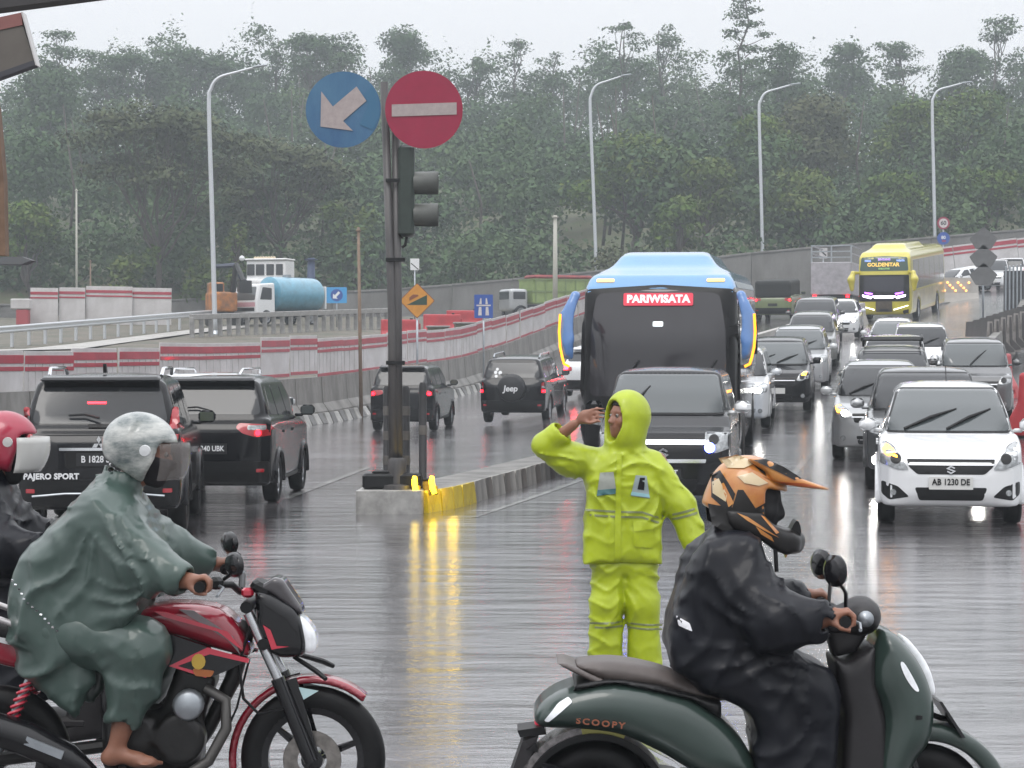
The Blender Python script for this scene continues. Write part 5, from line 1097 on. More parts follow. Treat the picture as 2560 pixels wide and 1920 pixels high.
# ---- red plastic barriers and boxes on the embankment
M_REDPL = mat('red_plastic', (.50, .04, .05), .4, var=(2, .35)); M_EARTHB = mat('mossy_box', (.13, .10, .075), .7, var=(2, .5, (.07, .08, .04)))
def plastic_barrier(name, label, loc, rz, m, group=None, s=1.0, L=1.5):
    o = thing(name, label, 'barrier', loc, rz, group)
    V = Vol((-L / 2 - .05, -.32, -.03), (L / 2 + .05, .32, 1.02), .035)
    F = V.ext(rpoly([(-.27, 0), (.27, 0), (.25, .28), (.13, .5), (.10, .96), (-.10, .96), (-.13, .5), (-.25, .28)], .03), 'x', 0, L / 2, .03)
    for x in (-L * .27, L * .27): F = smax(F, -V.cyl('y', (x, 0, .12), .07, .5), .02)
    F = smax(F, -V.box((0, -.22, .68), (L * .33, .10, .14), .03), .02); V.build(F, 'shell', m, o); MB().box((L / 2 + .03, 0, .5), (.06, .1, .6), None, .01).build('coupling', m, o); MB().lathe([(.06, 0), (.06, .05), (.001, .055)], (L * .3, 0, .96), 'z', 10).build('filler_cap', M_BLACK, o)
    o.scale = (s, s, s); return o
for i, (px, Y, lb) in enumerate(((1000, 96, 'red plastic barrier between the signal pole and the amber diamond'), (1105, 98, 'red plastic barrier right of the amber diamond'), (1160, 104, 'red plastic barrier left of the blue motorway sign'))): plastic_barrier('plastic_barrier', lb, g0(px, Y), R(12), M_REDPL, 'red barriers on the embankment', 1.1)
for i, (px, Y, lb) in enumerate(((1095, 90, 'brown box-like planter right of the amber diamond'), (1162, 92, 'brown box-like planter left of the blue motorway sign'))):
    o = thing('planter', lb, 'planter', g0(px, Y), R(10)); MB().box((0, 0, .35), (.8, .6, .8), None, .03).build('planter_box', M_EARTHB, o); MB().box((0, 0, .77), (.9, .7, .08), None, .02).build('rim', M_CONC, o)
# ---- median island: concrete nose, kerb blocks, signal pole, bollards, flashing lamps
RE = [(-1.12, 28.2), (-.73, 29.3), (-.36, 31.3), (.02, 33.2), (.55, 36.0), (1.06, 38.4), (1.7, 42), (2.5, 47), (3.6, 53), (5.0, 60), (6.5, 67.0)]
rs_ = spl(RE, 6, False); LE = [(x - max(.35, .81 - .012 * (y - 28)), y + .08) for x, y in rs_]
mi = thing('median_island', 'curved concrete median kerb running from the signal pole behind the officer', 'kerb', (-1.5, 28.2, 0))
mb = MB(); n = len(rs_)
for i in range(n - 1):
    q = [rs_[i], rs_[i + 1], LE[i + 1], LE[i]]; lo = [(x + 1.5, y - 28.2, float(G(x, y)) - .05) for x, y in q]; hi = [(a, b, c + .30) for a, b, c in lo]
    mb.add(lo + hi, [(4, 5, 6, 7), (0, 1, 5, 4), (2, 3, 7, 6)])
mb.build('core', M_OLDCONC, mi)
L_ = [0]
for i in range(n - 1): L_.append(L_[-1] + math.dist(rs_[i], rs_[i + 1]))
M_KA = mat('kerb_face_pale', (.40, .38, .35), .35, var=(9, .6), stretch=(1, 1, .25)); M_KB = mat('kerb_face_worn', (.20, .175, .155), .35, var=(9, .6), stretch=(1, 1, .25)); kb_m = {}
for k in range(62):
    s0 = .02 + k * .42
    if s0 > L_[-1] - .5: break
    x = np.interp(s0 + .2, L_, [p[0] for p in rs_]); y = np.interp(s0 + .2, L_, [p[1] for p in rs_]); x2 = np.interp(s0 + .3, L_, [p[0] for p in rs_]); y2 = np.interp(s0 + .3, L_, [p[1] for p in rs_]); a = math.atan2(y2 - y, x2 - x)
    if 'm' not in kb_m: kb_m['m'] = MB().prism([(-.205, -.06), (.205, -.06), (.20, .25), (.18, .28), (-.18, .28), (-.20, .25)], (0, 0, 0), .09, 'xz').mesh('kerb_block')
    if k == 0:
        for q_ in (0, 1): kb_m[q_] = kb_m['m'].copy(); kb_m[q_].materials.append(M_KA if q_ else M_KB)
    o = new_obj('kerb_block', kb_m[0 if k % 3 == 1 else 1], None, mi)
    if k < 5: o.material_slots[0].link = 'OBJECT'; o.material_slots[0].material = mat('yellow_glow_kerb', (.92, .72, .01), .3, coat=.6, var=(16, .6, (.62, .42, .01)), bump=(20, .8, .012), stretch=(1, 1, .35))  # yellow of the lamp glow painted into the colour of the first blocks
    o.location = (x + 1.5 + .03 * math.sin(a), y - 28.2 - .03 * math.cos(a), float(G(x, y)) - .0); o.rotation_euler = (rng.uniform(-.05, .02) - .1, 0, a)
nose = MB().prism(rpoly([(-.435, -.42), (.40, -.36), (.42, .5), (-.40, .5)], .10, 5), (0, 0, .12), .34, 'xy').build('nose_block', mat('pale_nose_concrete', (.44, .43, .41), .45, var=(5, .45), bump=(14, .4, .01)), mi, ang=40); nose.location = (-1.52 + 1.5, 28.22 - 28.2 + .08, 0)
M_POLE = mat('grimy_pole', (.05, .048, .05), .45, .2, var=(5, .6, (.125, .118, .115)), bump=(12, .3, .005), stretch=(1, 1, .15))
LAST = [None]
class MBL(MB):
    def build(s, *a, **k): LAST[0] = MB.build(s, *a, **k); return LAST[0]
XP = (980 - 1280) / FPX * 28.3
sp = thing('signal_pole', 'grimy signal pole with traffic light head, standing on the concrete nose', 'signal pole', (XP, 28.35, .29)); H5 = CAM_H + (HOR - 205) / FPX * 28.3 - .29
MB().tube([(.02, 0, 0), (.0, 0, 2.2), (-.10, 0, H5)], [.065, .056, .05], 12).build('sign_post', M_POLE, sp, True)
MB().tube([(.075, .02, 0), (.065, .02, 2.4), (.045, .02, 4.75)], [.062, .058, .054], 12).build('signal_post', M_POLE, sp, True)
MB().lathe([(.2, 0), (.2, .05), (.12, .07), (.12, .35), (.10, .40)], (.06, .01, 0), 'z', 14).build('post_base', M_POLE, sp, ang=40)
for z in (1.6, 2.9, 3.9): MB().box((.045, -.08, z), (.24, .02, .05), None, .005).build('clamp', M_BLACK, sp)
hx = (1016 - 1280) / FPX * 28.3 - XP; zt = lambda py: CAM_H + (HOR - py) / FPX * 28.3 - .29
M_SIG = mat('signal_housing', (.035, .05, .042), .4, var=(4, .4)); hz_ = MB()
hd_ = MB(); hd_.box((hx, .05, (zt(362) + zt(592)) / 2), (.20, .32, zt(362) - zt(592)), None, .04); hou = hd_.build('signal_head', M_SIG, sp, ang=40)
for py in (452, 532):
    z = zt(py) - .03; v = MB().lathe([(.15, .09), (.155, .40), (.145, .40), (.14, .09)], (hx, .05, z), 'x', 20, R(-60), R(240)); v.build('visor', mat('visor_grey', (.10, .105, .095), .4, var=(4, .4)), hou, True)
    MB().lathe([(.13, .105), (.08, .12), (.001, .125)], (hx, .05, z), 'x', 16).build('lens', mat('dark_lens', (.03, .03, .02), .15, coat=.6), hou, True)
for py in (372, 592): MB().tube([(.06, .02, zt(py)), (hx - .05, .05, zt(py))], .022, 6).build('bracket', M_POLE, sp)
MB().tube([(hx, .05, zt(592)), (hx - .02, .04, zt(612)), (.12, .03, zt(618))], .02, 6).build('cable', M_BLACK, sp)
def disc_sign(px, py, r_px, face, label, yaw, roll):
    c = P(px, py, 28.2); r_ = r_px / (FPX / 28.2); o = thing('road_sign', label, 'road sign', c, yaw)
    MB().lathe([(.001, .016), (r_ - .01, .016), (r_, .010), (r_, -.004), (r_ - .015, -.004), (.001, 0)], (0, 0, 0), 'y', 44).build('plate', face, o, ang=40)
    for z in (.62 * r_, -.62 * r_): MB().box((.0, .035, z), (r_ * 1.5, .03, .035)).build('bracket', M_POLE, o)
    return o, r_
M_FADEB = mat('weathered_blue', (.020, .085, .20), .4, var=(1.6, .4, (.06, .17, .28)), coat=.2, stretch=(1, 1, .5)); M_FADEW = mat('weathered_white', (.40, .34, .33), .5, var=(6, .2)); M_FADEC = mat('weathered_cyan', (.035, .13, .235), .45)
o, r_ = disc_sign(858, 274, 95, M_FADEB, 'weathered blue disc with a white arrow pointing down left on the signal pole', R(-6), 0)
MBL().prism([(-.60, -.44), (-.58, .48), (-.27, .08), (.36, .60), (.62, .22), (.0, -.30), (.26, -.56)], (0, 0, 0), .008).build('arrow', M_FADEW, o); a_ = LAST[0]; a_.scale = (r_, 1, r_); a_.location = (0, -.010, 0)
MBL().prism([(.55, .40), (.78, .60), (.95, .25), (.97, -.2), (.80, -.55), (.45, -.40), (.66, .15)], (0, 0, 0), .004).build('reflective_patch', M_FADEC, o); a_ = LAST[0]; a_.scale = (r_, 1, r_); a_.location = (0, -.008, 0)
o, r_ = disc_sign(1060, 274, 97, M_SRED, 'weathered red no entry disc with a white bar on the signal pole', R(5), 0)
MBL().prism([(-.83, -.19), (.84, -.12), (.84, .19), (-.83, .12)], (0, 0, 0), .008).build('bar', M_FADEW, o); a_ = LAST[0]; a_.scale = (r_, 1, r_); a_.location = (0, -.010, 0)
# dark plinth, bollards, lamps on the nose
pl = thing('rubber_plinth', 'black plinth under the signal pole on the concrete nose', 'plinth', (-1.52, 28.42, .29)); MB().box((0, 0, .10), (.74, .34, .20), None, .03).build('block', M_BLACK, pl); MB().box((-.08, 0, .215), (.34, .26, .03), None, .01).build('cap', M_RUBBER, pl)
M_BOL = mat('black_bollard', (.025, .024, .026), .4, var=(6, .4)); M_BAND = mat('dull_band', (.15, .14, .13), .4, var=(6, .4))
def bollard(px, ytop, ybot, Y, label, r_=.055, bands=(.25, .5, .75)):
    t = P(px, ytop, Y); b = P(px, ybot, Y); o = thing('bollard', label, 'bollard', b, group='black posts round the signal pole'); Hh = t.z - b.z
    MB().lathe([(r_ * 1.6, 0), (r_ * 1.5, .06), (r_, .10), (r_, Hh - .05), (r_ * .7, Hh), (.001, Hh)], (0, 0, 0), 'z', 14).build('tube', M_BOL, o, ang=45)
    for q in bands: MB().lathe([(r_ + .004, -.06), (r_ + .006, 0), (r_ + .004, .06)], (0, 0, Hh * q), 'z', 14).build('reflective_band', M_BAND, o, True)
bollard(1057, 956, 1220, 28.6, 'bare black post right of the signal pole', .05, (.55,)); bollard(1014, 965, 1212, 28.75, 'banded black post close behind the right of the signal pole'); bollard(968, 965, 1212, 28.8, 'banded black post half hidden behind the signal pole', .05)
M_FLASH = lamp('yellow_lamp_lit', (1.0, .66, .02), 8); M_YPL = mat('yellow_plastic', (.30, .22, .03), .4, var=(9, .5))
for px, lb in ((1044, 'left of the two glowing yellow lamp tubes on the median nose'), (1087, 'right of the two glowing yellow lamp tubes on the median nose')):
    b = P(px, 1238, 28.15); o = thing('warning_lamp', lb, 'lamp', b, group='glowing lamp tubes on the median')
    MB().tube([(0, 0, .02), (-.03, 0, .09), (-.04, 0, .18), (-.035, 0, .24)], [.03, .036, .036, .024], 8).build('tube', M_FLASH, o, True); MB().box((0, .06, .06), (.07, .05, .12), None, .01).build('holder', M_YPL, o)
    if 1:
        ld = bpy.data.lights.new('kerb_fill_light', 'POINT'); ld.energy = 0.9; ld.color = (1, .62, .02); ld.shadow_soft_size = .06; lo_ = bpy.data.objects.new('kerb_fill_light', ld); COL.objects.link(lo_); lo_.parent = o; lo_.location = (.24 if px > 1050 else .42, .42 if px > 1050 else .02, .05)  # unseen point light added beside the tube to brighten the kerb face
bx = P(1068, 1240, 28.3); o = thing('lamp_bracket', 'yellow mottled block between the two lamp tubes', 'bracket', bx); MB().box((0, 0, .10), (.11, .12, .2), None, .02).build('block', M_YPL, o); MB().box((0, 0, .21), (.13, .14, .03), None, .01).build('cap', M_BLACK, o)
# ---- right-hand side: concrete barrier, stored barriers, plastic ones
rb = thing('concrete_barrier', 'dark concrete barrier along the right edge of the climbing road', 'barrier', (12.6, 62, float(G(12.6, 62)))); Y = 61.0; dR = Vector((.265, 1, 0)).normalized(); sgm = None
while Y < 112:
    y1 = Y + 2.4 * dR.y; yc = (Y + y1) / 2; xc = 12.9 + .265 * (yc - 62); g = float(G(xc, yc)); sl_ = (float(G(xc + .3, y1)) - float(G(xc - .3, Y))) / 2.4
    if sgm is None: sgm = MB().prism([(-.34, 0), (.34, 0), (.32, .2), (.16, .42), (.12, 1.1), (-.12, 1.1), (-.16, .42), (-.32, .2)], (0, 0, 0), 2.36, 'xz').build('barrier_segment', M_OLDCONC, rb); o = sgm
    else: o = sgm.copy(); COL.objects.link(o)
    o.location = (xc - 12.6, yc - 62, g - rb.location.z); o.rotation_euler = (math.atan(sl_), 0, -math.atan(.265)); Y = y1
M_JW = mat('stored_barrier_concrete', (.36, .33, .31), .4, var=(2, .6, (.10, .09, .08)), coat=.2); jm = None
words = ['first', 'second', 'third', 'fourth', 'fifth', 'sixth', 'seventh', 'eighth', 'ninth', 'tenth', 'eleventh', 'twelfth']
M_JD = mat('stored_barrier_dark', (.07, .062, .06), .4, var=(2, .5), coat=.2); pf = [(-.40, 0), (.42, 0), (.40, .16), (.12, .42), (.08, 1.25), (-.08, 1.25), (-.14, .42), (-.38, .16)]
for k in range(12):
    x = 15.35 + k * .40; y = 72 + k * .85; o = thing('stored_barrier', '%s from the left in the row of barriers stored at the right edge' % words[k], 'barrier', (x, y, float(G(x, y)) + .25 + .03 * k), R(8), 'stored concrete barriers')
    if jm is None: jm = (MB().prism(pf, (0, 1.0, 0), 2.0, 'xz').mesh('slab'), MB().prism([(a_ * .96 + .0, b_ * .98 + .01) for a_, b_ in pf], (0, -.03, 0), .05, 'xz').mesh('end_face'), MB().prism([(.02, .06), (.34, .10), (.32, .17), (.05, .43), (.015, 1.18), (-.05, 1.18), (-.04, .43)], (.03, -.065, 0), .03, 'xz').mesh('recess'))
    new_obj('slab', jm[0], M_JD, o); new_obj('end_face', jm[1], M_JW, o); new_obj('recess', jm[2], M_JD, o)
yard = MB().box((19.5, 76, .2), (9, 30, .4)).build('barrier_yard', M_DIRT); tag(yard, kind='structure'); yard.location.z = .55; yard.rotation_euler = (R(0), 0, 0); bpy.data.objects.remove(yard)
p = P(2580, 1032, 46.5); plastic_barrier('plastic_barrier', 'red plastic barrier at the right edge beside the nearest white van', (p.x, p.y, float(G(p.x, p.y))), R(70), M_REDPL, None, 1.35)
p = P(2490, 940, 58); plastic_barrier('plastic_barrier', 'tilted red plastic barrier behind the grey van at the right', (p.x, p.y, float(G(p.x, p.y))), R(60), M_REDPL, None, 1.25)
# rubble of broken slabs at the foot of the barrier
for i, (px, py, Y, s_) in enumerate(((2398, 898, 60, .55), (2430, 905, 60.5, .5), (2452, 872, 63, .6), (2475, 860, 66, .5))):
    c = P(px, py, Y); o = thing('concrete_block', ('brownish lump of rubble right of the grey van', 'pale broken slab in front of the barrier at the right', 'pale slab leaning on the barrier at the right', 'small slab at the end of the stored barriers')[i], 'rubble', (c.x, Y, float(G(c.x, Y))), rng.uniform(0, 3)); MB().box((0, 0, s_ * .8), (s_ * 1.6, s_, s_ * 1.7), (rng.uniform(-.3, .3), rng.uniform(-.3, .3), 0), .06, (.8, .8)).build('slab', M_JW if i else M_EARTHB, o)
    MB().box((s_ * .5, -s_ * .3, s_ * .25), (s_ * .7, s_ * .6, s_ * .5), (.2, .1, .4), .05).build('chunk', M_JW, o)
# ribbed dark fence, glowing barrier, right hoarding
rf = thing('ribbed_fence', 'dark ribbed metal fence panel at the right edge below the white off-roader', 'fence', (22.4, 97, float(G(22.4, 97))), -.25)
M_FDK = mat('dark_fence_metal', (.10, .10, .105), .45, .3, var=(4, .4)); rbm = MB().box((0, 0, 1.15), (.075, .08, 2.3), None, .02).mesh('rib')
for k in range(16): o = new_obj('rib', rbm, M_FDK if k % 3 else M_STEEL, rf); o.location = (-1.0 + k * .16, .0, .25 + k * .02)
MB().box((.2, .08, 1.3), (2.6, .04, 2.1)).build('backing', M_FDK, rf)
gb = thing('lit_barrier', 'pale concrete barrier glowing orange right of the yellow coach', 'barrier', (22.8, 117, float(G(22.8, 117))), R(12)); MB().prism([(-.3, 0), (.3, 0), (.15, .5), (.11, 1.3), (-.11, 1.3), (-.15, .5)], (0, 0, 0), 3.2, 'yz').build('wall', M_PALECONC, gb); gb.children[0].rotation_euler = (0, 0, 0)
gb.children[0].data.transform(Matrix.Rotation(0, 4, 'Z'))
mo_ = lamp('orange_marker_lit', (1, .45, .12), 3.0)
for k in range(14): MB().lathe([(.001, .0), (.05, .02), (.06, .05), (.05, .09), (.001, .11)], (-.9 + k * .15, -.22 - .02 * (k % 3), .62 + .14 * ((k * 7) % 4)), 'y', 8).build('marker_lamp', mo_, gb)
gw = MB().box((0, 0, .65), (2.4, .22, 1.3), None, .03).build('low_wall', M_PALECONC, gb)
rh = thing('hoarding', 'white hoarding with red stripes at the far right below the grey wall', 'hoarding', (26, 140, float(G(26, 140))))
for k in range(6):
    x = 26.5 + k * 2.0; a = x / 140 * FPX + 1280; zt_ = CAM_H + (HOR - np.interp(a, [2340, 2560], [620, 592])) / FPX * 140; hh = 2.3
    o = MB().box((0, 0, -hh / 2), (1.98, .05, hh), None, .008).build('panel', M_HWHITE, rh); o.location = (x - 26, 0, zt_ - rh.location.z); o.rotation_euler = (0, R(-7), 0)
    for z_, t_ in ((.22, .24), (.52, .12), (2.1, .12)): MB().box((0, -.035, -z_), (1.96, .02, t_)).build('stripe', M_HRED, o)
    MB().box((0, .1, -hh - 1.0), (.1, .1, 2.2)).build('prop', M_STEEL, o)
# ---- roadside gantry at the top left
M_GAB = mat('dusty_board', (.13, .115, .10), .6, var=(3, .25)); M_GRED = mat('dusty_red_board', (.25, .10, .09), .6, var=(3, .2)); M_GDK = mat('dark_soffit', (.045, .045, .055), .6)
GY = 18.0; gn = thing('gantry', 'dusty boxed sign end with a red top band at the top left corner', 'gantry', (P(-260, 900, GY).x, GY, 0))
def gpt(px, py): q = P(px, py, GY); return (q.x - gn.location.x, q.z)
MB().prism([gpt(-330, 150), gpt(60, 64), gpt(88, 153), gpt(-330, 300)], (0, 0, 0), .10, 'xz').build('board', M_GAB, gn); MB().prism([gpt(-330, 118), gpt(57, 34), gpt(60.5, 65), gpt(-330, 151)], (0, 0, 0), .12, 'xz').build('top_band', M_GRED, gn)
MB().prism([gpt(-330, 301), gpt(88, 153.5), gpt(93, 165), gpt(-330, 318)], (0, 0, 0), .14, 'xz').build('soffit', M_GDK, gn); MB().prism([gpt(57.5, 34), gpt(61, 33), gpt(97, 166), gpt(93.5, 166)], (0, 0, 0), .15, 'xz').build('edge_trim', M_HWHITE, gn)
MB().prism([gpt(-22, 215), gpt(-2, 270), gpt(14, 450), gpt(18, 640), gpt(-30, 640)], (0, 0, 0), .14, 'xz').build('hanging_panel', mat('rusty_brown', (.20, .12, .075), .7, var=(5, .45), bump=(9, .5, .02)), gn); MB().prism([gpt(-330, 648), gpt(60, 643), gpt(86, 652), gpt(60, 662), gpt(-330, 664)], (0, 0, 0), .2, 'xz').build('ledge', mat('grey_ledge', (.12, .125, .13), .6), gn)
MB().tube([(0, .1, -.1), (0, .1, 5.2)], .14, 12).build('post', M_STEEL, gn, True)
cb = thing('canopy_beam', 'dark canopy edge crossing the top left corner overhead', 'canopy', (0, 0, 0)); A, B = P(-700, 118, 7.0), P(330, -14, 9.0)
d = (B - A); L2 = d.length; o = MB().box((0, 0, .25), (L2, .5, .5), None, .02).build('beam', mat('dark_beam', (.05, .045, .045), .6, var=(3, .3)), cb); o.location = (A + B) / 2; o.rotation_euler = (0, -math.asin(d.z / L2), math.atan2(d.y, d.x))
for e in (A, B): MB().tube([(e.x, e.y + .6, -.1), (e.x, e.y + .6, e.z + .3)], .08, 8).build('column', M_STEEL, cb, True) if e is A else None
# ================================================================== PEOPLE AND MOTORCYCLES
def cloth(name, col, rough=.5, coat=.0, amt=.35, sc=5, st=.8, dist=.03):
    m = mat(name, col, rough, 0, coat=coat, var=(4, amt), bump=(sc, st, dist))
    for n in m.node_tree.nodes:
        if n.type == 'TEX_NOISE' and n.inputs['Scale'].default_value == sc: n.noise_type = 'RIDGED_MULTIFRACTAL'; n.inputs['Distortion'].default_value = .9; n.inputs['Detail'].default_value = 2.2; n.inputs['Roughness'].default_value = .38
    m.node_tree.nodes['Principled BSDF'].inputs['Specular IOR Level'].default_value = .22 if max(col) < .03 else .5
    return m
M_HIVIS = cloth('lime_rain_fabric', (.44, .54, .012), .40, .15, .25, 8, .55, .014)
M_PONCHO = cloth('green_wet_poncho', (.064, .102, .088), .33, .3, .14, 8, .5, .012); M_NAVY = cloth('navy_wet_raincoat', (.008, .009, .014), .38, .08, .4, 8, .5, .012)
M_BAND2 = mat('reflective_grey_tape', (.20, .23, .10), .35); M_BAND3 = mat('reflective_white_tape', (.75, .75, .78), .4); M_HAIR = mat('black_hair', (.008, .007, .007), .6)
M_SOLE = mat('black_boot', (.012, .012, .012), .5); M_EYEW = mat('eye_white', (.26, .24, .22), .35); M_LIP = mat('lip', (.20, .075, .06), .5)
def fold(V, d, f, amp, ph=0.0, warp=1.5, c=(0, 0, 0)):
    x, y, z = V.X - c[0], V.Y - c[1], V.Z - c[2]
    u = x * d[0] + y * d[1] + z * d[2]; v = x * d[2] - z * d[0] + y * .7
    return amp * np.sin(f * u + ph + warp * np.sin(v * f * .31 + ph * 2.1) + .8 * np.sin(f * .53 * (x + z - y)))
def crease(V, d, f, amp, ph=0.0, warp=1.2, mask=None):
    """sharp cloth ridges across direction d"""
    u = V.X * d[0] + V.Y * d[1] + V.Z * d[2]; v = V.X * d[2] - V.Z * d[0] + V.Y * .6
    q = 1 - np.abs(np.sin(f * .5 * u + ph + warp * np.sin(v * f * .23 + ph) + .6 * np.sin(v * f * .61 + 1.7 * u * f * .2)))
    g = .5 + .5 * np.sin(v * f * .17 + ph * 3.3 + u * f * .11)
    r_ = -amp * (q ** 2.2) * g; return r_ if mask is None else r_ * mask
def fan(V, c, n, amp, ph=0.0, r0=.06, lim=None):
    """drape folds that spread out from a gathering point c (x,z)"""
    dx, dz = V.X - c[0], V.Z - c[1]; r = np.sqrt(dx * dx + dz * dz); th = np.arctan2(dz, dx) + .10 * np.sin(r * 16 + ph) + .12 * np.sin(V.Y * 9 + ph)
    q = 1 - np.abs(np.sin(n * .5 * th + ph + .5 * np.sin(r * 9 + ph * 2))); g = np.clip((r - r0) / .14, 0, 1) * (.55 + .45 * np.sin(th * n * .27 + ph * 5))
    if lim: g = g * np.clip((lim - r) / .10, 0, 1)
    return -amp * (q ** 1.7 - .25) * g
def rotz(a): c, s = math.cos(a), math.sin(a); return lambda f, sd_, u: np.array([f * c - sd_ * s, f * s + sd_ * c, u])
def head(V, c, yaw, pitch=0.0):
    """head with brow, nose, lips, chin and ears; forward is (cos yaw, sin yaw)"""
    cp, spp = math.cos(pitch), math.sin(pitch); r = rotz(yaw); W_ = lambda f, s_, u: np.array(c) + r(f * cp - u * spp, s_, f * spp + u * cp); rot = (0, -pitch, yaw)
    F = V.ell(W_(-.012, 0, .028), (.098, .076, .105), rot); F = smin(F, V.ell(W_(.022, 0, -.045), (.068, .058, .072), rot), .03); F = smin(F, V.cap(W_(.066, 0, -.095), W_(.058, 0, -.085), .022), .025)
    F = smin(F, V.cap(W_(.083, 0, .022), W_(.104, 0, -.022), .009, .015), .012)
    for e in (-1, 1):
        F = smin(F, V.cap(W_(.072, e * .014, .040), W_(.062, e * .052, .036), .011), .012); F = smax(F, -V.ell(W_(.088, e * .031, .016), (.016, .019, .011), rot), .012)
        F = smin(F, V.ell(W_(.052, e * .046, -.018), (.026, .022, .024), rot), .02); F = smin(F, V.ell(W_(-.008, e * .078, -.005), (.020, .010, .032), rot), .008); F = smin(F, V.ell(W_(.097, e * .013, -.027), (.010, .010, .008), rot), .006)
    F = smin(F, V.cap(W_(.083, -.018, -.056), W_(.083, .018, -.056), .010), .008); F = smin(F, V.cap(W_(.080, -.016, -.071), W_(.080, .016, -.071), .010), .006)
    return F, W_
def eyes(W_, parent):
    for e in (-1, 1):
        c = W_(.073, e * .031, .016); mb = MB().lathe([(.001, -.013), (.009, -.009), (.013, 0), (.009, .009), (.001, .013)], tuple(c), 'z', 10); o = mb.build('eye', M_EYEW, parent, True)
        q = W_(.083, e * .033, .015); MB().lathe([(.001, -.006), (.005, -.004), (.0065, 0), (.005, .004), (.001, .006)], tuple(q), 'z', 8).build('iris', M_HAIR, o, True)
    a, b = W_(.088, -.022, -.064), W_(.088, .022, -.064)
def grip_hand(V, c, wrist, sgn):
    """hand closed round a bar that runs along y through c"""
    c = np.array(c); o = lambda x, y, z: c + np.array([x, y * sgn, z]); F = V.ell(o(-.036, 0, .022), (.036, .044, .026), (0, .35, 0)); F = smin(F, V.cap(wrist, o(-.055, 0, .015), .033, .030), .02)
    for k in range(4):
        y = (k - 1.5) * .0215; q = (1.0, 1.06, 1.0, .84)[k]; F = smin(F, V.chain([o(-.024, y, .030), o(.010, y, .036 * q), o(.033 * q, y, .016), o(.030 * q, y, -.012), o(.008, y, -.027)], [.0125, .0118, .011, .010, .009], .006), .004)
    return smin(F, V.chain([o(-.045, -.03, -.002), o(-.015, -.052, -.022), o(.018, -.050, -.034)], [.016, .013, .010], .006), .010)
# ------------------------------------------------ traffic officer
OX, OY = (1562 - 1280) / FPX * 13.6, 13.6
V = Vol((-.62, -.24, -.02), (.56, .26, 1.78), .0100)
pers = None
yaw = R(-90 - 57); HC = (-.005, -.02, 1.575)
Hd, HW = head(V, HC, yaw, R(4))
B = smin(Hd, V.cap((.01, .02, 1.36), (.0, .005, 1.50), .062, .056), .03)
B = smin(B, smin(V.ell((0, .03, 1.15), (.17, .10, .26)), V.ell((0, .03, .90), (.16, .11, .16)), .06), .04)
arm1 = [(-.20, .02, 1.32), (-.46, -.06, 1.425), (-.312, -.115, 1.545)]; arm2 = [(.20, .02, 1.32), (.335, .0, 1.07), (.405, -.04, .84)]
B = smin(B, V.chain(arm1, [.055, .042, .031], .02), .03); B = smin(B, V.chain(arm2, [.055, .042, .031], .02), .03)
for sx, fx in ((-.10, -.11), (.10, .12)): B = smin(B, V.chain([(sx, .03, .86), (sx * 1.1, .02, .47), (fx, .04, .08)], [.085, .062, .042], .03), .03); B = smin(B, V.cap((fx, .05, .05), (fx * 1.1, -.12, .035), .042, .034), .02)
# raised hand: flat, fingers together shading the eyes
B = smin(B, V.ell((-.250, -.130, 1.592), (.052, .022, .040), (0, R(-38), 0)), .02)
for k in range(4): B = smin(B, V.chain([(-.228 + .006 * k, -.133, 1.624 - .021 * k), (-.178 + .004 * k, -.142 - .006 * k, 1.640 - .024 * k), (-.128 - .007 * (k - 1) ** 2, -.142 - .008 * k, 1.640 - .026 * k)], [.0115, .0105, .0085], .005), .006)
B = smin(B, V.chain([(-.258, -.140, 1.567), (-.218, -.160, 1.555), (-.188, -.160, 1.562)], [.014, .012, .010], .006), .008)
# lowered hand, relaxed
B = smin(B, V.ell((.423, -.05, .79), (.030, .024, .048), (0, R(-20), 0)), .02)
for k in range(4): B = smin(B, V.chain([(.418 + .012 * k, -.062 + .004 * k, .755), (.428 + .012 * k, -.075, .722), (.420 + .011 * k, -.09, .698 + .006 * abs(k - 1))], [.0115, .010, .0085], .005), .006)
B = smin(B, V.chain([(.405, -.065, .80), (.395, -.085, .765), (.398, -.095, .74)], [.013, .011, .009], .006), .008)
pers = V.build(B, 'person', M_SKIN); tag(pers, 'person in hooded lime rain suit shading the eyes with one hand', 'person'); pers.location = (OX, OY, 0); eyes(HW, pers)
# hair cap under the hood
Vh = Vol((-.15, -.17, 1.55), (.15, .15, 1.75), .010); hf, _ = head(Vh, HC, yaw, R(4)); cut = rotz(yaw); n_ = cut(.9, 0, 0)
Vh.build(smax(hf - .010, -( (Vh.Z - 1.622) - .55 * ((Vh.X - HC[0]) * n_[0] + (Vh.Y - HC[1]) * n_[1])), .01), 'hair', M_HAIR, pers)
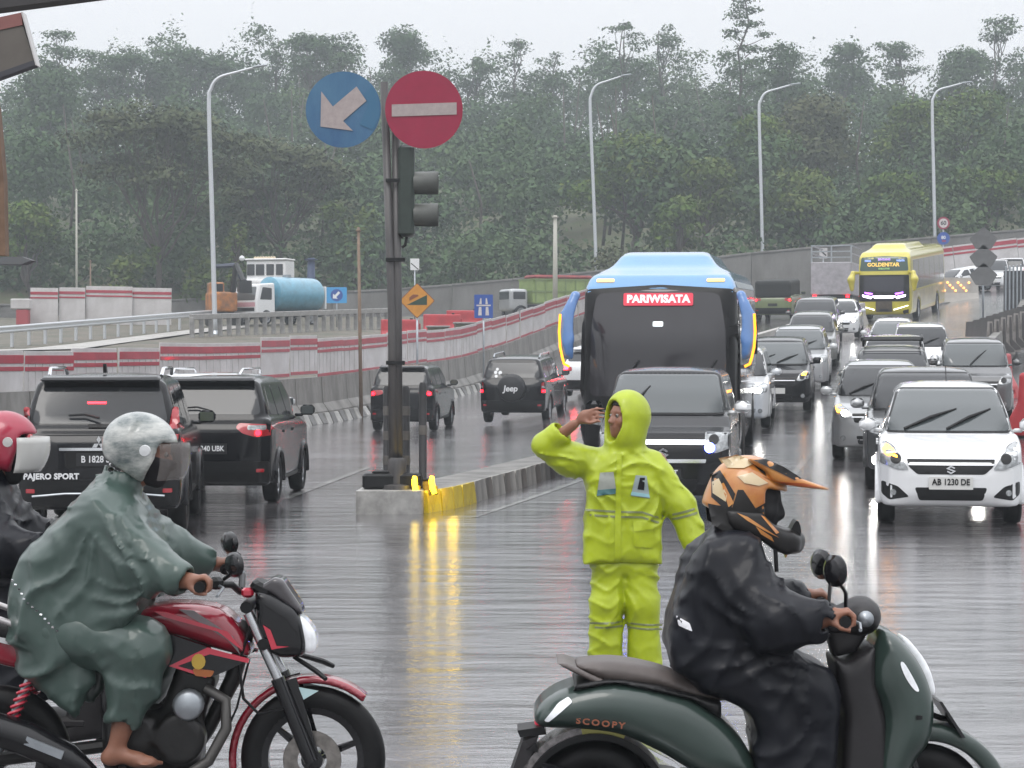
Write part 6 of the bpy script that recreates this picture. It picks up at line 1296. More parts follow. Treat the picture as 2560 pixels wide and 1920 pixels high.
# jacket
J = smin(V.ext([(-.25, .69), (.225, .69), (.222, 1.0), (.205, 1.25), (.09, 1.40), (-.09, 1.40), (-.215, 1.27), (-.245, 1.0)], 'y', .025, .145, .08), V.ell((-.01, .03, 1.22), (.22, .15, .20)), .05)
J = smin(J, V.chain([(-.17, .02, 1.30), (-.34, -.02, 1.335), (-.485, -.06, 1.415)], [.100, .098, .082], .05), .04); J = smin(J, V.cap((-.485, -.06, 1.415), (-.40, -.09, 1.485), .078, .080), .02)
J = smax(J, -V.cap((-.40, -.09, 1.49), (-.32, -.12, 1.56), .060, .075), .012); J = smax(J, (V.X + .405) * .8 + (V.Z - 1.50) * .75, .01) if False else J
J = smin(J, V.chain([(.16, .02, 1.29), (.335, .0, 1.05), (.42, -.04, .825)], [.098, .088, .078], .05), .05)
cutp = ((V.X - .42) * .40 + (V.Y + .04) * -.15 - (V.Z - .82) * .90); J = smax(J, np.where(V.X > .28, cutp - .012, -1).astype(np.float32), .012)
J = smax(J, -V.cap((.405, -.035, .86), (.46, -.06, .70), .055, .062), .012)
mk_ = (V.Z < 1.38).astype(np.float32); J += fold(V, (.5, .2, -.85), 17, .003, .4) * mk_ + (fan(V, (-.22, 1.27), 19, .018, .3, .05, .5) + fan(V, (.21, 1.25), 17, .018, 1.9, .05, .55) + fan(V, (-.47, 1.41), 15, .014, .8, .04, .3) + fan(V, (.33, 1.06), 15, .012, 2.2, .05, .3) + crease(V, (.25, .1, .95), 46, .008, .4, 1.5)) * mk_
J = smax(J, .695 - V.Z, .012); J = smax(J, -smax(V.ext([(-.19, .5), (.19, .5), (.19, .76), (-.19, .76)], 'y', .025, .10, .03), V.Z - .80, .02), .01)
# hood
rr = rotz(yaw); hc = np.array(HC) + rr(-.028, 0, .025)
H_ = smin(V.ell(hc, (.150, .128, .155), (0, 0, yaw)), V.ell(np.array(HC) + rr(.0, 0, -.10), (.118, .118, .12), (0, 0, yaw)), .05); H_ = smin(H_, V.cap((0, .03, 1.40), (0, .02, 1.46), .13, .11), .05)
H_ = smax(H_, -(V.ell(np.array(HC) + rr(.0, 0, .0), (.108, .092, .128), (0, 0, yaw))), .01)
H_ = smax(H_, -smax(V.ell(np.array(HC) + rr(.13, 0, -.008), (.135, .090, .128), (0, 0, yaw)), -((V.X - HC[0]) * rr(1, 0, 0)[0] + (V.Y - HC[1]) * rr(1, 0, 0)[1] - .015), .02), .012)
H_ += fold(V, (.4, .3, .8), 24, .003, 1.0)
J = smin(J, H_, .025); J = smax(J, -smax(V.ell(np.array(HC) + rr(.10, 0, -.012), (.115, .082, .118), (0, 0, yaw)), -((V.X - HC[0]) * rr(1, 0, 0)[0] + (V.Y - HC[1]) * rr(1, 0, 0)[1] - .028), .015), .01)
jk = V.build(J, 'jacket', M_HIVIS, pers); jb = bvh_of(jk.data)
def on_j(name, poly, m, par=None, off=.004): return patch(name, jb, poly, '-y', m, par or jk, off=off, th=.006, step=.03)
for z0, z1 in ((1.025, 1.012), (.995, .982)): on_j('reflective_stripe', [(-.246, z0 + .012), (-.05, z0), (.10, z0 - .003), (.225, z0 - .045), (.225, z0 - .057), (.10, z0 - .015), (-.05, z0 - .012), (-.246, z0)], M_BAND2)
for k in (0, 1): on_j('sleeve_stripe', [(.283, 1.005 - k * .028), (.435, 1.045 - k * .028), (.437, 1.031 - k * .028), (.285, .991 - k * .028)], M_BAND2)
on_j('placket', [(-.055, 1.37), (-.025, 1.37), (-.03, .71), (-.07, .71)], M_HIVIS, off=.007)
on_j('pocket', rpoly([(.045, .955), (.165, .945), (.165, .80), (.045, .81)], .015), M_HIVIS, off=.008); on_j('pocket_flap', rpoly([(.04, .965), (.17, .955), (.17, .915), (.05, .90)], .012), M_HIVIS, off=.013)
M_TAG = mat('grey_badge', (.36, .38, .34), .35, coat=.4); M_TAGB = mat('teal_badge_print', (.06, .16, .17), .4)
on_j('badge', [(-.155, 1.255), (-.075, 1.26), (-.060, 1.16), (-.17, 1.15)], M_TAG, off=.006); on_j('badge_print', [(-.17, 1.15), (-.060, 1.16), (-.062, 1.128), (-.175, 1.115)], M_TAGB, off=.008)
on_j('badge', [(.06, 1.24), (.125, 1.235), (.145, 1.10), (.03, 1.115)], mat('blue_grey_badge', (.30, .36, .36), .4), off=.006); on_j('badge_print', [(.085, 1.225), (.115, 1.225), (.11, 1.15), (.07, 1.155)], M_BLACK, off=.009); on_j('badge_print', [(.035, 1.14), (.14, 1.125), (.145, 1.105), (.03, 1.12)], mat('pale_blue_print', (.28, .50, .55), .4), off=.009)
# trousers, boots
T = V.ext([(-.185, .80), (.185, .80), (.19, .62), (-.19, .62)], 'y', .03, .11, .08)
for sx, fx in ((-.095, -.115), (.095, .125)): T = smin(T, V.chain([(sx, .03, .74), (sx * 1.12, .015, .45), (fx, .04, .10)], [.105, .098, .104], .05), .025)
mt_ = (V.Z < .72).astype(np.float32); T += fold(V, (.35, .25, .9), 20, .003, .7, 2.0) * mt_ + (fan(V, (.01, .70), 17, .016, .6, .05, .5) + crease(V, (.45, .1, .88), 50, .012, .9, 1.6) + crease(V, (-.5, .15, .85), 44, .010, 2.4, 1.2)) * mt_; T = smax(T, .065 - V.Z, .012); tr = V.build(T, 'trousers', M_HIVIS, pers); tb = bvh_of(tr.data)
for a, b in ((-.215, -.012), (.012, .225)):
    for k in (0, 1): patch('reflective_stripe', tb, [(a, .345 - k * .026), (b, .352 - k * .026 - (.02 if a > 0 else 0)), (b, .340 - k * .026 - (.02 if a > 0 else 0)), (a, .333 - k * .026)], '-y', M_BAND2, tr, off=.004, th=.006, step=.03)
for fx in (-.115, .125):
    Vb = Vol((fx - .09, -.22, -.012), (fx + .09, .16, .16), .011); Vb.build(smax(smin(Vb.cap((fx, .04, .12), (fx, .04, .05), .062, .058), Vb.cap((fx, .03, .05), (fx * 1.1, -.13, .04), .056, .044), .03), -Vb.Z, .01), 'boot', M_SOLE, pers)
# ------------------------------------------------ shared wheel for motorcycles
def bike_wheel(parent, c, rad, wid, spokes, disc, mrim):
    w_ = bpy.data.objects.new('wheel', None); COL.objects.link(w_); w_.parent = parent; w_.location = c; t = wid
    MB().lathe([(rad - t * 1.05, -t * .38), (rad - t * .7, -t * .5), (rad - t * .25, -t * .42), (rad - .004, -t * .18), (rad, 0), (rad - .004, t * .18), (rad - t * .25, t * .42), (rad - t * .7, t * .5), (rad - t * 1.05, t * .38)], (0, 0, 0), 'y', 44).build('tyre', M_RUBBER, w_, True)
    r = MB().lathe([(rad - t * .98, -t * .40), (rad - t * 1.35, -t * .30), (rad - t * 1.35, t * .30), (rad - t * .98, t * .40)], (0, 0, 0), 'y', 40); r.lathe([(.001, -.06), (.045, -.055), (.05, 0), (.045, .055), (.001, .06)], (0, 0, 0), 'y', 16); Rr = rad - t * 1.3
    for k in range(spokes):
        a = 2 * math.pi * k / spokes + .35
        for da in (-.16, .16): r.box((math.cos(a + da * .5) * Rr * .55, 0, math.sin(a + da * .5) * Rr * .55), (Rr * .92, .022, .017), (0, -(a - da * .35), 0), .005)
    r.build('rim', mrim, w_, ang=40)
    if disc: d_ = MB().lathe([(.06, -.052), (.118, -.052), (.120, -.049), (.118, -.046), (.06, -.046)], (0, 0, 0), 'y', 30); d_.build('brake_disc', mat('brake_disc_steel', (.30, .28, .26), .35, .8, var=(20, .5)), w_)
    return w_
M_MRED = mat('dark_red_gloss', (.30, .010, .028), .22, coat=1.0, var=(3, .3), bump=(60, .06, .003)); M_MRED2 = mat('bright_red_gloss', (.55, .02, .05), .25, coat=1.0); M_MBLK = mat('gloss_black', (.009, .009, .011), .24, coat=.35, spec=.3, var=(6, .3)); M_ENG = mat('engine_black', (.022, .021, .021), .4, .3, var=(14, .6), bump=(40, .3, .004)); M_FORK = mat('fork_alloy', (.55, .56, .58), .25, .9, var=(9, .2))
M_SMOKE = mat('smoked_screen', (.06, .055, .06), .12, coat=.5); M_LENSW = mat('bright_lens', (.72, .73, .76), .1, coat=.8, var=(14, .35), emis=((.9, .95, 1), .25))
def mirror_on(root, base, c, rx, rz_, m=M_MBLK):
    o = MB().lathe([(.001, -.022), (.7, -.016), (1.0, -.004), (1.0, .006), (.001, .010)], (0, 0, 0), 'x', 18).build('mirror', m, root, True); o.scale = (1, rx * 1.15, rz_); o.location = c; o.rotation_euler = (0, 0, R(35))
    tube('mirror_stem', [base, ((base[0] + c[0]) / 2 + .02, (base[1] + c[1]) / 2, (base[2] + c[2]) / 2), (c[0] + .012, c[1], c[2] - rz_ * .6)], .0075, M_BLACK, root, 6)
# ------------------------------------------------ red motorcycle and poncho rider
MX, MY = -1.45, 9.2
mc = thing('motorcycle', 'dark red and black motorcycle carrying the rider in the green poncho', 'motorcycle', (MX, MY, 0))
bike_wheel(mc, (.632, 0, .298), .298, .085, 3, True, M_MBLK); bike_wheel(mc, (-.66, 0, .30), .30, .105, 3, False, M_MBLK)
Vt = Vol((-.12, -.22, .60), (.44, .22, 1.0), .011)
tk_ = smax(Vt.poly(spl([(-.09, .905), (.02, .942), (.15, .945), (.27, .915), (.345, .84), (.385, .735), (.30, .74), (.12, .80), (-.04, .84)], 5), 'x') if False else Vt.ext(spl([(-.09, .905), (.02, .942), (.15, .945), (.27, .915), (.345, .84), (.385, .735), (.30, .74), (.12, .80), (-.04, .84)], 5), 'y', 0, .135, .07), Vt.Z - .97, .05)
Vt.build(tk_, 'fuel_tank', M_MRED, mc)
for e in (-1, 1):
    pr = lambda n, poly, y, t, m, bev=0: MB().prism(poly, (0, e * y, 0), t, 'xz').build(n, m, mc, ang=40)
    pr('tank_stripe', [(.0, .918), (.05, .915), (.30, .835), (.36, .76), (.33, .78), (.26, .835), (.04, .895)], .135, .02, M_MRED2); pr('tank_stripe', [(.10, .925), (.16, .92), (.32, .815), (.35, .74), (.30, .80)], .130, .018, mat('stripe_grey', (.16, .13, .14), .25, coat=.8))
    pr('shroud', [(.06, .83), (.25, .765), (.39, .725), (.31, .685), (.24, .655), (.07, .70)], .15, .03, M_MBLK); pr('shroud_edge', [(.065, .70), (.22, .775), (.39, .728), (.385, .712), (.23, .748), (.10, .70), (.22, .665), (.215, .652)], .165, .016, M_MRED2)
    pr('shroud_emblem', circ(.185, .718, .028, 12, .032), .172, .010, mat('emblem_yellow', (.55, .36, .06), .4)); pr('shroud_emblem', rpoly([(.16, .69), (.25, .68), (.235, .655), (.17, .66)], .01), .170, .008, mat('emblem_orange', (.40, .13, .04), .4)); pr('shroud_decal', [(.235, .775), (.32, .752), (.31, .738), (.245, .752)], .168, .008, M_PRINT)
    tube('fork_tube', [(.375, e * .095, .905), (.515, e * .095, .60)], .0205, M_FORK, mc, 10); tube('fork_slider', [(.495, e * .095, .64), (.632, e * .095, .30)], .029, M_MBLK, mc, 10)
    tube('handlebar', [(.335, e * .03, .985), (.32, e * .18, 1.03), (.235, e * .30, 1.045), (.225, e * .43, 1.045)], .014, M_BLACK, mc, 8); tube('grip', [(.23, e * .31, 1.045), (.225, e * .44, 1.045)], .022, M_RUBBER, mc, 10)
    MB().box((.27, e * .27, 1.045), (.06, .06, .05), None, .015).build('switch_gear', M_BLACK, mc); tube('lever', [(.27, e * .27, 1.04), (.305, e * .33, 1.03), (.295, e * .44, 1.01)], .007, M_STEEL, mc, 6)
    mirror_on(mc, (.30, e * .27, 1.06), (.245 if e > 0 else .35, e * .34, 1.155 if e > 0 else 1.125), .062, .050, M_MBLK)
    tube('rear_shock', [(-.50, e * .13, .66), (-.64, e * .13, .34)], .016, M_STEEL, mc, 8); mb = MB()
    for k in range(9): mb.tube([(-.515 - .0125 * k + .03 * math.cos(q), e * .13 + .03 * math.sin(q), .625 - .0285 * k + .012 * math.cos(q)) for q in np.linspace(0, 6.28, 9)], .007, 5)
    mb.build('shock_spring', M_MRED2, mc, True); tube('foot_peg', [(-.14, e * .12, .295), (-.10, e * .27, .288)], .016, M_RUBBER, mc, 8)
tube('triple_clamp', [(.37, -.12, .93), (.37, .12, .93)], .025, M_BLACK, mc, 8); tube('triple_clamp', [(.44, -.12, .78), (.44, .12, .78)], .025, M_BLACK, mc, 8)
MB().box((.37, -.05, .985), (.05, .05, .04), None, .01).build('key_tag', M_MRED2, mc); MB().box((.425, 0, 1.0), (.09, .17, .05), (0, .5, 0), .015).build('dashboard', M_BLACK, mc)
Vc = Vol((.36, -.16, .68), (.70, .16, 1.06), .011)
Vc.build(Vc.ext(rpoly([(.40, 1.0), (.47, .985), (.565, .925), (.60, .86), (.615, .77), (.60, .725), (.50, .72), (.43, .76), (.41, .85)], .02), 'y', 0, .115, .05), 'headlight_cowl', M_MBLK, mc)
Vc.build(Vc.ext(spl([(.52, .912), (.585, .89), (.64, .832), (.652, .775), (.635, .735), (.60, .745), (.585, .80), (.56, .86)], 4), 'y', 0, .095, .045), 'headlight', M_LENSW, mc)
Vc.build(Vc.ext([(.40, 1.0), (.48, 1.05), (.515, 1.04), (.588, .93), (.60, .885), (.54, .925), (.46, .985)], 'y', 0, .085, .02), 'windscreen', M_SMOKE, mc)
for e in (-1, 1): MB().prism([(.44, .86), (.47, .84), (.495, .775), (.545, .772), (.50, .765), (.475, .76)], (0, e * .121, 0), .008).build('cowl_stripe', M_MRED2, mc)
tube('front_indicator', [(.58, -.05, .71), (.67, -.17, .665), (.70, -.20, .655)], [.010], M_BLACK, mc, 6) if 0 else MB().tube([(.56, -.05, .72), (.66, -.15, .675), (.70, -.19, .65)], [.010, .012, .010], 6).build('front_indicator', M_BLACK, mc); MB().tube([(.56, .05, .72), (.66, .15, .675), (.70, .19, .65)], [.010, .012, .010], 6).build('front_indicator', M_BLACK, mc)
arc = lambda a0, a1, r_, c, n=18: [(c[0] + r_ * math.cos(R(a)), c[1] + r_ * math.sin(R(a))) for a in np.linspace(a0, a1, n)]
fc = (.632, .298); fp = arc(48, 188, .345, fc) + arc(188, 48, .312, fc); fp = [(.855, .565)] + fp + []
V = Vol((.24, -.10, .20), (.92, .10, .68), .010); V.build(V.ext(fp, 'y', 0, .062, .025), 'front_mudguard', M_MRED, mc)
for e in (-1, 1): MB().prism([(.50, .62), (.57, .64), (.66, .33), (.60, .33)], (0, e * .072, 0), .014).build('mudguard_stay', M_MBLK, mc); MB().prism([(.58, .60), (.66, .585), (.60, .55)], (0, e * .075, 0), .010).build('stay_decal', mat('pale_cyan', (.5, .68, .70), .4), mc)
tube('brake_hose', [(.40, -.10, .90), (.34, -.12, .70), (.36, -.12, .56), (.42, -.12, .50), (.52, -.11, .52)], .007, M_BLACK, mc, 6); tube('brake_hose', [(.38, -.08, .72), (.33, -.10, .52), (.29, -.1, .43)], .005, M_BLACK, mc, 6)
# frame, engine, exhaust
MB().tube([(.37, 0, .86), (.30, 0, .62), (.20, 0, .42), (.12, 0, .30)], [.034, .034, .03, .028], 8).build('frame', M_ENG, mc, True)
V = Vol((-.36, -.22, .22), (.30, .22, .68), .012)
F = V.box((-.02, 0, .38), (.20, .13, .13), .05); F = smin(F, V.cyl('y', (.10, -.10, .40), .105, .06, .02), .02); F = smin(F, V.cyl('y', (-.10, -.10, .41), .10, .05, .02), .02); F = smin(F, V.box((.13, 0, .57), (.085, .095, .11), .03, (0, .35, 0)), .03)
F = np.minimum(F, np.maximum(V.box((.13, 0, .58), (.105, .115, .10), .02, (0, .35, 0)), .006 - np.abs(((V.Z * 40) % 1) - .5) * .012)); V.build(F, 'engine', M_ENG, mc); MB().lathe([(.001, -.19), (.05, -.188), (.062, -.175), (.062, -.12)], (.14, 0, .54), 'y', 16).build('cylinder_cap', M_STEEL, mc, True)
tube('exhaust_header', [(.20, -.09, .60), (.285, -.10, .55), (.29, -.12, .44), (.22, -.14, .31), (.10, -.16, .23), (-.10, -.17, .22), (-.25, -.17, .26)], .023, mat('grey_pipe', (.10, .095, .09), .4, .5), mc, 10)
MB().tube([(-.24, -.18, .265), (-.34, -.19, .33), (-.50, -.20, .41), (-.86, -.21, .53)], [.03, .062, .07, .065], 14).build('silencer', M_MBLK, mc, ang=50); MB().box((-.42, -.262, .385), (.16, .012, .035), (0, R(22), 0)).build('silencer_plate', M_STEEL, mc)
V = Vol((-1.02, -.2, .62), (-.02, .2, 1.0), .014); V.build(V.ext(spl([(-.06, .83), (-.3, .80), (-.62, .86), (-.90, .92), (-.92, .88), (-.6, .77), (-.3, .74), (-.08, .77)], 4), 'y', 0, .12, .05), 'seat', M_RUBBER, mc)
V.build(V.ext(spl([(-.3, .76), (-.60, .83), (-.92, .89), (-.98, .86), (-.88, .78), (-.60, .68), (-.3, .66)], 4), 'y', 0, .105, .05), 'tail_cowl', M_MRED, mc); tube('grab_rail', [(-.55, -.15, .86), (-.75, -.16, .93), (-.95, -.13, .96), (-.99, 0, .96), (-.95, .13, .96), (-.75, .16, .93), (-.55, .15, .86)], .014, mat('pale_rail_bar', (.5, .48, .48), .3, .6), mc, 8)
for e in (-1, 1): MB().prism([(-.55, .80), (-.80, .86), (-.78, .83), (-.56, .77)], (0, e * .112, 0), .01).build('cowl_decal', M_PRINT, mc)
MB().box((-.99, 0, .84), (.04, .14, .06), None, .02).build('tail_light', M_RED, mc); MB().tube([(-.66, -.06, .30), (-.05, -.06, .38)], .028, 8).build('swing_arm', M_ENG, mc)
# rider
V = Vol((-.66, -.50, .24), (.32, .50, 1.76), .0125)
Fh, HW = head(V, (-.045, 0, 1.55), 0.0, R(-14))
B = smin(Fh, V.cap((-.19, 0, 1.36), (-.09, 0, 1.47), .062, .055), .03); B = smin(B, V.chain([(-.38, 0, .88), (-.30, 0, 1.1), (-.19, 0, 1.30)], [.11, .11, .10], .05), .04); foot_c = [(-.155, .34), (-.03, .325)]
for e in (-1, 1):
    B = smin(B, V.chain([(-.19, e * .16, 1.31), (.0, e * .30, 1.14), (.15, e * .365, 1.07)], [.05, .042, .03], .02), .03); B = smin(B, grip_hand(V, (.228, e * .372, 1.045), (.14, e * .365, 1.065), -e), .015)
    B = smin(B, V.chain([(-.38, e * .11, .84), (-.02, e * .20, .79), (-.10, e * .20, .52), (-.145, e * .20, .37)], [.09, .065, .052, .034], .03), .03)
    B = smin(B, V.ell((-.165, e * .20, .335), (.045, .034, .035)), .02); B = smin(B, V.chain([(-.15, e * .20, .35), (-.06, e * .205, .328), (-.0, e * .205, .317)], [.036, .030, .024], .02), .02)
    for k in range(5): B = smin(B, V.cap((-.02 - .006 * k, e * (.178 + .016 * k), .314), (.035 - .012 * k, e * (.176 + .019 * k), .310), .013 - .0012 * k, .011 - .001 * k), .006)
r1 = V.build(B, 'person', M_SKIN); tag(r1, 'barefoot person in a wet green poncho and white helmet on the red motorcycle', 'person'); r1.location = (MX, MY, 0); eyes(HW, r1)
sil = [(-.20, 1.43), (-.30, 1.385), (-.44, 1.25), (-.555, 1.13), (-.605, .99), (-.60, .86), (-.56, .68), (-.44, .545), (-.30, .465), (-.245, .56), (-.205, .665), (-.25, .79), (-.16, .82), (-.06, .88), (-.01, 1.0), (.03, 1.10), (-.02, 1.28), (-.10, 1.40)]
F = V.ext(spl(sil, 3), 'y', 0, .215, .15)
for e in (-1, 1): F = smin(F, V.chain([(-.20, e * .14, 1.29), (-.02, e * .27, 1.13), (.13, e * .355, 1.075)], [.12, .10, .07], .06), .06)
for e in (-1, 1): F = smax(F, -V.cap((.14, e * .362, 1.072), (.22, e * .40, 1.05), .045, .055), .012)
F = smin(F, V.cap((-.19, 0, 1.38), (-.14, 0, 1.45), .10, .085), .05); F = smax(F, -V.cap((-.16, 0, 1.42), (-.11, 0, 1.56), .07, .075), .015)
for e in (-1, 1):
    w_ = smax(V.poly([(-.22, 1.36), (-.10, 1.30), (.13, 1.10), (.10, 1.06), (.0, 1.02), (-.07, .89), (-.24, .785), (-.42, .70), (-.52, .85), (-.45, 1.15)], 'y'), np.abs(V.Y - e * (.20 + .16 * np.clip((V.X + .30) / .45, 0, 1))) - .045, .05); F = smin(F, w_, .07)
F += fan(V, (-.14, 1.33), 21, .024, .4) + fan(V, (.12, 1.10), 26, .020, 1.7, .05, .42) + fan(V, (-.36, .82), 15, .012, 2.6, .10, .5) + crease(V, (.62, .2, .75), 64, .006, .4, 1.3); F = smax(F, -V.ext([(-.52, .40), (-.20, .40), (-.20, .72), (-.42, .74)], 'y', 0, .15, .05), .02)
po = V.build(F, 'poncho', M_PONCHO, r1)
V2 = Vol((-.55, -.36, .44), (.16, .36, .98), .0125); F = None
for e in (-1, 1):
    g = V2.chain([(-.40, e * .12, .84), (-.05, e * .20, .775), (-.075, e * .20, .62), (-.115, e * .20, .50)], [.13, .118, .095, .075], .06); g = smax(g, -V2.cap((-.115, e * .20, .50), (-.14, e * .20, .36), .062, .07), .012); F = g if F is None else np.minimum(F, g)
F += fan(V2, (-.01, .76), 17, .016, .9, .05) + fan(V2, (-.42, .86), 19, .014, 2.2, .12) + crease(V2, (.35, .2, .92), 70, .007, .7, 1.4); V2.build(F, 'rain_trousers', M_PONCHO, r1)
def studs():
    mb = MB(); pb = bvh_of(po.data)
    for k in range(16):
        t = k / 15; x, z = -.585 + .25 * t, 1.06 - .24 * t; h_ = pb.ray_cast(Vector((x, -3, z)), Vector((0, 1, 0)))[0]
        if h_: mb.box(tuple(h_ + Vector((0, -.002, 0))), (.010, .006, .007), (.3 * k, .2, 0))
    return tag(mb.build('water_beads', M_CHROME, po), kind='stuff')
studs()
def helmet(parent, c, m, pitch, jaw=True, V_=None):
    """open-face helmet looking along +x"""
    V = Vol((c[0] - .20, -.17, c[2] - .20), (c[0] + .24, .17, c[2] + .20), .009); rt = (0, -pitch, 0)
    F = V.ell((c[0] - .012, 0, c[2] + .008), (.158, .128, .142), rt); F = smin(F, V.ell((c[0] + .035, 0, c[2] - .07), (.10, .122, .085), rt), .04)
    cp, sn = math.cos(pitch), math.sin(pitch); f = (V.X - c[0]) * cp + (V.Z - c[2]) * sn; u = -(V.X - c[0]) * sn + (V.Z - c[2]) * cp
    op = smax(.072 - f + .25 * np.minimum(u + .02, 0), smax(u - .052, -u - .20, .03), .03); F = smax(F, -op, .015); F = smax(F, -u - .125 - .30 * np.clip(f, -.15, .06), .015)
    F = smax(F, -(V.ell((c[0], 0, c[2] - .01), (.132, .106, .122), rt)), .008); return V.build(F, 'helmet', m, parent)
def stripes_mat(name, c1, c2, c3, scale, dist, lo=.42, hi=.5, rough=.25):
    m = bpy.data.materials.new(name); m.use_nodes = True; t = m.node_tree; b = t.nodes['Principled BSDF']; tc = t.nodes.new('ShaderNodeTexCoord'); wv = t.nodes.new('ShaderNodeTexWave'); wv.inputs['Scale'].default_value = scale; wv.inputs['Distortion'].default_value = dist; wv.inputs['Detail'].default_value = 2.0; wv.inputs['Detail Scale'].default_value = 1.6
    mp = t.nodes.new('ShaderNodeMapping'); mp.inputs['Rotation'].default_value = (.3, .9, .2); t.links.new(tc.outputs['Object'], mp.inputs[0]); t.links.new(mp.outputs[0], wv.inputs[0]); cr = t.nodes.new('ShaderNodeValToRGB'); e = cr.color_ramp.elements
    e[0].position = lo - .12; e[0].color = (*c2, 1); e[1].position = hi; e[1].color = (*c1, 1); k = e.new((lo + hi) / 2 - .03); k.color = (*c3, 1); t.links.new(wv.outputs[0], cr.inputs[0]); t.links.new(cr.outputs[0], b.inputs['Base Color']); b.inputs['Roughness'].default_value = rough; b.inputs['Coat Weight'].default_value = .8; return m
hm1 = helmet(r1, (-.065, 0, 1.572), mat('white_helmet_print', (.66, .66, .62), .22, coat=.8, var=(8, .5, (.13, .16, .16)), stretch=(1.0, .6, 2.4)), R(-16))
M_VISOR = mat('clear_visor', (.20, .18, .17), .08, coat=.3, alpha=.34); M_VISORW = mat('milky_visor', (.62, .62, .60), .15, coat=.4, alpha=.80)
def visor(parent, c, r_, e0, e1, w_, m, tilt=0.0):
    vs = []; fs = []; nu, nv = 7, 15
    for i in range(nu):
        a = R(e0 + (e1 - e0) * i / (nu - 1))
        for j in range(nv):
            q = R(-w_ + 2 * w_ * j / (nv - 1)); vs.append((c[0] + r_ * math.cos(a) * math.cos(q), c[1] + r_ * .86 * math.sin(q), c[2] + r_ * math.sin(a)))
    for i in range(nu - 1):
        for j in range(nv - 1): k = i * nv + j; fs.append((k, k + 1, k + nv + 1, k + nv))
    mb = MB(); mb.add(vs, fs); o = mb.build('visor', m, parent, True); s_ = o.modifiers.new('thick', 'SOLIDIFY'); s_.thickness = .003
    for e in (-1, 1): MB().lathe([(.001, -.006), (.022, -.004), (.024, .006), (.001, .008)], (c[0] + r_ * .12, c[1] + e * r_ * .86, c[2] + r_ * .1), 'y', 12).build('visor_hinge', m if m is not M_VISOR else M_PRINT, o)
    return o
visor(hm1, (-.055, 0, 1.55), .186, -34, 14, 64, M_VISOR)
Vm = Vol((-.10, -.10, 1.40), (.12, .10, 1.55), .009); mk, _ = head(Vm, (-.045, 0, 1.55), 0.0, R(-14)); Vm.build(smax(mk - .010, Vm.Z - (1.525 - .3 * (Vm.X - .05)), .01), 'face_mask', mat('black_mask', (.02, .018, .022), .8), r1)
# ------------------------------------------------ scooter and its rider
SX, SY = 1.0, 8.5
st = thing('scooter', 'dark green scooter with a grey seat carrying the rider in the motocross helmet', 'scooter', (SX, SY, 0)); M_SGRN = mat('dark_green_satin', (.030, .052, .044), .30, coat=.55, var=(3, .25), bump=(50, .06, .003)); M_SBLK = mat('brown_black_plastic', (.020, .018, .020), .5, var=(6, .4)); M_SSEAT = mat('grey_brown_seat', (.125, .105, .098), .5, var=(5, .3), bump=(40, .3, .003))
bike_wheel(st, (-.686, 0, .245), .245, .10, 5, False, M_MBLK); bike_wheel(st, (.564, 0, .24), .24, .095, 5, True, M_MBLK)
V = Vol((-.98, -.26, .34), (.02, .26, .82), .011)
F = V.ext(spl([(-.918, .59), (-.895, .645), (-.83, .692), (-.74, .722), (-.62, .735), (-.47, .715), (-.33, .675), (-.22, .60), (-.13, .50), (-.09, .38), (-.28, .38), (-.45, .47), (-.60, .535), (-.76, .555), (-.88, .56)], 4), 'y', 0, .215, .11); F = smax(F, -V.cyl('y', (-.686, 0, .245), .285, .4, .02), .02); bd = V.build(F, 'rear_body', M_SGRN, st)
Vs = Vol((-.92, -.2, .64), (-.05, .2, .86), .010); Vs.build(Vs.ext(spl([(-.76, .79), (-.62, .805), (-.45, .775), (-.28, .715), (-.10, .69), (-.12, .66), (-.30, .655), (-.45, .70), (-.62, .715), (-.70, .745)], 4), 'y', 0, .135, .06), 'seat', M_SSEAT, st)
Vs.build(smax(Vs.ext([(-.835, .80), (-.80, .802), (-.60, .715), (-.64, .700)], 'y', 0, .16, .02), -Vs.ext([(-.80, .815), (-.74, .79), (-.70, .70), (-.62, .69), (-.5, .9)], 'y', 0, .115, .02), .012), 'grab_rail', M_SSEAT, st)
V.build(V.ext([(-.78, .70), (-.62, .735), (-.33, .67), (-.22, .60), (-.22, .66), (-.45, .72), (-.62, .745), (-.76, .73)], 'y', 0, .20, .03), 'under_seat_trim', M_BLACK, st)
V.build(V.ext(spl([(-.918, .565), (-.905, .615), (-.862, .662), (-.80, .688), (-.815, .66), (-.86, .62), (-.885, .57)], 3), 'y', 0, .14, .03), 'tail_light', mat('tail_red', (.50, .02, .05), .2, coat=.8, emis=((1, .06, .12), .25)), st)
bb = bvh_of(bd.data)
for sg in ('-y', '+y'):
    patch('indicator', bb, rpoly([(-.882, .595), (-.865, .59), (-.775, .668), (-.79, .685), (-.83, .66)], .008), sg, M_LENSW, st, off=.006, step=.03)
hp = bb.ray_cast(Vector((-.672, -3, .585)), Vector((0, 1, 0))); t_ = text('badge_lettering', 'SCOOPY', .033, hp[0] + Vector((0, -.009, .002)), (R(101), R(6), R(-3)), mat('copper_lettering', (.45, .17, .10), .35, .5), st, .0015, .0008, 1.35, 1.15)
MB().lathe([(.001, 0), (.283, 0), (.283, .02), (.001, .02)], (-.686, .085, .245), 'y', 28).build('inner_wheel_well', M_BLACK, st); MB().prism(arc(20, 178, .286, (-.686, .245), 20) + arc(178, 20, .262, (-.686, .245), 20), (0, 0, 0), .20).build('inner_mudguard', M_BLACK, st)
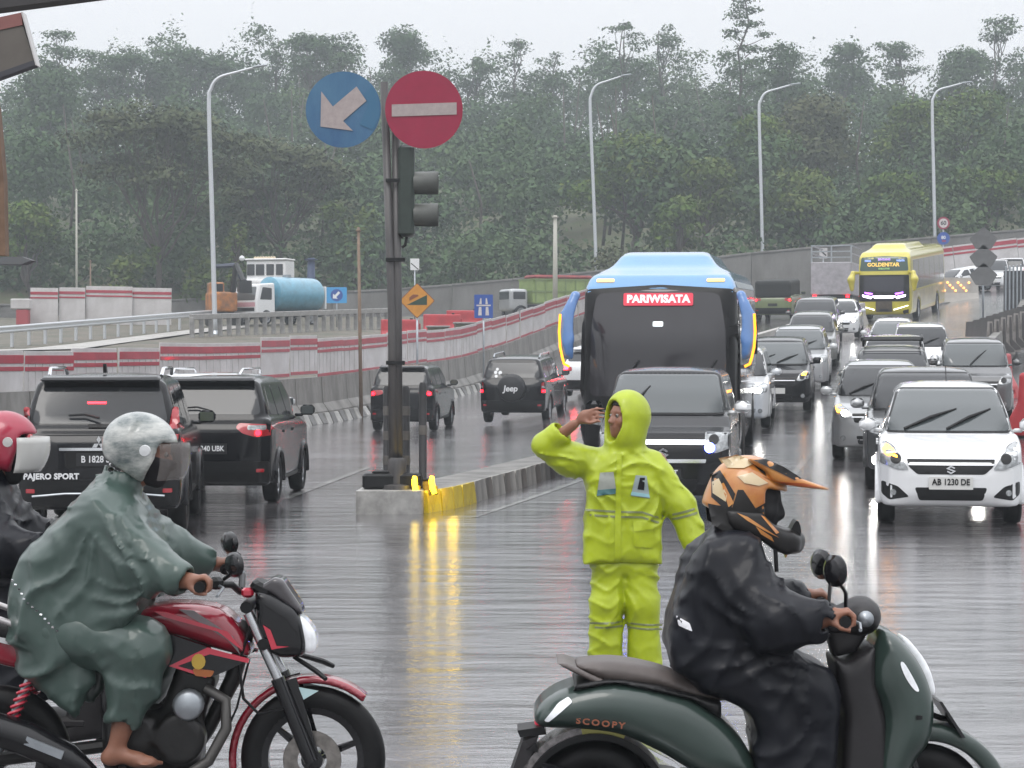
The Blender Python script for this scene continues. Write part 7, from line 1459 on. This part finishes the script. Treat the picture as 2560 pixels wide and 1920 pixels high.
for e0, e1, m_ in ((68, 100, mat('yellowish_hugger', (.36, .34, .10), .35, .4)), (100, 150, mat('wet_chrome_hugger', (.34, .32, .32), .25, .6, var=(40, .7))), (150, 185, M_SBLK)):
    pts = arc(e0, e1, .312, (-.686, .245), 12) + arc(e1, e0, .283, (-.686, .245), 12); MB().prism(pts, (0, 0, 0), .17).build('rear_hugger', m_, st, ang=30)
for e in (-1, 1): MB().prism([(-.50, .50), (-.40, .45), (-.37, .42), (-.39, .425), (-.47, .47)], (0, e * .225, 0), .012).build('side_trim', M_CHROME, st)
MB().prism([(-.98, .54), (-.88, .555), (-.87, .525), (-.97, .515)], (0, 0, 0), .16).build('plate_bracket', M_BLACK, st); MB().prism([(-.96, .50), (-.90, .52), (-.98, .30), (-1.03, .30)], (0, 0, 0), .17).build('rear_number_plate', M_SBLK, st)
MB().prism([(-.945, .47), (-.91, .5), (-.90, .46)], (0, 0, 0), .20).build('plate_bracket', M_BLACK, st)
V = Vol((-.50, -.20, .12), (-.02, .20, .46), .014); V.build(smin(V.box((-.30, .05, .28), (.20, .10, .09), .05), V.cyl('y', (-.45, .08, .26), .11, .09, .03), .04), 'engine', M_ENG, st); MB().tube([(-.35, -.13, .27), (-.5, -.16, .29), (-.9, -.18, .38)], [.04, .065, .06], 12).build('silencer', M_MBLK, st, ang=50)
# front: leg shield, dark inner panel, headset
V = Vol((.14, -.27, .16), (.64, .27, 1.06), .012)
F = V.ext(spl([(.385, .915), (.425, .915), (.475, .87), (.535, .79), (.575, .69), (.585, .60), (.565, .50), (.515, .43), (.47, .33), (.40, .26), (.36, .40), (.385, .60), (.345, .72), (.35, .82)], 4), 'y', 0, .20, .12); sh_ = V.build(F, 'leg_shield', M_SGRN, st); sb = bvh_of(sh_.data)
V.build(V.ext([(.205, .82), (.255, .80), (.36, .87), (.365, .72), (.40, .60), (.42, .40), (.40, .20), (.20, .17), (.235, .40), (.245, .60), (.225, .70)], 'y', 0, .165, .05), 'inner_panel', M_SBLK, st); V.build(V.ext([(.135, .97), (.19, .90), (.215, .81), (.30, .83), (.345, .90), (.36, .96), (.32, 1.0)], 'y', 0, .075, .04), 'steering_column_cover', M_SBLK, st)
V.build(smin(V.ell((.325, 0, .965), (.075, .13, .075)), V.box((.25, 0, .95), (.07, .10, .045), .03), .04), 'headset', M_SBLK, st); MB().lathe([(.001, -.135), (.03, -.13), (.032, -.11)], (.325, 0, .965), 'y', 14).build('headset_cap', M_STEEL, st, True)
V.build(V.ext(spl([(.47, .885), (.50, .875), (.568, .785), (.596, .70), (.590, .665), (.565, .71), (.53, .79)], 4), 'y', 0, .06, .015) - .003, 'headlight', M_LENSW, st)
for sg in ('-y', '+y'): patch('indicator', sb, spl([(.443, .805), (.455, .812), (.482, .770), (.512, .71), (.495, .71), (.462, .755)], 3), sg, M_LENSW, st, off=.006, step=.025); patch('vent', sb, rrect(.50, .60, .525, .615, .004), sg, M_BLACK, st, off=.004, step=.02)
for e in (-1, 1):
    tube('handlebar', [(.27, e * .06, .955), (.25, e * .2, .975), (.21, e * .36, .985)], .014, M_BLACK, st, 8); tube('grip', [(.215, e * .25, .983), (.208, e * .395, .985)], .022, M_RUBBER, st, 10); tube('lever', [(.25, e * .2, .975), (.28, e * .27, .965), (.265, e * .38, .955)], .007, M_STEEL, st, 6)
    mirror_on(st, (.235, e * .22, .99), (.188 if e < 0 else .212, e * .27, 1.16 if e < 0 else 1.135), .052, .060)
MB().prism([(.60, .655), (.612, .655), (.70, .52), (.688, .518)], (0, 0, 0), .24).build('number_plate', M_PLATEB, st); tube('plate_bracket', [(.56, 0, .60), (.63, 0, .575), (.66, 0, .57)], .012, M_BLACK, st, 6)
V = Vol((.22, -.12, .30), (.92, .12, .60), .011); sc_ = (.564, .24); V.build(V.ext(arc(8, 165, .325, sc_) + arc(165, 8, .258, sc_), 'y', 0, .095, .03), 'front_mudguard', M_SGRN, st); MB().prism([(.50, .53), (.62, .545), (.66, .53), (.65, .50), (.50, .50)], (0, 0, 0), .17).build('mudguard_stay', M_BLACK, st)
for e in (-1, 1): tube('fork', [(.50, e * .075, .46), (.564, e * .075, .24)], .02, M_MBLK, st, 8)
MB().box((.08, 0, .27), (.50, .34, .06), None, .02).build('floorboard', M_SBLK, st)
# rider
V = Vol((-.50, -.48, .22), (.30, .48, 1.70), .0125)
Fh, HW = head(V, (-.085, 0, 1.395), 0.0, R(-12)); B = smin(Fh, V.cap((-.20, 0, 1.20), (-.13, 0, 1.32), .062, .055), .03); B = smin(B, V.chain([(-.22, 0, .84), (-.23, 0, 1.0), (-.20, 0, 1.17)], [.10, .11, .10], .05), .04)
for e in (-1, 1):
    B = smin(B, V.chain([(-.21, e * .16, 1.15), (.0, e * .30, .97), (.13, e * .33, .985)], [.05, .042, .03], .02), .03); B = smin(B, grip_hand(V, (.212, e * .335, .985), (.12, e * .33, .985), -e), .015)
    B = smin(B, V.chain([(-.22, e * .09, .80), (.12, e * .14, .69), (.08, e * .14, .42), (.07, e * .15, .33)], [.075, .055, .045, .034], .03), .03); B = smin(B, V.cap((.06, e * .15, .335), (.18, e * .16, .325), .034, .026), .02)
r3 = V.build(B, 'person', M_SKIN); tag(r3, 'person in a dark navy raincoat and orange motocross helmet riding the green scooter', 'person'); r3.location = (SX, SY, 0); eyes(HW, r3)
sil = [(-.20, 1.29), (-.27, 1.21), (-.335, 1.12), (-.395, .98), (-.41, .86), (-.37, .765), (-.25, .72), (-.10, .60), (-.08, .42), (-.02, .26), (.17, .30), (.205, .45), (.208, .69), (.12, .785), (.03, .88), (-.01, 1.02), (-.045, 1.14), (-.09, 1.27)]
F = V.ext(spl(sil, 3), 'y', 0, .245, .09) - .006
for e in (-1, 1): F = smin(F, V.cap((-.20, e * .12, .78), (.13, e * .165, .70), .115, .085), .05)
for e in (-1, 1): F = smin(F, V.chain([(-.22, e * .14, 1.14), (-.02, e * .28, .975), (.10, e * .325, .985)], [.125, .112, .082], .05), .06)
for e in (-1, 1): F = smax(F, -V.cap((.115, e * .33, .985), (.20, e * .34, .985), .045, .06), .012)
F = smin(F, V.cap((-.18, 0, 1.23), (-.15, 0, 1.30), .095, .085), .05); F = smax(F, -V.cap((-.16, 0, 1.29), (-.12, 0, 1.42), .07, .08), .015); F += fan(V, (-.20, 1.17), 19, .018, .9) + fan(V, (.02, .97), 22, .018, 2.1, .05, .40) + fan(V, (-.30, .77), 17, .018, .3, .10, .6) + fan(V, (.19, .70), 19, .014, 1.4, .06, .5) + crease(V, (.5, .2, .85), 66, .006, .6, 1.4); rc = V.build(F, 'raincoat', M_NAVY, r3); rcb = bvh_of(rc.data)
patch('reflective_patch', rcb, rpoly([(-.392, .99), (-.345, .965), (-.335, .935), (-.385, .955)], .004), '-y', M_BAND3, rc, off=.004, th=.006, step=.02)
for e in (-1, 1): Vb = Vol((.0, e * .155 - .08, .285), (.28, e * .155 + .08, .46), .011); Vb.build(smin(Vb.cap((.06, e * .155, .42), (.06, e * .155, .35), .052), Vb.cap((.06, e * .155, .34), (.20, e * .16, .33), .042, .036), .03), 'boot', M_SOLE, r3)
M_MXO = mat('amber_helmet_shell', (.58, .27, .055), .3, coat=.8, var=(6, .4, (.42, .13, .02))); M_MXD = mat('dark_helmet_print', (.014, .013, .013), .35, coat=.15, spec=.3); M_MXS = mat('sand_helmet_print', (.55, .43, .25), .3, coat=.8)
V = Vol((-.34, -.18, 1.16), (.24, .18, 1.64), .009); hcx, hcz = -.105, 1.425
S_ = V.ell((hcx, 0, hcz), (.155, .128, .15), (0, .18, 0)); S_ = smin(S_, V.chain([(hcx - .06, 0, hcz - .07), (hcx - .02, 0, hcz - .10)], [.12, .115], .03), .04)
eye = smax(hcx + .055 - V.X, np.abs(V.Z - (hcz - .035 - .2 * (V.X - hcx))) - .075, .02); S_ = smax(S_, -eye, .012); S_ = smax(S_, (hcz - .125) - V.Z - .5 * np.minimum(V.X - hcx, .05), .012); S_ = smax(S_, -V.ell((hcx, 0, hcz - .02), (.130, .104, .13)), .008)
mh_ = V.build(S_, 'helmet', M_MXO, r3); hb = bvh_of(mh_.data)
C_ = None
for e in (-1, 1): g = V.chain([(hcx - .06, e * .112, hcz - .085), (hcx + .05, e * .105, hcz - .125), (hcx + .145, e * .06, hcz - .165), (hcx + .17, 0, hcz - .170)], [.034, .034, .038, .040], .03); C_ = g if C_ is None else smin(C_, g, .02)
ck = smax(V.poly([(-.20, 1.375), (-.06, 1.365), (-.035, 1.325), (.035, 1.27), (.085, 1.26), (.085, 1.215), (.03, 1.20), (-.06, 1.255), (-.17, 1.30)], 'y'), np.abs(np.abs(V.Y) - (.112 - .55 * np.clip(V.X + .03, 0, .2))) - .022, .02); C_ = smin(smin(V.chain([(hcx + .10, -.075, hcz - .165), (hcx + .17, 0, hcz - .180), (hcx + .10, .075, hcz - .165)], [.034, .04, .034], .03), ck, .03), C_ + .012, .03)
cg = V.build(C_, 'chin_guard', M_MXD, mh_); MB().prism(spl([(.045, 1.20), (.075, 1.235), (.092, 1.29), (.075, 1.33), (.045, 1.27)], 3), (0, 0, 0), .10).build('chin_vent', M_BLACK, cg); MB().prism([(-.005, 1.245), (.03, 1.265), (.045, 1.22), (.03, 1.19), (.02, 1.235)], (0, -.062, 0), .04).build('chin_stripe', M_MXO, cg)
for p_ in ([(-.16, 1.365), (-.12, 1.35), (-.03, 1.29), (.0, 1.27), (-.06, 1.30), (-.12, 1.335)], [(-.07, 1.355), (-.055, 1.35), (.0, 1.29), (-.012, 1.285)], [(-.09, 1.315), (-.03, 1.275), (-.02, 1.255), (-.07, 1.285)]): patch('chin_stripe', bvh_of(cg.data), p_, '-y', M_MXO, cg, off=.004, th=.006, step=.02)
Pk = smax(V.ext(spl([(hcx - .01, 1.565), (hcx + .08, 1.555), (hcx + .17, 1.50), (hcx + .29, 1.455), (hcx + .30, 1.445), (hcx + .20, 1.455), (hcx + .09, 1.475), (hcx + .06, 1.51)], 4), 'y', 0, .115, .03), np.abs(V.Y) - (.12 - .25 * np.clip(V.X - hcx - .12, 0, .3)), .02); pk = V.build(Pk, 'peak', M_MXO, mh_)
pkb = bvh_of(pk.data)
for p_, m_ in (([(-.095, .03 + 1.53), (-.05, 1.565), (.02, 1.535), (.09, 1.49), (.06, 1.485), (.0, 1.515)], M_MXD), ([(-.06, 1.50), (.0, 1.478), (.10, 1.472), (.17, 1.452), (.12, 1.458), (.02, 1.468)], mat('red_orange_print', (.50, .12, .04), .3, coat=.8))): patch('peak_print', pkb, p_, '-y', m_, pk, off=.003, th=.005, step=.02)
for p_, m_ in (([(-.262, 1.395), (-.10, 1.375), (-.052, 1.40), (-.05, 1.26), (-.16, 1.27), (-.25, 1.32)], M_MXD), ([(-.245, 1.50), (-.215, 1.52), (-.165, 1.435), (-.185, 1.36), (-.25, 1.42)], M_MXD), ([(-.245, 1.475), (-.222, 1.49), (-.195, 1.43), (-.20, 1.405), (-.245, 1.435)], M_MXS), ([(-.155, 1.50), (-.10, 1.515), (-.04, 1.475), (-.075, 1.465), (-.13, 1.475)], M_MXS), ([(-.21, 1.56), (-.14, 1.575), (-.08, 1.55), (-.13, 1.53), (-.19, 1.53)], M_MXS), ([(-.155, 1.45), (-.135, 1.45), (-.085, 1.375), (-.10, 1.37), (-.18, 1.37)], M_MXD), ([(-.215, 1.47), (-.205, 1.475), (-.17, 1.40), (-.19, 1.385)], M_MXO), ([(-.10, 1.56), (-.06, 1.545), (-.045, 1.50), (-.065, 1.515), (-.085, 1.535)], M_MXD), ([(-.13, 1.49), (-.095, 1.495), (-.075, 1.482), (-.10, 1.478)], M_MXD)):
    patch('helmet_print', hb, p_, '-y', m_, mh_, off=.004 if m_ is M_MXD else .006, th=.006, step=.02); patch('helmet_print', hb, p_, '+y', m_, mh_, off=.004 if m_ is M_MXD else .006, th=.006, step=.02)
Vm = Vol((-.16, -.12, 1.24), (.05, .12, 1.50), .010); mk, _ = head(Vm, (-.085, 0, 1.395), 0.0, R(-12)); Vm.build(smax(mk - .012, -.075 - Vm.X, .01), 'balaclava', mat('black_knit', (.012, .012, .014), .8), r3); tube('chin_strap', [(-.02, -.08, 1.29), (-.01, -.09, 1.22), (-.005, -.085, 1.14)], .008, M_BLACK, r3, 6)
# ------------------------------------------------ second rider at the left edge, on a black scooter
s2 = dup(st, (-3.49 + .0, 10.4, 0), label='black scooter almost wholly out of frame at the left edge'); s2['label'] = 'black scooter mostly out of frame at the left edge'
swap_mat(s2, M_SGRN, M_MBLK)
for ch in list(s2.children):
    if ch.name.startswith('badge_lettering'): bpy.data.objects.remove(ch)
r2 = r3.copy(); COL.objects.link(r2); r2.location = (-2.27 - .0, 10.4, .10); s2.location = (-2.27, 10.4, 0.0); r2['label'] = 'person in dark clothes with a red helmet and pale visor at the left edge'
for ch in r3.children:
    if ch.name.split('.')[0] in ('raincoat', 'eye', 'boot', 'balaclava'): dup(ch, parent=r2)
h2 = helmet(r2, (-.075, 0, 1.45), mat('red_helmet', (.40, .02, .055), .3, coat=.6, var=(4, .3)), R(-6)); visor(h2, (-.06, 0, 1.44), .185, -42, 12, 70, M_VISORW)
